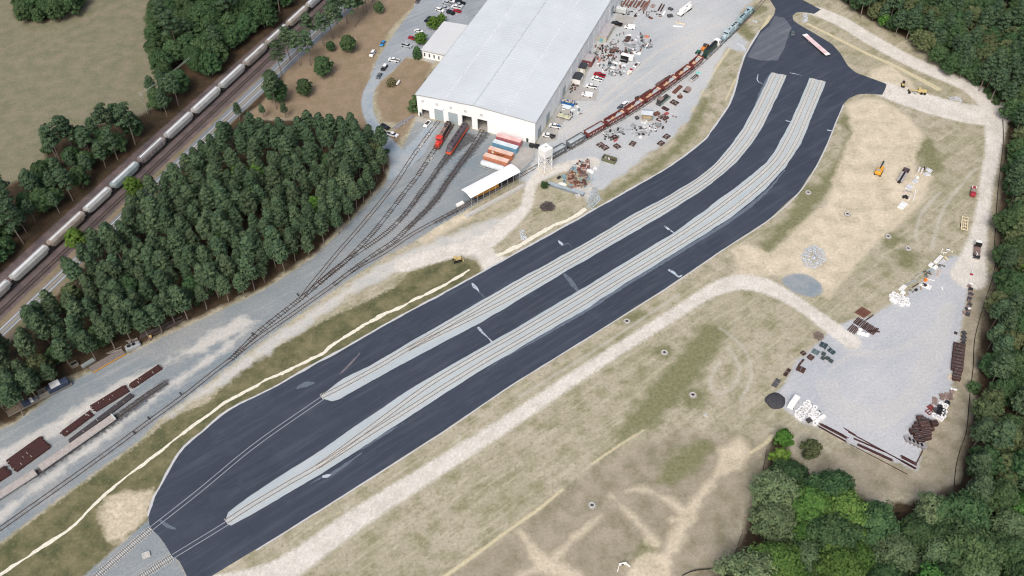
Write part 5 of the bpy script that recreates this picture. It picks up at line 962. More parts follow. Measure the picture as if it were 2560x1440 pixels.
def f_darkpal(t): o = MB(); [o.box(-.6+k*.4,0,.12,.34,1.5,.55) for k in range(4)]; o.build('load', m_scrapd, t); MB().box(0,0,0,1.6,1.4,.119).build('pallet', m_pallet, t)
place_ring = proto('white_coil', f_ring); place_bag = proto('bulk_bag', f_bag); place_wbox = proto('white_crate', f_wbox); place_crate = proto('tie_bundle', f_crate); place_beam = proto('steel_beam', f_beam); place_rbeam = proto('steel_beam|red', f_rbeam); place_spal = proto('loaded_pallet', f_smallpal); place_dpal = proto('loaded_pallet|dark', f_darkpal)
RJ = random.Random(11)
z = Z(2090, 730, 10.667)
GR = 'white coils beside the gravel spur of the storage yard'
for x, y in ((1535,65),(1465,120),(1560,170),(1625,220),(1690,165),(1780,170),(1880,225),(1700,280),(1820,292),(1760,345),(1910,335),(1750,235),(1620,105)): place_ring(on(z(x, y)), RJ.random()*6, 'white ring shaped coil in the cluster beside the white slabs, upper storage yard', 'coil', GR)
for x, y, l in ((1480,235,'white square crate at the left end of the upper coil cluster'),(1775,50,'white square crate at the top of the upper coil cluster'),(1565,292,'white square crate at the lower left of the upper coil cluster')): place_wbox(on(z(x, y)), .5, l, 'crate', 'white crates among the upper coils')
for x, y in ((640,1030),(612,1112),(715,1138),(830,1160)): place_bag(on(z(x, y)), RJ.random()*6, 'white bulk bag in the short row below the dark beams', 'bag', 'white bulk bags below the dark beams')
az = heading(z(700, 510), (200, -150))
for k in range(8): place_rbeam(on(z(600+k*33, 485+k*19)), az, 'reddish steel beam in the fan of beams at the upper left of the storage yard', 'beam', 'reddish steel beams in the storage yard')
place_beam(on(z(890, 695)), heading(z(890, 695), (190, -130)), 'single dark steel beam lying apart from the beam stacks', 'beam', 'dark steel beams in the storage yard')
for gx0, gy0, n, dx, dy, d in ((530,760,3,38,22,(130,-130)),(640,820,4,42,26,(120,-130)),(760,900,9,36,22,(140,-150)),(380,950,1,0,0,(120,-120)),(420,980,4,38,24,(110,-130))):
    for k in range(n):
        q = z(gx0+k*dx, gy0+k*dy); place_beam((*on(q)[:2], (k % 2)*.0), heading(q, d)+RJ.uniform(-.06, .06), 'dark steel beam in the stacks beside the white bulk bags', 'beam', 'dark steel beams in the storage yard', (.85, 1, 1))
for k, d in enumerate(((190,-60),(220,20))): q = z(990, 1055+k*25); t = place_beam((*on(q)[:2], .55), heading(q, d), 'dark steel beam lying crosswise on the end of the stack', 'beam', 'dark steel beams in the storage yard')
# lower left coils
z = Z(1900, 970, 10.667); GR = 'white coils beside the camper'
for x, y in ((1275,395),(1205,450),(1310,500),(1110,555),(1245,560),(1210,610),(1060,615),(1160,660),(985,665),(1110,720),(975,735),(1130,770),(1060,812),(1460,535),(1410,630),(1410,680),(1340,745),(1530,705),(1490,755),(1460,960)): place_ring(on(z(x, y)), RJ.random()*6, 'white ring shaped coil in the block beside the white camper', 'coil', GR)
for x, y, l in ((1412,838,'white square crate next to the black crate by the camper coils'),(1680,790,'white square crate farthest right of the camper coils'),(1612,832,'white square crate second from the right of the camper coils'),(1525,905,'white crate with a dark spot near the rusty rails')): place_wbox(on(z(x, y)), .6, l, 'crate', 'white crates by the camper')
for (x, y), l in (((1300,880),'black crate at the yard edge below the camper coils'),((1580,640),'small dark red pallet right of the camper coils')): place_dpal(on(z(x, y)), .5, l, 'pallet', None, 1.1 if x < 1400 else .5)
t = thing('covered_mound', 'dark grey heap of broken stone at the tip of the storage yard', 'mound', on(z(410, 350))); MB().dome(0,0,0,3.6,3.4,1.6,18,6,.06,random.Random(2)).build('heap', mat('dark_stone_heap', (.055,.055,.062), .95, var=.4, scale=2), t)
# long rusty rails along the lower edge
def railbar(a, b, n, label, w=.16):
    A, B = G(a), G(b); L = np.linalg.norm(B-A); t = thing('rail_bundle', label, 'rails', tuple((A+B)/2), math.atan2(*(B-A)[::-1]), 'rusty rails along the lower edge of the storage yard')
    for k in range(n): MB().box(RJ.uniform(-.4, .4), (k-(n-1)/2)*w*1.3, .02, L, w, .18).build('rail', m_rail_r, t)
for a, b, n, l in (((2050,1060),(2118,1096),5,'thick bundle of rusty rails starting beside the camper coils'),((2046,1066),(2116,1105),3,'thin bundle of rusty rails at the outer edge beside the camper coils'),((2066,1066),(2112,1090),2,'short thin rusty rails lying on the gravel side of the thick bundle'),((2110,1071),(2140,1089),2,'short dark rail lying away from the edge on the gravel'),((2120,1080),(2290,1172),2,'longest rusty rail running to the bottom corner of the storage yard'),((2145,1112),(2232,1152),5,'thick bundle of rusty rails in the middle of the lower edge'),((2135,1097),(2212,1130),3,'rusty rails just inside the middle bundle'),((2252,1141),(2290,1161),6,'short thick bundle of rails in the bottom corner'),((2251,1151),(2287,1171),4,'short bundle of rails outside the bottom corner bundle'),((2127,1112),(2270,1187),1,'single thin rusty rail lying on the soil outside the yard'),((2307,1126),(2291,1158),2,'rusty rails along the right side of the bottom corner')): railbar(a, b, n, l)
# brown bundles, lower right
z = Z(2240, 970, 10.667); zz2 = heading(z(650, 900), (60, 120))
for i, (x, y) in enumerate(((630,850),(700,905),(790,940),(880,985),(580,1005),(660,1085),(960,1045),(520,1100),(440,1190),(520,1245),(610,1285),(740,1210),(820,1250),(700,1370),(890,1110),(790,1090),(810,1350),(560,1400),(640,1420))): place_crate((*on(z(x, y))[:2], 1.45 if i in (5, 6) else 0), zz2+1.57+RJ.uniform(-.1, .1), 'brown bundle of ties in the tight block at the lower right of the storage yard', 'tie bundle', 'brown tie bundles at the lower right', (1.05, .85, 1.15))
z9 = Z(1920, 1080, 4)
for k in range(5): q = z9(1390+k*40, 78+k*18); t = thing('concrete_slab', 'grey slab standing in the row at the lower end of the brown bundles', 'slab', on(q), zz2+1.57, 'grey slabs below the brown bundles'); MB().box(0,0,0,1.7,2.2,1.0).build('slab', mat('grey_slab', (.3,.29,.3), .85, var=.2), t)
GR = 'coils by the right fence'
for x, y in ((1000,740),(1090,790),(1190,845),(1190,440),(1320,490),(1290,540),(1260,690),(1255,770),(1290,650)): place_ring(on(z(x, y)), RJ.random()*6, 'white ring shaped coil in the mixed heap by the right fence', 'coil', GR)
def f_bring(t): MB().ring(0,0,0,.88,.4,.75,18).build('coil', m_blackbin, t)
pb = proto('black_coil', f_bring)
for x, y in ((1250,610),(1150,640),(1165,515),(1100,690),(1365,410),(1160,590),(1240,700)): pb(on(z(x, y)), RJ.random()*6, 'black ring shaped coil in the mixed heap by the right fence', 'coil', GR)
place_dpal(on(z(1045, 600)), .4, 'black square crate at the left of the mixed coil heap', 'crate', None)
for (x, y), l, mm in (((925,520),'dark red steel hopper lying on the gravel left of the coils',m_redcar),((885,640),'bent dark red steel frame left of the coils',m_redcar)):
    t = thing('steel_rack', l, 'frame', on(z(x, y)), .5); o = MB()
    if y < 600: o.loft([[(-1.1,-1.1,0),(1.1,-1.1,0),(1.1,1.1,0),(-1.1,1.1,0)],[(-.15,-.15,1.3),(.15,-.15,1.3),(.15,.15,1.3),(-.15,.15,1.3)]]).build('shell', mm, t)
    else: [o.box(0,s*.9,0,2.2,.25,.3) for s in (-1,0,1)]; [o.box(s*1.0,0,.05,.25,2.0,.3) for s in (-1,1)]; o.build('frame', mm, t)
t = thing('timber_bars', 'upright grey brown timber bars laid side by side left of the fence', 'timber', on(z(1030, 355)), heading(z(1030, 355), (-10, 80))); o = MB(); [o.box(RJ.uniform(-.3, .3),-.75+k*.3,0,3.4,.24,.25) for k in range(6)]; o.build('bars', m_rustp, t)
for x, y in ((1210,215),(1330,190),(1440,205),(1400,265),(1490,120),(1340,260),(1220,280),(1450,290)): place_spal(on(z(x, y)), RJ.uniform(0, 3), 'small pallet of dusty brown parts between the tie bundles and the fence', 'pallet', 'small brown pallets by the fence', 1.1)
for x, y in ((1545,45),(1600,55),(1480,70),(1475,25)): place_bag(on(z(x, y)), RJ.random()*6, 'small white bag on the pallets by the fence', 'bag', 'small white bags by the fence', .5)
# long block of bundles
z = Z(2300, 830, 10.667); a0 = heading(z(1000, 700), (-8, 80))+1.57
for r in range(8):
    for c in range(3):
        x = 935+c*95-r*9; y = 375+r*88+c*20; place_crate(on(z(x, y)), a0+RJ.uniform(-.06, .06), 'brown tie bundle in the long three wide block beside the right fence', 'tie bundle', 'brown tie bundles in the long block', (.72, .72, 1.0))
for x, y in ((940,1095),(1030,1125),(915,1180),(1015,1205),(905,1265),(1005,1275)): place_crate(on(z(x, y)), a0, 'brown tie bundle in the six bundle block below the long block', 'tie bundle', 'six brown tie bundles below the long block', (.72, .72, 1.0))
for (x, y), l in (((812,1160),'pale tan pallet left of the six bundle block, upper of two'),((800,1245),'pale tan pallet left of the six bundle block, lower of two')): t = thing('wooden_pallet', l, 'pallet', on(z(x, y)), a0); o = MB(); [o.box(-.6+k*.3,0,.1,.2,1.4,.08) for k in range(5)]; [o.box(0,s*.6,0,1.4,.12,.1) for s in (-1,0,1)]; o.build('boards', mat('pale_pallet_wood', (.66,.56,.44), .85), t)
z = Z(2300, 700, 16)
for i, (x, y) in enumerate(((1960,265),(2015,390),(2010,500),(2025,590),(1990,680),(1965,770),(1955,850),(1975,1010),(1915,1090),(1900,1190),(1920,1290),(1890,1400),(1780,1330))): (place_dpal if i % 2 else place_spal)(on(z(x, y)), RJ.uniform(0, 3), 'dark pallet of rusty parts in the line along the right edge of the storage yard', 'pallet', 'dark pallets along the right edge', 1.0)
z = Z(2300, 830, 10.667)
for x, y in ((1165,40),(1165,150),(1150,230),(1140,330),(950,40)): place_dpal(on(z(x, y)), RJ.uniform(0, 3), 'dark pallet of rusty parts in the line along the right edge of the storage yard', 'pallet', 'dark pallets along the right edge', 1.0 if x > 1000 else .7)
for q, l in (((2427,711),'white crate with a black top at the upper right edge of the yard'),((2422,774),'white bag leaning on the rusty pallets')): place_wbox(on(q), .3, l, 'crate', None, .7)
# teal and dark panels, left edge
z = Z(1900, 830, 10.667)
def plate(px, d, sx, sy, h, mt, label, n=4, name='steel_grating'):
    t = thing(name, label, 'panel', on(px), heading(px, d)); o = MB(); [o.box(0,-sy/2+(k+.5)*sy/n,0,sx,sy/n-.05,h) for k in range(n)]; o.build('panel', mt, t); MB().box(0,0,h+.001,.12,sy,.05).build('strap', m_scrapg, t); return t
plate(z(1690,370), (140,60), 2.6, 2.0, .8, m_tealg, 'dark blue grating with a curved hose, topmost of the teal panels'); plate(z(1900,530), (120,90), 2.6, 1.6, .7, m_tealg, 'dark grating to the right of the hose, by the yard entrance')
plate(z(1480,545), (150,80), 2.4, 2.0, .6, mat('teal_grey_mesh', (.11,.16,.17), .8, var=.2), 'grey teal panel stack left of the hose'); plate(z(1345,695), (120,80), 2.0, 1.9, .9, m_rustd, 'dark brown pallet of plates below the teal panel stack'); plate(z(1150,580), (60,60), 1.6, 1.6, .7, m_rustd, 'small dark brown stack at the grass edge', 5); plate(z(1085,1010), (160,70), 3.0, 2.2, .7, m_rustd, 'dark brown plates with loose bars, lower left yard edge', 5)
plate(z(720,1090), (-110,150), 3.6, 1.3, .6, m_rustd, 'long dark beam stack at the left yard edge', 3, 'beam_stack'); plate(z(430,1370), (-110,150), 3.8, 1.9, .5, mat('slate_plate', (.1,.095,.1), .7, var=.2), 'slate coloured plates at the far left corner of the yard', 3); plate(z(1100,810), (-130,150), 3.4, .8, .25, m_rustd, 'loose brown bars between the dark plates', 3, 'steel_bars')
def f_roll(t): o = MB(); [o.tube((-.8,y,zz),(.8,y,zz),.42,10) for y, zz in ((-.45,.42),(.45,.42),(0,1.1))]; o.build('rolls', mat('green_black_rubber', (.05,.07,.07), .7, var=.2), t)
prl = proto('rubber_rolls', f_roll)
for (x, y), l in (((1690,600),'upper dark green rubber rolls below the hose'),((1675,715),'lower left dark green rubber rolls'),((1800,720),'middle dark green rubber rolls'),((1890,790),'dark rubber rolls with white bands at the right end')): prl(on(z(x, y)), heading(z(x, y), (120,60)), l, 'rolls', 'rubber rolls by the yard entrance', .85)
t = thing('bent_hose', 'thick dark hose bent in a loop beside the blue grating', 'hose', on(z(1800, 450))); P = [Vector((.9*math.cos(q)*1.3, .9*math.sin(q)*1.6, .15)) for q in np.linspace(-.4, 3.6, 12)]; o = MB(); [o.tube(p, q, .11, 6) for p, q in zip(P[:-1], P[1:])]; o.build('hose', m_tealg, t)
def brush(px, r, h, label, mt, n=60, name='brush_pile', cat='brush pile'):
    t = thing(name, label, cat, on(px)); o = MB(); rr = random.Random(int(px[0]))
    for k in range(n):
        a = rr.random()*6.3; d = r*math.sqrt(rr.random())*.8; zz = rr.random()*h*(1-d/r*.7)+.1; b = rr.random()*6.3; l = rr.uniform(.5, 1.1)*r*.6; o.tube((d*math.cos(a)-l*math.cos(b)/2, d*math.sin(a)-l*math.sin(b)/2, zz), (d*math.cos(a)+l*math.cos(b)/2, d*math.sin(a)+l*math.sin(b)/2, zz+rr.uniform(-.1, .4)), rr.uniform(.05, .14), 5)
    o.build('branches', mt, t)
brush(z(1560,130), 2.4, 1.0, 'heap of pinkish brown branches at the yard entrance', mat('brown_branches', (.22,.17,.15), .9, var=.3), 90); brush((1368,519), 3.6, 1.8, 'heap of dark branches on the grass below the steel beam wall', mat('dark_branches', (.1,.085,.085), .9, var=.3), 140)
# white and grey goods, upper storage yard
z = Z(2200, 620, 10.667)
def slab(px, d, sx, sy, h, mt, label, name='concrete_slab', cat='slab', n=1):
    t = thing(name, label, cat, on(px), heading(px, d)); o = MB(); [o.bevel_box(0,-sy/2+(k+.5)*sy/n,.0,sx,sy/n-.03,h,.04) for k in range(n)]; o.build('block', mt, t); [MB().box(k*sx*.3,0,h+.001,.08,sy*.9,.03).build('strap', m_scrapg, t) for k in (-1,1)]; return t
slab(z(1370,480), (100,60), 2.0, 1.9, .8, m_bag, 'white square slab, left of the pair beside the perimeter road'); slab(z(1455,530), (100,60), 2.0, 1.9, .8, m_bag, 'white square slab, right of the pair beside the perimeter road'); slab(z(1350,600), (150,-70), 3.4, 1.6, .3, mat('teal_grey_sheet', (.33,.38,.4), .6), 'grey green sheet below the pair of white slabs')
slab(z(1550,320), (180,-190), 5.2, 1.5, .7, m_white, 'stack of long white profiles above the pair of slabs', 'profile_stack', 'profiles', 4); slab(z(1640,390), (170,-140), 3.6, 1.3, .5, mat('pale_grey_sheet', (.62,.63,.66), .6), 'stack of pale grey strips right of the long white profiles', 'profile_stack', 'profiles', 4); slab(z(1545,685), (130,-200), 3.9, .7, .35, mat('tan_plank', (.56,.44,.36), .8), 'tan plank box lying by itself on the pale gravel', 'plank_box', 'box')
slab(z(600,1080), (160,-140), 3.4, 1.7, .6, m_white, 'stack of white boards above the upper coils', 'board_stack', 'boards', 4); slab(z(600,1220), (120,60), 1.5, 1.4, .8, m_white, 'white crate at the lower end of the board stack', 'white_crate', 'crate'); slab(z(1250,1020), (140,60), 3.2, 2.6, .12, m_white, 'white square frame with black fittings lying flat', 'steel_rack', 'frame', 2)
for (x, y), d, L, r, mt, l in (((790,950),(300,-125),5.6,.28,mat('blue_grey_pipe', (.3,.36,.4), .5),'long blue grey pipe pointing at the white boards'),((940,1010),(180,-110),3.4,.2,m_rustd,'dark brown pipe below the long blue grey pipe'),((900,820),(190,-110),3.4,.1,m_scrapg,'thin grey pipe at the left of the tangle'),((1010,760),(170,-90),4.4,.1,mat('pale_grey_sheet', (.62,.63,.66)),'pale thin pipe across the tangle'),((1330,850),(200,60),3.6,.14,m_white,'white pipe at the right of the tangle'),((1000,860),(120,-150),3.0,.12,mat('pale_blue_steel', (.34,.4,.44)),'pale blue pipe in the middle of the tangle'),((1060,690),(200,-60),3.8,.12,mat('blue_grey_pipe', (.3,.36,.4)),'grey pipe at the top of the tangle')):
    q = z(x, y); t = thing('steel_pipe', l, 'pipe', on(q), heading(q, d), 'pipes in the tangle'); MB().tube((-L/2,0,r+.05),(L/2,0,r+.05),r,10).build('pipe', mt, t)
t = thing('orange_machine', 'orange machine part among the grey pipes', 'machinery', on(z(1210, 870)), .4); o = MB(); o.bevel_box(0,0,0,1.3,1.0,.7,.1); o.box(.3,.3,.7,.4,.4,.5); o.build('casing', m_or, t)
MISC = [((1260,640),m_scrapd),((1300,690),m_scrapd),((1190,690),m_scrapd),((1230,760),m_scrapg),((1100,990),m_bag),((1160,980),m_scrapd),((1205,1010),m_scrapd),((1090,1080),m_pallet),((960,1125),m_scrapd),((830,1160),m_scrapd),((1580,490),m_scrapg),((1680,480),m_scrapd),((1640,80),m_bag),((1800,60),m_bag),((1875,100),m_bag),((1730,130),m_bag),((1770,280),mat('cream_steel', lin((222,208,176)))),((1660,1090),m_bag),((1880,250),m_scrapg),((700,1260),m_pallet)]
def misc(loc, rz, mt, label, group, r, s=1.0, cat='scrap part'):
    k = r.randrange(6); t = thing(['machine_part','metal_bracket','valve_body','wheel_pair','metal_tray','short_pipe'][k], label, cat, loc, rz, group); o = MB()
    if k == 0: o.bevel_box(0,0,0,1.2*s,.8*s,.6*s,.08); o.tube((0,0,.6*s),(.1,0,.95*s),.22*s,8)
    elif k == 1: o.box(0,0,0,1.5*s,.2*s,.25*s); o.box(.65*s,.4*s,0,.2*s,.9*s,.25*s); o.box(-.65*s,0,.25*s,.2*s,.2*s,.6*s)
    elif k == 2: o.tube((-.6*s,0,.4*s),(.6*s,0,.4*s),.35*s,10); o.tube((0,0,.4*s),(0,0,1.0*s),.2*s,8)
    elif k == 3: o.tube((0,-.75*s,.42*s),(0,.75*s,.42*s),.08*s,6); [o.tube((0,q*.7*s-.07,.42*s),(0,q*.7*s+.07,.42*s),.42*s,12) for q in (-1,1)]
    elif k == 4: o.box(0,0,0,1.4*s,1.0*s,.08); [o.box(0,q*.48*s,.08,1.4*s,.06,.3*s) for q in (-1,1)]; [o.box(q*.67*s,0,.08,.06,.9*s,.3*s) for q in (-1,1)]; o.box(.1,0,.09,.6*s,.5*s,.35*s)
    else: o.tube((-1.0*s,0,.22*s),(1.0*s,0,.22*s),.2*s,8); o.tube((-.8*s,.1,.25*s),(.6*s,.5*s,.3*s),.1*s,6)
    o.build('casting', mt, t)
    if k in (0, 2): MB().tube((0,0,(.95 if k == 0 else 1.0)*s),(0,0,(1.02 if k == 0 else 1.08)*s),.3*s,8).build('flange', m_scrapd, t)
    return t
for (x, y), mt in MISC: misc(on(z(x, y)), RJ.random()*6, mt, 'small loose part in the goods along the upper edge of the storage yard', 'loose parts in the upper storage yard', RJ)
# goods near the excavator
z = Z(2180, 390, 10.667); pg = mat('pale_grey_sheet', (.62,.63,.66)); rw = mat('white_red_steel', (.74,.7,.68), .6, var=.1, scale=.6, dirt=(.4,.12,.1), dirt_amt=.8)
slab(z(1250,380), (-60,150), 3.2, .8, .8, rw, 'white steel beam with rusty stains, left of two, beyond the low loader', 'steel_box', 'beam'); slab(z(1325,420), (-60,150), 3.4, .8, .8, rw, 'white steel beam with red middle, right of two, beyond the low loader', 'steel_box', 'beam'); slab(z(1395,340), (-10,120), 2.4, .5, .5, m_scrapd, 'black bar between the stained beams and the pale plates', 'steel_box', 'beam')
slab(z(1520,390), (140,70), 2.6, 1.9, .5, pg, 'pale rectangular plate with a bolt pattern at the grass edge'); slab(z(1455,500), (150,-40), 2.8, 2.0, .5, pg, 'pale rounded plate below the bolted plate'); slab(z(1200,580), (100,10), 1.3, 1.1, .6, m_bag, 'small white block at the top of the white row'); slab(z(1150,690), (120,-120), 2.6, 1.9, .6, pg, 'pale slab with a dark centre in the white row'); slab(z(990,850), (150,-110), 3.2, 2.4, .7, pg, 'largest pale box of the white row'); slab(z(870,980), (60,10), 1.2, .8, .7, mat('pinkish_block', (.6,.5,.5), .8), 'pinkish block beside a long thin bar in the white row'); slab(z(810,1340), (180,-190), 4.2, 2.6, .8, m_bag, 'white ribbed panel stack at the lower end of the white row', 'panel_stack', 'panels', 4)
for (x, y), d, L, l in (((1125,1060),(-110,430),7.6,'longest white pipe at the grass edge of the white row'),((1005,1120),(-90,230),4.0,'shorter white pipe beside the longest one'),((990,955),(180,50),3.2,'thin grey bar across the white row')): q = z(x, y); t = thing('white_pipe', l, 'pipe', on(q), heading(q, d)); MB().tube((-L/2,0,.25),(L/2,0,.25),.2 if L > 3.5 else .1,10).build('pipe', m_white if L > 3.5 else m_scrapg, t)
t = thing('black_machine', 'black pump machine with two round tanks beside the white pipes', 'machinery', on(z(880, 1120)), .6); o = MB(); o.tube((-.6,.5,.1),(-.6,.5,1.1),.5,12); o.tube((.2,-.7,.1),(.2,-.7,1.1),.5,12); o.box(.5,.4,0,1.4,.8,.8); o.build('tanks', m_blackbin, t)
# rail stacks in the yard
def rstack(px, label, mt=m_rail_r, h=.9):
    Q = [G(p) for p in px]; A = (Q[0]+Q[3])/2; B = (Q[1]+Q[2])/2; L = np.linalg.norm(B-A); W = (np.linalg.norm(Q[0]-Q[3])+np.linalg.norm(Q[1]-Q[2]))/2; t = thing('rail_stack', label, 'rails', tuple((A+B)/2), math.atan2(*(B-A)[::-1]), 'stacks of rusty rails in the yard'); r = random.Random(int(px[0][0])); n = max(3, int(W/.33)); o = MB()
    for ly in range(3):
        for k in range(n): o.box(r.uniform(-.5, .5), -W/2+(k+.5)*W/n, ly*h/3+.05, L-r.random()*.8, W/n*.7, h/3-.05)
    o.build('rails', mt, t); o = MB(); [o.box(L*q, 0, .0, .2, W+.4, .1) for q in (-.35, 0, .35)]; o.build('bearers', m_pallet, t); o = MB(); [o.box(L*r.uniform(-.4, .4), r.uniform(-W/3, W/3), h, .12, r.uniform(.4, 1.2), .04) for k in range(4)]; o.build('spacers', mat('pale_lath', (.6,.56,.5), .9), t)
rstack([(322,964),(398,914),(406,924),(332,974)], 'narrow rusty rail stack nearest the switch, single file'); rstack([(230,1016),(310,966),(327,979),(237,1033)], 'broad rusty rail stack between the narrow stack and the flatcar'); rstack([(152,1083),(226,1029),(235,1040),(163,1094)], 'thin rusty rail stack continuing from the broad one'); rstack([(172,1102),(328,986),(336,992),(180,1112)], 'dark grey rail stack right beside the wooden flatcar', mat('grey_rail_stack', (.07,.062,.066), .8, var=.2)); rstack([(16,1154),(101,1095),(131,1117),(45,1181)], 'widest rusty rail stack at the lower left'); rstack([(-50,1200),(18,1173),(27,1180),(-40,1240)], 'rusty rail stack cut off at the left edge')
# concrete blocks along the track by the hall
for i, (x, y) in enumerate(((1085,318),(1080,326),(1074,335),(1069,343),(1060,356),(1056,362),(1051,369),(1046,376),(1041,383),(1081,391),(1078,396),(1069,405))): misc((*on((x, y))[:2], 0), heading((x, y), (20, -30)), mat('pale_rubble', (.6,.6,.57), .9, var=.15), 'pale lump of broken concrete lying in the track near the red locomotive', 'pale lumps along the two tracks', random.Random(i), .9, 'rubble')
# logs at the wood edge
def logs(px, d, L, n, label, mt):
    t = thing('log_pile', label, 'logs', on(px), heading(px, d)); r = random.Random(int(px[0])); o = MB()
    for k in range(n): y = r.uniform(-1.3, 1.3); o.tube((-L/2*r.uniform(.4, 1), y, .2+r.random()*.5), (L/2*r.uniform(.4, 1), y+r.uniform(-.5, .5), .2+r.random()*.5), r.uniform(.1, .22), 6)
    o.build('logs', mt, t)
logs((330,856), (50,-18), 5, 9, 'pale grey split logs at the wood edge by the radiator hood', mat('grey_log', (.3,.27,.24), .9, var=.25)); logs((368,836), (50,-24), 6, 12, 'dark logs at the wood edge with pale cut ends', mat('dark_log', (.09,.075,.07), .9, var=.3)); logs((420,815), (70,-36), 13, 14, 'long row of dark logs farthest along the wood edge', mat('dark_log', (.09,.075,.07))); logs((285,882), (60,-26), 7, 3, 'thin pale sticks behind the planked deck', mat('grey_log', (.3,.27,.24)))
t = thing('log_round', 'pale orange sawn log end lying on the gravel edge', 'log', on((376, 844)), .3); MB().tube((-.6,0,.6),(.6,0,.6),.6,12).build('log', mat('cut_wood', lin((206,172,120)), .8), t)
# ------------------------------------------------------------------ scrap beside the hall and along the red hoppers
def scatter(poly, n, label, group, mts, seed, s=(.7, 1.25)):
    r = random.Random(seed); Q = [tuple(G(p)) for p in poly]; xs = [q[0] for q in Q]; ys = [q[1] for q in Q]; pts = []; k = 0
    while len(pts) < n and k < 20000:
        k += 1; x, y = r.uniform(min(xs), max(xs)), r.uniform(min(ys), max(ys)); ins = False
        for (x0, y0), (x1, y1) in zip(Q, Q[1:]+Q[:1]):
            if (y0 > y) != (y1 > y) and x < (x1-x0)*(y-y0)/(y1-y0)+x0: ins = not ins
        if ins and all((x-a)**2+(y-b)**2 > 1.3 for a, b in pts): pts.append((x, y)); misc((x, y, 0), r.choice((0, .3, 1.57, BRZ, BRZ+1.57))+r.uniform(-.3, .3), r.choice(mts), label, group, r, r.uniform(*s))
mA = [m_scrapg, m_scrapd, m_scrapd, m_rust, m_rustp, m_bag, m_scrapg, mat('teal_scrap', (.16,.24,.26), .7, var=.2)]; mB_ = [m_rustd, m_rust, m_rustp, m_scrapd, m_rustd]
scatter([(1510,120),(1546,82),(1600,84),(1632,95),(1628,122),(1600,134),(1545,134)], 60, 'loose scrap part in the dense heap between the low hut and the gravel lot', 'scrap in the upper rows', mA, 1)
scatter([(1472,132),(1500,106),(1540,130),(1590,126),(1580,142),(1548,150),(1520,146),(1485,150)], 50, 'loose scrap part in the rows against the hall side wall', 'scrap in the middle rows', mB_+[m_scrapg], 2)
scatter([(1492,160),(1510,142),(1540,150),(1562,168),(1562,188),(1530,192),(1505,180)], 42, 'loose scrap part in the rows between red hut and white trailer', 'scrap in the lower rows', mA, 3)
scatter([(1536,8),(1560,0),(1590,22),(1640,28),(1660,40),(1640,48),(1570,42),(1552,24)], 32, 'loose scrap part below the red steel beams at the top', 'scrap in the top rows', mB_+[m_scrapg, m_bag], 4)
scatter([(1402,262),(1436,252),(1458,278),(1448,292),(1420,300),(1400,290)], 20, 'loose part on the concrete beside the blue skip', 'parts on the concrete apron', mA, 5)
scatter([(1415,208),(1440,200),(1445,222),(1420,235)], 14, 'loose part beside the white garden shed', 'parts by the garden shed', mB_, 6)
scatter([(1400,452),(1425,425),(1450,400),(1475,405),(1470,440),(1462,474),(1420,470)], 55, 'piece of reddish scrap in the heap behind the steel beam wall', 'red scrap heap', [m_rust, m_rustp, mat('pink_scrap', (.32,.17,.15), .85, var=.25, rnd=.2), m_rust, mat('pale_blue_scrap', (.25,.38,.44), .7)], 7, (.9, 1.7))
scatter([(1620,315),(1650,290),(1685,282),(1690,300),(1650,330),(1630,325)], 16, 'rusty piece of scrap near the timber hut', 'scrap near the timber hut', mB_, 8)
scatter([(1505,330),(1545,318),(1562,335),(1530,350),(1512,350)], 18, 'dark piece of scrap below the red hoppers', 'scrap below the red hoppers', [m_scrapd, m_scrapg, m_rustd, m_bag], 9)
scatter([(1580,310),(1605,300),(1640,325),(1620,345),(1590,335)], 16, 'grey piece of scrap between the timber hut and the bogies', 'scrap between hut and bogies', [m_scrapg, m_scrapd, m_rustp, m_bag], 10)
for k in range(10):
    q = (1562+k*6.4, 6+(k % 3)*2.5+k*.4); t = place_rbeam(on(q), heading(q, (9, -14)), 'dark red steel beam in the long row at the top edge', 'beam', 'dark red beams at the top edge', (1.5, 2.0, 1.3))
for q, sx, sy, l in (((1614,15),7.5,2.6,'broad dusty red steel plate beside the beam row'),((1632,16),3.0,2.0,'open dark steel triangle frame right of the red plate'),((1650,19),7.0,.7,'long dark steel girder, left of two right of the frame'),((1656,21),7.0,.7,'long dark steel girder, right of two right of the frame'),((1660,33),3.6,1.2,'white block on the gravel below the girders')): slab(q, (9, -16), sx, sy, .5, m_bag if 'white' in l else (m_rustp if 'plate' in l else m_rustd), l, 'steel_plate' if 'plate' in l else 'steel_girder' if 'girder' in l else 'steel_block', 'steel', 2)
slab((1676,24), (10,4), 2.6, 1.6, .9, m_scrapd, 'dark machine block left of the mobile crane', 'machine_block', 'machinery'); slab((1675,41), (12,-2), 2.8, 2.2, .9, m_scrapd, 'dark steel rack behind the mobile crane', 'machine_block', 'machinery', 3); slab((1700,58), (20,6), 5.5, .7, .4, mat('pale_timber', (.66,.54,.4), .85), 'pale timber beam on the gravel below the crane', 'timber_beam', 'timber'); slab((1694,66), (22,2), 5.0, .5, .4, m_bag, 'whitish beam on the gravel below the crane', 'timber_beam', 'timber')
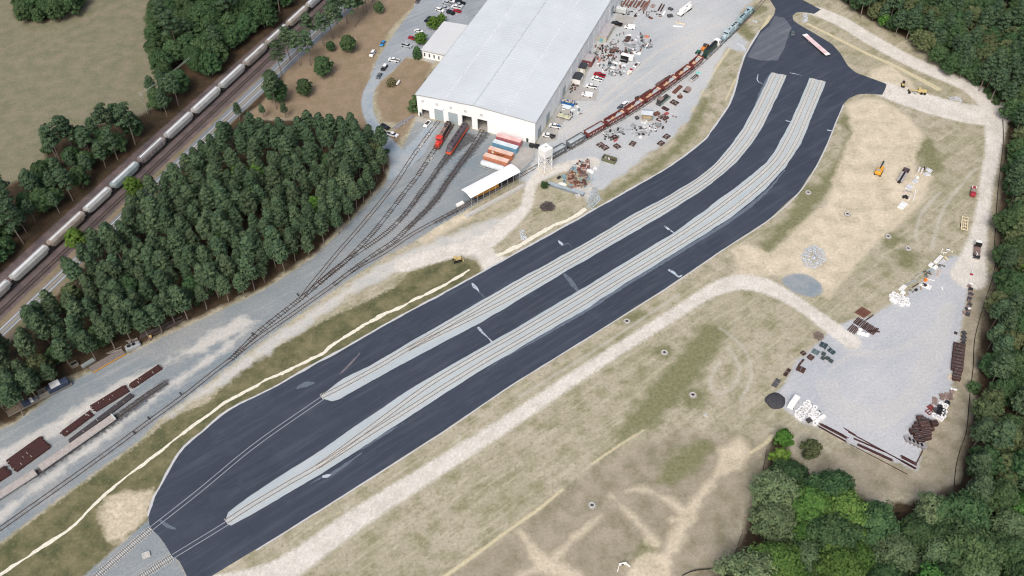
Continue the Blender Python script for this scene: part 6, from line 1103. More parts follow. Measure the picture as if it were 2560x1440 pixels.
# named larger pieces by the hall side
t = T('skip_bin', 'blue open skip full of pale scrap on the concrete apron', 'skip', (1420, 260), (34, 9)); o = MB(); [o.box(0,s*1.1,.1,6.4,.12,1.5) for s in (-1,1)]; [o.box(s*3.15,0,.1,.12,2.1,1.5) for s in (-1,1)]; o.box(0,0,.05,6.3,2.1,.1); o.build('bin', mat('skip_blue', (.03,.14,.38), .5, var=.1), t); o = MB(); r = random.Random(5); [o.box(r.uniform(-2.8,2.8),r.uniform(-.8,.8),r.uniform(.9,1.4),r.uniform(.4,1),r.uniform(.3,.8),.5,r.random()*3) for k in range(22)]; o.build('rubbish', mat('pale_rubbish', (.55,.5,.4), .9, var=.3), t)
for (x, y), l in (((1418.5,268.5),'pale blue pointed tank, upper of two on the apron'),((1415.5,272.5),'pale blue pointed tank, lower of two on the apron')): t = T('gas_cylinder', l, 'tank', (x, y), (24, 6), 'two pale blue tanks on the apron'); o = MB(); o.loft([[(xx, rr*math.cos(q), .75+rr*math.sin(q)) for q in [2*math.pi*k/12 for k in range(12)]] for xx, rr in ((-2.4,.08),(-1.9,.5),(-1.5,.62),(1.5,.62),(1.9,.5),(2.4,.08))]); o.build('shell', mat('pale_blue_tank', (.6,.68,.72), .5), t, True); [MB().box(s*1.2,0,0,.25,1.0,.3).build('cradle', m_trim, t) for s in (-1,1)]
t = T('loading_platform', 'cluttered cream topped loading platform on the apron', 'platform', (1410, 295), (34, 10)); MB().box(0,0,1.0,6.4,2.6,.2).build('deck', mat('cream_deck', (.55,.52,.4), .8, var=.15), t); o = MB(); [o.box(-3+k*1.5,s*1.2,0,.15,.15,1.0) for k in range(5) for s in (-1,1)]; o.build('legs', m_rustd, t); o = MB(); o.box(-1,.2,1.2,1.6,1.4,.7); o.box(1.6,0,1.2,1.2,1.2,.5); o.build('cargo', mat('pale_green_box', (.5,.55,.4), .8), t)
for q, l in (((1596,134),'white flat panel at the end of the scrap rows'),((1587.5,132),'white square lid beside the white trailer'),((1560,165),'white square crate below the white trailer'),((1531,170),'white upright cabinet in the lower scrap rows'),((1530,179),'white narrow cabinet nearest the red pickup'),((1619,113),'white panel at the right tip of the upper scrap heap')): slab(q, (20,5) if q[0] < 1610 else (8,-12), 2.6 if q[0] > 1570 else 1.8, 1.6 if q[0] < 1610 else .9, .5, m_bag, l, 'white_sheet', 'panel')
slab((1617,93), (12,2), 2.4, 1.1, .9, mat('faded_orange', (.55,.22,.14), .7, var=.15), 'faded orange tank box at the upper right of the scrap heap', 'orange_box', 'box'); slab((1574,116), (30,10), 6.0, 1.6, .9, m_scrapg, 'grey low wagon shell in the middle scrap rows', 'wagon_shell', 'wagon'); slab((1569,99), (8,-14), 4.6, 2.2, .8, m_rustd, 'dark grated box in the upper scrap heap', 'steel_rack', 'rack', 4); slab((1538,124), (14,-6), 3.0, 2.2, 1.0, m_rustp, 'brown frame rack in the middle scrap rows', 'steel_rack', 'rack', 4); slab((1499,152), (10,-12), 1.5, 1.0, 1.2, mat('salmon_paint', (.55,.26,.22), .7), 'salmon coloured machine against the hall wall', 'machine_block', 'machinery')
# bogies
def f_bog(t): o = MB(); [o.bevel_box(0,s*1.0,.35,3.2,.35,.5,.08) for s in (-1,1)]; o.box(0,0,.5,.6,1.7,.4); [o.box(x,0,.55,.3,1.7,.25) for x in (-1.3,1.3)]; o.build('frame', m_rustd, t); [[MB().tube((x,s*.7,.46),(x,s*.86,.46),.46,12).build('wheel', m_rustd, t) for s in (-1,1)] for x in (-.95,.95)]; MB().box(0,0,.9,.9,.9,.12).build('centre_plate', m_rustp, t)
pbg = proto('bogie_truck', f_bog); z = Z(1480, 290, 10.667)
for (x, y), d, l in (((220,790),(120,-60),'dark bogie, leftmost of the close pair below the red hoppers'),((350,870),(120,-60),'dark bogie, right one of the close pair'),((665,830),(80,60),'dark square bogie standing right of the close pair'),((1080,760),(50,-60),'brown bogie alone in the middle of the pale gravel'),((1985,570),(70,-50),'reddish bogie nearest the grass strip'),((1835,750),(70,-50),'brown bogie just below the reddish one'),((600,590),(120,-50),'dusty bogie above a bright red bar')): pbg(on(z(x, y)), heading(z(x, y), d), l, 'bogie', 'bogies on the pale gravel', 1.0)
z2 = Z(1560, 180, 10.667); pbg(on(z2(1340,840)), heading(z2(1340,840), (120,60)), 'long dark bogie below the rusty bell shaped casting', 'bogie', 'bogies on the pale gravel', 1.15)
slab(z(630,660), (100,-60), 2.2, .6, .4, mat('bright_red_paint', (.42,.03,.04), .5), 'bright red bar on the gravel beside the dusty bogie', 'red_bar', 'bar'); slab(z(1290,575), (60,-20), 1.3, .9, .8, m_bag, 'small white box on the gravel between the bogies', 'white_box', 'box'); slab(z(1760,260), (80,40), 2.4, 2.0, .9, mat('blue_grey_sheet', (.25,.28,.28)), 'blue grey machine box in the rusty scrap', 'machine_block', 'machinery'); slab(z(1100,270), (70,40), 2.2, 2.2, .6, m_scrapg, 'grey frame plate in the scrap below the timber hut', 'steel_rack', 'frame', 2)
for (x, y), d, L, l in (((1250,440),(380,-60),6.5,'long grey pole across the gravel, uppermost of three'),((1290,500),(330,-110),6.0,'long grey pole across the gravel, middle of three'),((1340,470),(420,-30),7.0,'long grey pole across the gravel, lowest of three'),((1290,320),(120,-110),2.6,'short pole leaning in the scrap'),((980,370),(200,0),3.4,'thin grey bar left of the poles'),((760,400),(200,-100),3.6,'dark bar in the black scrap, upper'),((730,450),(150,40),3.0,'dark bar in the black scrap, lower'),((330,520),(100,80),2.4,'dark bar at the left of the black scrap')): q = z(x, y); t = thing('steel_pole', l, 'pole', on(q), heading(q, d)); MB().tube((-L/2,0,.15),(L/2,0,.2),.13,7).build('shaft', m_scrapg if L > 3 else m_scrapd, t); MB().box(L/2,0,.05,.3,.3,.35).build('end', m_scrapd, t)
# rolling stock hulks beside the red hoppers
z = z2
A, B = z(870,400), z(1230,170); L = plen(A, B); t = thing('boiler_shell', 'long brown boiler shell lying behind the red hoppers', 'boiler'); o = MB(); o.loft([[(x, r*math.cos(q), 1.25+r*math.sin(q)) for q in [2*math.pi*k/16 for k in range(16)]] for x, r in ((-L/2,.7),(-L/2+.15,1.0),(L/2-.15,1.0),(L/2,.8))]); o.build('shell', mat('brown_boiler', (.12,.085,.08), .8, var=.2), t, True); MB().tube((L*.1,0,2.2),(L*.1,0,2.6),.35,10).build('dome', m_rustd, t); [MB().box(s*L*.3,0,0,.5,1.6,.5).build('support', m_rustd, t) for s in (-1,1)]; put(t, A, B, 0)
slab(z(580,600), (300,-200), 8.0, 1.5, .9, m_rustd, 'long rusty underframe behind the red hoppers', 'steel_rack', 'frame', 3); slab(z(370,720), (100,-40), 2.6, 1.9, 1.1, m_rustd, 'dark rusty block at the lower end of the rusty underframe', 'machine_block', 'machinery')
t = T('narrow_locomotive', 'derelict black and green locomotive hulk with a pale cab roof', 'locomotive', z(1040,790), (250,-210)); o = MB(); o.box(0,0,.5,9.0,2.4,.6); o.build('frame', m_scrapd, t); c = MB().bevel_box(-2.6,0,1.1,2.8,2.3,2.2,.1).build('cab', mat('charcoal_paint', (.05,.052,.055), .7), t); MB().box(-2.6,0,3.31,2.9,2.4,.1).build('cab_roof', m_rustp, c); MB().bevel_box(1.2,.2,1.1,4.4,1.3,1.3,.15).build('hood', m_scrapd, t); MB().box(.3,-1.22,.6,8.2,.1,.9).build('green_side', mat('pale_green_side', (.2,.3,.24), .7, var=.25), t); wh(t, (-2.5,0,2.5), (-.8,.8), .45, .15)
slab(z(1420,480), (200,-190), 7.0, 1.8, .7, m_rust, 'rusty open frame between the green hulk and the red hoppers', 'steel_rack', 'frame', 3)
t = T('engine_block', 'pale metal engine block with a row of cylinder heads', 'engine', z(1850,220), (150,-120)); MB().bevel_box(0,0,.3,4.6,1.6,1.3,.2).build('block', mat('alloy_grey', (.5,.48,.47), .5, var=.2), t); [MB().bevel_box(-1.7+k*.7,s*.45,1.601,.5,.5,.3,.06).build('cylinder_head', m_scrapd, t) for k in range(6) for s in (-1,1)]; MB().box(2.6,0,.5,.8,1.4,1.3).build('gearbox', m_rust, t)
for x, l in ((1945,'turquoise drum, left of two at the grass edge'),(2012,'turquoise drum, right of two at the grass edge')): t = thing('plastic_drum', l, 'drum', on(z(x, 45)), 0, 'two turquoise drums'); MB().tube((0,0,0),(0,0,1.0),.45,14).build('drum', mat('turquoise_plastic', (.25,.7,.66), .5), t); MB().tube((0,0,1.0),(0,0,1.05),.38,14).build('lid', mat('turquoise_plastic', (.25,.7,.66)), t)
t = T('smokebox_shell', 'open rusty half cylinder shell with a dark mouth', 'boiler', z(1680,500), (100,-110)); o = MB(); o.loft([[(x, 1.5*math.cos(q)*k, 1.4*math.sin(q)*k) for q in [math.pi*j/12 for j in range(13)]] for x, k in ((-1.8,1),(1.8,1),(2.0,.85))]); o.build('shell', m_rustp, t); MB().box(-1.82,0,.1,.05,2.2,1.0).build('mouth', m_dark, t)
t = T('rusty_casting', 'round rusty casting with a raised hub on the pale gravel', 'casting', z(1490,670), (100,-60)); MB().tube((0,0,0),(0,0,.6),1.3,16).build('base', m_rust, t); MB().tube((.3,.3,.6),(.5,.4,1.6),.5,10).build('hub', m_rustp, t)
for (x, y), d, sx, sy, h, mt, l in (((1100,990),(150,80),3.4,1.8,.6,m_rustd,'dark brown plates below the green hulk'),((870,1130),(140,-60),2.8,2.0,.9,m_rust,'rusty red machine left of the bright red sheet'),((1130,1120),(110,-40),2.2,1.4,.5,mat('tomato_red', (.4,.09,.08), .6),'bright red bent sheet in the rusty scrap'),((1010,1205),(120,-60),2.8,1.4,.9,m_rustp,'dusty pink grey tank half below the rusty red machine'),((1110,1255),(140,-80),3.0,1.3,.9,m_rustd,'dark half cylinder at the lower end of the rusty scrap'),((700,1290),(150,-40),2.8,1.0,.15,mat('blue_grey_sheet', (.25,.28,.28)),'dark blue sheet on the ground below the timber hut'),((345,1240),(60,60),1.8,1.6,.9,m_scrapd,'dark machine left of the timber hut')): slab(z(x, y), d, sx, sy, h, mt, l, 'steel_scrap', 'scrap', 2)
# green gondola body
A, B = (1508,405), (1538,414); L = plen(A, B)+.6; t = thing('gondola_hulk', 'dull green open wagon body lying on the pale gravel', 'wagon', on((1523,402)), heading((1523,402), (34,11))); o = MB(); [o.box(0,s*1.4,0,L,.12,1.8) for s in (-1,1)]; [o.box(s*(L/2-.06),0,0,.12,2.7,1.8) for s in (-1,1)]; [o.box(-L/2+.4+k*(L-.8)/8,-1.49,0,.12,.08,1.8) for k in range(9)]; o.build('walls', mat('olive_paint', (.14,.15,.09), .7, var=.2), t); MB().box(0,0,.02,L-.2,2.6,.3).build('floor', m_rustd, t); o = MB(); r = random.Random(3); [o.box(r.uniform(-L/2+1, 0),r.uniform(-.9,.9),.32,r.uniform(.4,.9),r.uniform(.3,.7),.5,r.random()*3) for k in range(7)]; o.build('rubbish', m_bag, t)
# pale heap, red bush, stone fields
t = thing('lime_heap', 'low smooth cream heap beside the red scrap', 'heap', on((1405,462))); MB().dome(0,0,0,2.1,1.7,.9,16,5,.05,random.Random(5)).build('heap', mat('cream_powder', (.8,.76,.66), .9, var=.05), t)
t = thing('black_tank', 'black plastic tank on its side above the cream heap', 'tank', on((1397,446)), .7); MB().tube((-.8,0,.6),(.8,0,.6),.6,12).build('barrel', m_blackbin, t); MB().box(0,0,0,1.0,.8,.2).build('cradle', m_scrapd, t)
slab((1476,430), (24,8), 3.2, 1.2, 1.0, m_white, 'white low box trailer at the top of the red scrap heap', 'white_box', 'box'); slab((1488,422), (10,-6), 1.6, 1.4, .5, m_bag, 'white square frame beside the white low box', 'steel_rack', 'frame', 2)
t = thing('cable_heap', 'tangle of pale blue cables at the right of the red scrap', 'cables', on((1470,449))); o = MB(); r = random.Random(8)
for k in range(40): a = r.random()*6.3; d = r.random()*2.2; b = r.uniform(.6, 2.0); o.tube((d*math.cos(a), d*math.sin(a)*1.6, .1+r.random()*.6), (d*math.cos(a)+1.2*math.cos(b), d*math.sin(a)*1.6+1.6*math.sin(b), .1+r.random()*.7), .06, 4)
o.build('cables', mat('pale_blue_cable', (.28,.42,.5), .7, var=.2), t)
t = thing('red_ring', 'red iron ring lying flat on the scrap heap', 'ring', on((1428,443))); MB().ring(0,0,.3,1.0,.72,.25,16).build('ring', mat('pale_red_iron', (.5,.2,.17), .7), t)
def stones(name, label, cat, px_poly, n, s, mt, seed, h=.5):
    r = random.Random(seed); Q = [tuple(G(p)) for p in px_poly]; cx = sum(q[0] for q in Q)/len(Q); cy = sum(q[1] for q in Q)/len(Q); o = MB(); k = 0; xs = [q[0] for q in Q]; ys = [q[1] for q in Q]; c = 0
    while c < n and k < n*20:
        k += 1; x, y = r.uniform(min(xs), max(xs)), r.uniform(min(ys), max(ys)); ins = False
        for (x0, y0), (x1, y1) in zip(Q, Q[1:]+Q[:1]):
            if (y0 > y) != (y1 > y) and x < (x1-x0)*(y-y0)/(y1-y0)+x0: ins = not ins
        if not ins: continue
        c += 1; e = r.uniform(.5, 1.2)*s; f = max(0, 1-math.hypot(x-cx, y-cy)/6)*h; o.add([(x-cx+e*.5*r.uniform(.6, 1.2)*a, y-cy+e*.5*r.uniform(.6, 1.2)*b, f+e*.35*r.uniform(.5, 1.2)*(d+.8)) for a, b, d in ((1,0,0),(0,1,0),(-1,0,0),(0,-1,0),(0,0,1))], [(0,1,4),(1,2,4),(2,3,4),(3,0,4)])
    ob = o.build(name, mt); ob.location = (cx, cy, 0); ob['kind'] = 'stuff'; tag(ob, label, cat)
m_stone = mat('pale_grey_stone', (.5,.54,.58), .9, var=.3, scale=1.5); m_stone2 = mat('rip_rap_stone', (.36,.42,.46), .9, var=.35, scale=1.5)
stones('stone_heap', 'heap of pale broken stone on the bare sand', 'stones', [(2010,625),(2035,612),(2062,628),(2064,655),(2040,672),(2010,668),(2000,648)], 620, .7, m_stone, 1, 1.0)
stones('rip_rap', 'blue grey rip rap chute from gravel lot down to the asphalt', 'stones', [(1480,470),(1496,466),(1497,485),(1503,500),(1480,522),(1466,520),(1472,495)], 420, .6, m_stone2, 2, .1)
stones('rip_rap', 'dark grey rip rap slope below the hall corner and hedge', 'stones', [(1000,305),(1030,290),(1042,288),(1020,305),(995,322),(978,322)], 380, .6, mat('dark_rip_rap', (.25,.25,.27), .9, var=.35, scale=1.5), 3, .1)
stones('rip_rap', 'pale stone apron at the asphalt edge left of the grass tongue', 'stones', [(1840,108),(1852,110),(1866,122),(1862,132),(1848,122)], 200, .6, m_stone, 4, .1)
stones('rip_rap', 'pale stones on the rounded tip of the road island', 'stones', [(2008,34),(2018,34),(2020,56),(2006,56)], 220, .6, m_stone, 5, .1)
stones('rip_rap', 'pale stones at the end of the island ditch', 'stones', [(2370,243),(2400,243),(2406,256),(2380,252)], 160, .6, m_stone, 6, .1)
stones('rip_rap', 'small stone outfall by the end of the chalk ditch', 'stones', [(1298,578),(1310,575),(1318,598),(1304,602)], 140, .6, m_stone, 7, .1)
stones('rip_rap', 'small pale stones in the grass tongue beside the silver locomotive', 'stones', [(1878,50),(1892,52),(1896,58),(1884,57)], 80, .5, m_stone, 8, .1)
# storm drains in the grass
def f_drain(t): MB().ring(0,0,0,1.05,.62,.5,16).build('concrete_ring', m_conc, t); MB().tube((0,0,.02),(0,0,.3),.6,12).build('grate', m_scrapd, t); MB().ring(0,0,-.02,1.5,1.1,.12,18).build('stone_collar', mat('dull_collar', (.3,.3,.26), .9, var=.3), t)
pd = proto('storm_drain', f_drain)
for q, l in (((2020,482),'round concrete drain nearest the upper asphalt curve'),((2118,536),'round concrete drain in green weeds left of the sand track'),((2220,592),'round concrete drain right of the sand track'),((2270,622),'round concrete drain by the upper storage yard edge'),((1567,804),'round concrete drain between the asphalt and the dirt road'),((1661,882),'bright round concrete drain in the field below the dirt road'),((1732,988),'round concrete drain in the middle of the large field'),((1480,1264),'round white concrete drain on the grey brown soil')): pd(on(q), RJ.random(), l, 'drain', 'round storm drains in the grass')
slab((1764,1038), (10,4), 1.4, 1.2, .4, m_conc, 'square concrete drain cover among straw in the large field', 'drain_cover', 'drain'); slab((366,1388), (20,-8), 2.4, 2.0, .5, m_conc, 'square concrete pit by the tip of the asphalt', 'concrete_pit', 'drain')
t = T('culvert_headwall', 'white angled culvert wall above the sand pool at the bottom edge', 'wall', (1556, 1412), (20, -4)); o = MB(); o.box(0,0,0,2.4,.35,1.2); o.hexa([(-1.2,-.15,0),(-.9,.15,0),(-2.0,-2.0,0),(-2.3,-2.0,0)],[(-1.2,-.15,1.2),(-.9,.15,1.2),(-2.0,-2.0,.5),(-2.3,-2.0,.5)]); o.hexa([(1.2,-.15,0),(.9,.15,0),(1.9,-1.2,0),(2.2,-1.2,0)],[(1.2,-.15,1.2),(.9,.15,1.2),(1.9,-1.2,.5),(2.2,-1.2,.5)]); o.build('wall', m_white, t); MB().tube((0,-.25,.45),(0,.3,.45),.4,12).build('pipe_mouth', m_dark, t)
# switch stands on the yard tracks
def f_sw(t): MB().box(0,0,0,1.6,.5,.25).build('base', m_scrapd, t); MB().tube((.4,0,.25),(.4,0,1.3),.06,6).build('mast', m_scrapd, t); MB().box(.4,0,1.2,.5,.08,.35).build('target', m_black, t)
ps = proto('switch_stand', f_sw)
for q, l in (((452,985),'switch stand at the first yard switch, beside the long track'),((372,1046),'switch stand between the flatcar and the green bank'),((336,1082),'dark switch box on the long yard track'),((632,836),'switch stand where the yard tracks fan out'),((745,738),'switch stand farther up the fan of tracks')): ps(on(q), heading(q, (20, 20)), l, 'switch stand', 'switch stands in the yard')
# ------------------------------------------------------------------ trees
def leaf_mat(name, c1, c2, rnd=.22):
    mt = bpy.data.materials.new(name); mt.use_nodes = True; n = mt.node_tree; N = n.nodes; LK = n.links; bs = N['Principled BSDF']; bs.inputs['Roughness'].default_value = .8; bs.inputs['Specular IOR Level'].default_value = .12
    tc = N.new('ShaderNodeTexCoord'); oi = N.new('ShaderNodeObjectInfo'); ad = N.new('ShaderNodeVectorMath'); ad.operation = 'ADD'; LK.new(tc.outputs['Object'], ad.inputs[0])
    sc = N.new('ShaderNodeMath'); sc.operation = 'MULTIPLY'; sc.inputs[1].default_value = 50; LK.new(oi.outputs['Random'], sc.inputs[0]); LK.new(sc.outputs[0], ad.inputs[1])
    nz = N.new('ShaderNodeTexNoise'); nz.inputs['Scale'].default_value = .55; nz.inputs['Detail'].default_value = 4; LK.new(ad.outputs[0], nz.inputs['Vector'])
    r = N.new('ShaderNodeMapRange'); r.inputs[1].default_value = .35; r.inputs[2].default_value = .65; LK.new(nz.outputs[0], r.inputs[0])
    mx = N.new('ShaderNodeMix'); mx.data_type = 'RGBA'; mx.inputs[6].default_value = (*c1, 1); mx.inputs[7].default_value = (*c2, 1); LK.new(r.outputs[0], mx.inputs[0])
    hs = N.new('ShaderNodeHueSaturation'); r2 = N.new('ShaderNodeMapRange'); r2.inputs[3].default_value = 1-rnd; r2.inputs[4].default_value = 1+rnd; LK.new(oi.outputs['Random'], r2.inputs[0]); LK.new(r2.outputs[0], hs.inputs['Value'])
    m5 = N.new('ShaderNodeMath'); m5.operation = 'MULTIPLY'; m5.inputs[1].default_value = 7.31; fr = N.new('ShaderNodeMath'); fr.operation = 'FRACT'; LK.new(oi.outputs['Random'], m5.inputs[0]); LK.new(m5.outputs[0], fr.inputs[0]); r3 = N.new('ShaderNodeMapRange'); r3.inputs[3].default_value = .49; r3.inputs[4].default_value = .525; LK.new(fr.outputs[0], r3.inputs[0]); LK.new(r3.outputs[0], hs.inputs['Hue'])
    LK.new(mx.outputs[2], hs.inputs['Color']); LK.new(hs.outputs[0], bs.inputs['Base Color']); return mt
m_pine = leaf_mat('pine_needles', (.046,.080,.046), (.094,.136,.070)); m_oak = leaf_mat('dark_leaves', (.040,.080,.034), (.078,.125,.052)); m_lime = leaf_mat('fresh_leaves', (.075,.15,.025), (.11,.19,.04)); m_pale = leaf_mat('pale_leaves', (.10,.15,.075), (.15,.20,.10)); m_hedge = leaf_mat('hedge_leaves', (.055,.10,.04), (.09,.14,.055), .12); m_olive = leaf_mat('olive_leaves', (.075,.10,.045), (.12,.14,.065))
m_bark = mat('pine_bark', (.20,.165,.14), .95, var=.25, scale=2); m_bark2 = mat('grey_bark', (.16,.145,.125), .95, var=.25, scale=2)
def leaves(centres, radii, per, size, rng, up=.35):
    "leaf-sized quads spread through and over rounded clumps"
    V = []
    for c, r in zip(centres, radii):
        n = int(per); d = rng.normal(0, 1, (n, 3)); d[:, 2] = np.where(d[:, 2] < -.4, -d[:, 2]*.6, d[:, 2]); d /= np.linalg.norm(d, axis=1)[:, None]
        p = np.array(c)+d*np.array(r)*(rng.uniform(.45, 1.05, (n, 1)))
        nn = d*.95+rng.normal(0, .36, (n, 3)); nn[:, 2] += up; nn /= np.linalg.norm(nn, axis=1)[:, None]
        a = np.cross(nn, rng.normal(0, 1, (n, 3))); a /= np.linalg.norm(a, axis=1)[:, None]+1e-9; b = np.cross(nn, a); s = size*rng.uniform(.6, 1.25, (n, 1))
        V.append(np.stack([p-a*s-b*s*.45, p+a*s*.2-b*s*.6, p+a*s+b*s*.35, p-a*s*.3+b*s*.65], 1))
    return np.concatenate(V).reshape(-1, 3)
def leaf_mesh(name, V, mt):
    me = bpy.data.meshes.new(name); n = len(V)//4; me.vertices.add(n*4); me.loops.add(n*4); me.polygons.add(n); me.vertices.foreach_set('co', V.astype(np.float32).ravel()); me.loops.foreach_set('vertex_index', np.arange(n*4, dtype=np.int32)); me.polygons.foreach_set('loop_start', np.arange(0, n*4, 4, dtype=np.int32)); me.update(calc_edges=True); me.materials.append(mt); return me
def trunk_mesh(name, H, r, mt, limbs, rng, bend=.25):
    o = MB(); P = [Vector((bend*math.sin(k*.9), bend*math.cos(k*.7)-bend, H*k/5)) for k in range(6)]
    for k in range(5): o.tube(P[k], P[k+1], r*(1-k*.15), 7, r*(1-(k+1)*.15))
    for c in limbs:
        z = max(H*.35, c[2]-rng.uniform(.8, 2)); z = min(z, H*.97); b = Vector((0, 0, z)); o.tube(b, Vector(c)*.9+Vector((0, 0, c[2]*.08)), r*.35, 5, r*.12)
    me = bpy.data.meshes.new(name); me.from_pydata(o.v, [], o.f); me.update(); me.materials.append(mt); return me
def pine_variant(i):
    g = np.random.default_rng(100+i); H = 15.5+g.uniform(-1, 1); z0 = H*g.uniform(.40, .5); C = []; R = []; n = 30
    for k in range(n):
        t = (k+.5)/n; rr = (3.35*(1-t)**.5*(.6+.4*min(1, t*4)))*g.uniform(.75, 1.15); a = k*2.4+g.uniform(-.4, .4); z = z0+(H-z0)*t
        C.append((rr*.72*math.cos(a), rr*.72*math.sin(a), z)); q = (.8+.75*(1-t))*g.uniform(.8, 1.2); R.append((q*1.15, q*1.15, q*.72))
    return leaf_mesh('pine_crown', leaves(C, R, 72, .38, g), m_pine), trunk_mesh('pine_trunk', H*.93, .24, m_bark, C[1::6], g)
def tall_pine_variant(i):
    g = np.random.default_rng(300+i); H = 21+g.uniform(-1, 2); C = []; R = []
    for k in range(19):
        t = (k+.3)/19; a = k*2.4+g.uniform(-.5, .5); rr = 3.9*(1-t*.7)*g.uniform(.5, 1.15); z = H*(.52+.46*t); C.append((rr*math.cos(a), rr*math.sin(a), z)); q = g.uniform(1.1, 1.8); R.append((q*1.25, q*1.25, q*.62))
    return leaf_mesh('pine_crown', leaves(C, R, 105, .42, g), m_pine), trunk_mesh('pine_trunk', H*.97, .3, m_bark, C[::2], g, .4)
def broad_variant(i, R0, H, mt, n=72, per=84, size=.38, low=.25, bark=None):
    g = np.random.default_rng(500+i); C = []; R = []
    for k in range(n):
        t = (k+.5)/n; z = -.35+1.35*t; rad = math.sqrt(max(0, 1-max(z, 0)**2)) if z > 0 else 1-abs(z)*.7; a = k*2.39996+g.uniform(-.5, .5); e = R0*.82*g.uniform(.62, 1.12)*(1+.16*math.sin(3*a+i))
        C.append((e*rad*math.cos(a), e*rad*math.sin(a), H*low+(H*(1-low)*.86)*(z+.35)/1.35*g.uniform(.92, 1.04))); q = R0*g.uniform(.19, .34); R.append((q, q, q*.8))
    for k in range(14): a = g.uniform(0, 6.3); e = R0*.45*g.uniform(0, 1); C.append((e*math.cos(a), e*math.sin(a), H*g.uniform(low+.1, .7))); R.append((R0*.3,)*3)
    return leaf_mesh('tree_crown', leaves(C, R, per, size, g), mt), trunk_mesh('tree_trunk', H*.72, .05*R0+.08, bark or m_bark2, C[3::7], g)
def cone_variant(i, R0, H, mt):
    g = np.random.default_rng(700+i); C = []; R = []
    for k in range(60): t = (k+.5)/60; a = k*2.4; rr = R0*math.sin(math.pi*min(1, .28+t*.72))**.8*.8; C.append((rr*math.cos(a), rr*math.sin(a), .4+t*(H-.8))); q = R0*.36; R.append((q, q, q))
    return leaf_mesh('shrub_crown', leaves(C, R, 60, .22, g), mt), trunk_mesh('shrub_trunk', H*.8, .14, m_bark2, C[5::20], g, .02)
TV = {'pine': [pine_variant(i) for i in range(8)], 'tall': [tall_pine_variant(i) for i in range(5)], 'oak': [broad_variant(i, 4.6, 11.5, m_oak) for i in range(5)], 'lime': [broad_variant(20+i, 3.4, 9, m_lime, 44, 52, .4) for i in range(3)],
      'big': [broad_variant(30+i, 7.2, 15, m_oak, 130, 100, .40) for i in range(4)], 'bigl': [broad_variant(40+i, 6.5, 14, leaf_mat('mid_leaves', (.055,.12,.028), (.10,.18,.045)), 120, 96, .38) for i in range(2)], 'bigp': [broad_variant(50+i, 7.2, 15, m_pale, 96, 84, .36) for i in range(2)], 'olive': [broad_variant(60+i, 4.2, 11, m_olive, 56, 56, .42) for i in range(3)],
      'shrub': [broad_variant(70+i, 1.8, 2.6, m_oak, 26, 36, .26, .1) for i in range(3)], 'bush': [broad_variant(80+i, 2.6, 6.5, m_hedge, 40, 60, .3, .12) for i in range(3)], 'cone': [cone_variant(0, 2.2, 7.0, m_oak)], 'round': [broad_variant(90+i, 3.0, 6.5, m_lime, 50, 60, .3, .2) for i in range(2)], 'brownbush': [broad_variant(95, 2.3, 4.5, mat('brown_leaves', (.13,.12,.06), .9), 40, 50, .28, .1)]}
NM = {'pine': 'pine_tree', 'tall': 'pine_tree', 'shrub': 'shrub', 'bush': 'hedge_shrub', 'cone': 'conical_evergreen', 'brownbush': 'round_bush'}
TP = {}; TR = random.Random(21)
def tree(kind, loc, label, group=None, sc=1.0, v=None, cat=None):
    v = TR.randrange(len(TV[kind])) if v is None else v; rz = TR.random()*6.283; s = (sc*TR.uniform(.94, 1.06), sc*TR.uniform(.94, 1.06), sc)
    cat = cat or ('pine' if kind in ('pine', 'tall') else 'shrub' if kind in ('shrub', 'bush', 'cone', 'brownbush') else 'tree')
    k = (kind, v)
    if k not in TP:
        t = thing(NM.get(kind, 'broadleaf_tree'), label, cat, (loc[0], loc[1], 0), rz, group); t.scale = s; a, b = TV[kind][v]
        for nm, me in (('crown', a), ('trunk', b)): o = bpy.data.objects.new(nm, me); COL.objects.link(o); o.parent = t
        TP[k] = t; return t
    r = dup(TP[k], (loc[0], loc[1], 0), rz, label, group, s); r['category'] = cat
    if not group and 'group' in r: del r['group']
    return r
def sample(poly, z, sp, seed, avoid=None):
    r = random.Random(seed); Q = [tuple(G(p, z)) for p in poly]; xs = [q[0] for q in Q]; ys = [q[1] for q in Q]; cell = {}; out = []; n = int((max(xs)-min(xs))*(max(ys)-min(ys))/(sp*sp)*9)
    for k in range(n):
        x, y = r.uniform(min(xs), max(xs)), r.uniform(min(ys), max(ys)); ins = False
        for (x0, y0), (x1, y1) in zip(Q, Q[1:]+Q[:1]):
            if (y0 > y) != (y1 > y) and x < (x1-x0)*(y-y0)/(y1-y0)+x0: ins = not ins
        if not ins or (avoid and avoid(x, y)): continue
        i, j = int(x//sp), int(y//sp)
        if any((x-a)**2+(y-b)**2 < sp*sp for di in (-1, 0, 1) for dj in (-1, 0, 1) for a, b in cell.get((i+di, j+dj), ())): continue
        cell.setdefault((i, j), []).append((x, y)); out.append((x, y))
    return out
hn = np.array([-(hc1-hc0)[1], (hc1-hc0)[0]]); hn = hn/np.linalg.norm(hn)
def near_lines(x, y):
    d = (np.array([x, y])-hc0)@hn; return -7.5 < d < 26.5
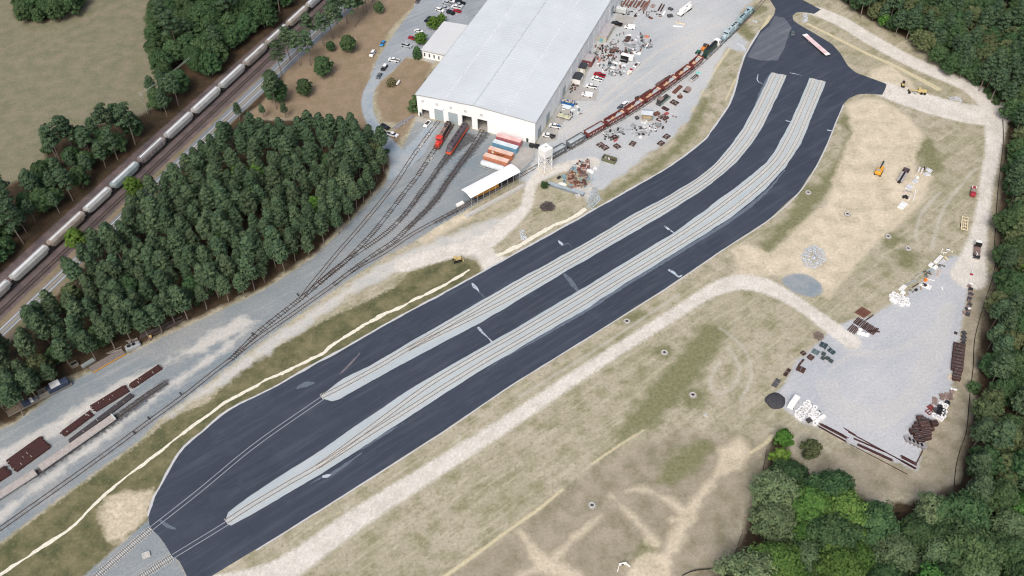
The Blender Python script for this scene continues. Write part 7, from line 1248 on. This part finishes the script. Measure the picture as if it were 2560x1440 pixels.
WOODS = [
 ('central', [(-70,850),(0,830),(60,800),(140,700),(200,610),(300,545),(400,435),(470,392),(505,350),(560,305),(610,296),(700,302),(800,300),(900,308),(955,345),(962,385),(930,440),(880,492),(830,545),(790,585),(740,618),(690,638),(640,676),(560,716),(480,738),(420,776),(330,818),(230,850),(170,882),(100,932),(30,1000),(-70,1040)], 11, 4.7, [('pine', 18), ('olive', .4), ('oak', .5)], 'pine in the dense wood between the highway and the rail yard', 'pines of the central wood', True),
 ('left', [(-70,500),(0,476),(60,452),(110,385),(112,340),(170,312),(255,305),(290,250),(330,300),(385,300),(400,330),(330,420),(240,510),(140,600),(60,670),(0,720),(-70,780)], 11, 5.2, [('pine', 5), ('tall', 3), ('oak', 4)], 'tree in the strip of wood between the meadow and the freight train', 'trees between meadow and train', True),
 ('top', [(368,100),(400,-60),(780,-60),(735,22),(655,92),(560,186),(525,170),(480,140),(445,110),(420,180),(400,170)], 9, 6.6, [('oak', 5), ('big', 2), ('tall', 1)], 'dark broadleaf tree in the wood above the meadow and left of the train', 'broadleaf trees above the meadow', True),
 ('corner', [(30,-60),(45,36),(90,42),(150,36),(190,14),(225,-60)], 5, 5.6, [('oak', 3), ('pine', 1)], 'dark tree in the rounded clump at the top left corner', 'trees of the top left clump', False),
 ('clump', [(365,205),(420,190),(500,210),(505,250),(470,290),(400,270)], 7, 5.6, [('oak', 3), ('pine', 2)], 'dark tree in the small clump between meadow and brown clearing', 'trees of the small clump', True),
 ('right', [(2090,-60),(2165,4),(2235,42),(2310,84),(2360,130),(2440,176),(2490,212),(2545,262),(2555,330),(2540,420),(2526,520),(2520,620),(2522,700),(2500,750),(2484,800),(2492,860),(2478,940),(2465,1010),(2450,1090),(2430,1180),(2440,1240),(2720,1240),(2720,-60)], 10, 5.2, [('pine', 4), ('olive', 2), ('oak', 4)], 'tree in the wood along the right edge of the photo', 'trees of the right hand wood', False),
 ('lower', [(1975,1150),(2000,1190),(2070,1225),(2140,1235),(2180,1280),(2200,1330),(2270,1320),(2320,1270),(2400,1260),(2720,1240),(2720,1560),(1830,1560),(1855,1420),(1885,1320),(1940,1210)], 10, 7.6, [('big', 4), ('bigl', 3), ('bigp', 2)], 'large leafy tree in the wood at the lower right corner', 'large trees of the lower right wood', False),
]
PLACED = []
for nm, poly, z, sp, kinds, label, group, av in WOODS:
    pts = sample(poly, z, sp, hash(nm) % 1 + len(nm)*13, near_lines if av else None)
    for x, y in pts:
        px, py = to_px(x, y, z)
        if not (-90 < px < 2650 and -110 < py < 1560): continue
        k = TR.choices([a for a, b in kinds], [b for a, b in kinds])[0]; s = TR.uniform(.72, 1.18)*(1.12 if nm in ('lower', 'right', 'top') else 1)
        kind_label = label
        if nm == 'central' and k != 'pine': kind_label = 'leafier broad tree standing among the pines between highway and rail yard'; gq = 'broad trees among the central pines'
        else: gq = group
        if nm == 'right': kind_label = {'pine': 'dark pine', 'olive': 'olive green broad tree', 'oak': 'deep green broad tree'}[k]+' in the wood along the right edge of the photo'; gq = group+' '+k
        if nm == 'left': kind_label = {'pine': 'slim pine', 'tall': 'tall open pine with visible trunk', 'oak': 'deep green broad tree'}[k]+' in the strip of wood between meadow and freight train'; gq = group+' '+k
        if nm == 'top': kind_label = {'oak': 'dark broadleaf tree', 'big': 'big broadleaf tree', 'tall': 'tall open pine'}[k]+' in the wood above the meadow, left of the train'; gq = group+' '+k
        if nm == 'lower': kind_label = {'big': 'large deep green leafy tree', 'bigl': 'large fresh green leafy tree', 'bigp': 'large pale green leafy tree'}[k]+' in the wood at the lower right corner'; gq = group+' '+k
        if nm in ('corner', 'clump'): kind_label = {'pine': 'dark pine', 'oak': 'dark broad tree'}[k]+label[9:]; gq = group+' '+k
        PLACED.append((k, x, y, kind_label, gq, s, (py if nm != 'central' else py+200)))
pl = sorted([p for p in PLACED if p[0] in ('pine', 'tall')], key=lambda p: -p[6]); rest = pl[270:]
for k, x, y, lb, gq, s, _ in [p for p in PLACED if p[0] not in ('pine', 'tall')]+pl[:270]: tree(k, (x, y), lb, gq, s)
def mesh_arrays(me):
    v = np.empty(len(me.vertices)*3, np.float32); me.vertices.foreach_get('co', v); return v.reshape(-1, 3), [tuple(p.vertices) for p in me.polygons]
if rest:      # the pines that show least, as one mass
    VV = []; FV = []; FS = []; o0 = 0; cache = {}; TK = MB()
    for k, x, y, lb, gq, s, _ in rest:
        i = TR.randrange(len(TV[k])); a = TR.random()*6.283; c, sn = math.cos(a), math.sin(a)
        if (k, i) not in cache: cache[(k, i)] = (mesh_arrays(TV[k][i][0])[0], mesh_arrays(TV[k][i][1]))
        v = cache[(k, i)][0]*s; VV.append(np.c_[v[:, 0]*c-v[:, 1]*sn+x, v[:, 0]*sn+v[:, 1]*c+y, v[:, 2]])
        tv, tf = cache[(k, i)][1]; tv = tv*s; TK.add(np.c_[tv[:, 0]*c-tv[:, 1]*sn+x, tv[:, 0]*sn+tv[:, 1]*c+y, tv[:, 2]].tolist(), tf)
    me = leaf_mesh('pine_stand', np.concatenate(VV), m_pine); o = bpy.data.objects.new('pine_stand', me); COL.objects.link(o); o['kind'] = 'stuff'; tag(o, 'remaining dark pines of the far upper woods, reading as one mass', 'pines')
    TK.build('trunks', m_bark, o)
def base(kind, px, label, sc=1.0, group=None, v=None, cat=None): return tree(kind, G(px), label, group, sc, v, cat)
# the few bright trees inside the pines, and trees one can tell apart
for (x, y), l in (((650,440),'bright fresh green tree at the upper middle of the pine wood'),((605,432),'bright green tree left of the brightest one in the pine wood'),((590,510),'small bright green tree in the left part of the pine wood'),((562,602),'dark fresh green tree near the middle of the pine wood'),((640,505),'fresh green tree near the centre of the pine wood'),((345,470),'fresh green tree beside the highway gap at the left'),((200,600),'fresh green round tree by the highway, lower left'),((795,520),'fresh green tree low at the yard edge of the pine wood')): tree('lime', G((x, y+22), 0), l, None, 1.25)
for (x, y), k, l, s in (((286,300),'tall','tallest pine standing out at the meadow edge',1.15),((205,322),'lime','small bright green tree at the meadow edge',.8),((120,352),'shrub','small dark shrub out on the meadow edge',1.6)): base(k, (x, y+(70 if k == 'tall' else 30)), l, s)
LT = [((691,273),'lowest tall lawn pine with a long bare trunk'),((751,164),'tall lawn pine left of the paired pines'),((777,164),'tall lawn pine right of the paired pines'),((726,150),'tall pine beside the highway at the third hopper from the blotchy cars'),((810,116),'tall lawn pine behind the round green tree'),((833,98),'tall lawn pine near the middle of the row'),((847,93),'tall lawn pine just right of the middle of the row'),((868,58),'tall lawn pine above the largest round tree'),((887,68),'tall lawn pine farthest out on the brown lawn'),((897,55),'tall lawn pine in the close upper trio'),((910,41),'tall lawn pine, left of the top pair'),((917,32),'tall lawn pine, right of the top pair'),((931,5),'tall lawn pine at the top edge of the photo'),((780,120),'tall pine at the highway edge, upper middle'),((840,60),'tall pine at the highway edge near the top'),((705,190),'tall pine at the highway edge by the dark broad tree')]
for q, l in LT: base('tall', q, l, .92)
for q, s, l, k in (((698,256),1.12,'dark broad tree lowest on the lawn beside the highway','oak'),((764,238),.8,'round green tree standing left on the lawn','oak'),((811,190),.98,'largest round green tree on the lawn','oak'),((829,128),.5,'small dark tree behind the large round lawn tree','oak'),((874,131),.88,'tall round green tree highest on the open lawn','oak'),((949,34),.62,'round green tree alone near the top of the lawn','oak'),((682,215),.8,'dark tree between highway and lawn','oak'),((600,300),.6,'small pine at the lower left corner of the lawn','pine'),((660,296),.5,'tiny pine on the lawn at the edge of the pine wood','pine'),((715,296),.55,'small pine at the top edge of the pine wood','pine')): base(k, q, l, s)
base('round', (1053,110), 'round bright green tree beside the red car at the office', 1.05); base('round', (1086,72), 'round bright green tree, middle of three at the office', 1.15); base('round', (1105,56), 'smaller round green tree, upper of three at the office', .8); base('cone', (1044,146), 'dense conical evergreen at the office corner', 1.0); base('brownbush', (980,215), 'brownish round bush on the lawn beside the gas tank', 1.05)
for k in range(13): loc = FLp+bu*(-3.0)+bv*(2+k*3.3); tree('bush', loc, 'leafy shrub in the hedge along the left wall of the hall', 'hedge shrubs along the hall', TR.uniform(.85, 1.25))
for k in range(9): loc = FLp+bu*(-2.6)+bv*(AY1-FLp@bv*0+8+k*3.6); tree('bush', loc, 'leafy shrub in the upper hedge beside the car park', 'hedge shrubs by the car park', TR.uniform(.7, 1.0))
base('lime', (1952,1112), 'bright green tree at the upper left tip of the lower right wood', .95); base('olive', (2020,1142), 'greyish olive tree beside the rusty rails at the lower right wood', .85); base('lime', (1945,1165), 'fresh green tree below the tip of the lower right wood', 1.1)
base('shrub', (1361,468), 'dark reddish bush at the upper end of the steel beam wall', 1.1)
for q, l in (((2432,975),'round bright green shrub outside the black fence'),): base('shrub', q, l, 1.4)
base('lime', (2205,70), 'bright yellow green small tree at the upper right wood edge', .95); base('big', (2395,185), 'large round green tree at the bend of the upper right wood edge', .85, v=0); base('lime', (2550,700), 'yellow green tree at the far right edge', 1.0)
EDGE = sample([(2490,262),(2530,270),(2530,330),(2508,500),(2500,640),(2520,640),(2560,300),(2460,180),(2340,110),(2350,130)], 0, 4.0, 5)
for x, y in EDGE: tree('shrub', (x, y), 'low green shrub along the edge of the right hand wood', 'shrubs along the right wood edge', TR.uniform(.8, 1.7))
for x, y in sample([(640,690),(720,650),(800,590),(880,510),(960,420),(968,380),(940,430),(870,500),(780,590),(700,640),(560,730),(330,840),(200,905),(190,890),(330,820),(560,715)], 0, 6.5, 9): tree('shrub', (x, y), 'low green undergrowth shrub at the yard edge of the pine wood', 'shrubs at the pine wood edge', TR.uniform(.6, 1.1))
for x, y in sample([(260,560),(330,470),(400,400),(440,350),(470,330),(430,400),(350,480),(280,560),(150,690),(60,780),(40,770)], 0, 5.5, 19, near_lines): tree('shrub', (x, y), 'dark bush on the slope beside the freight train', 'bushes beside the freight train', TR.uniform(1.0, 1.8))
# bare tree and trunks
t = thing('bare_tree', 'leafless pale grey tree at the edge of the pine wood', 'tree', on((270, 860))); o = MB(); r = random.Random(3); o.tube((0,0,0),(.3,.2,9),.28,7,.12)
tw_ = MB()
for k in range(34):
    z0 = r.uniform(2.5, 9); a = r.random()*6.3; l = r.uniform(1.5, 3.6)*(1.1-z0/12); p = Vector((.03*z0, .02*z0, z0)); q = p+Vector((l*math.cos(a), l*math.sin(a), l*.55)); tw_.tube(p, q, .07, 5, .03)
    for j in range(3): b = a+r.uniform(-.9, .9); s = p.lerp(q, r.uniform(.4, .95)); tw_.tube(s, s+Vector((l*.45*math.cos(b), l*.45*math.sin(b), l*.3)), .04, 4, .02)
m_dead = mat('dead_wood', (.36,.34,.31), .9, var=.15); o.build('trunk', m_dead, t); tw_.build('branches', m_dead, t)
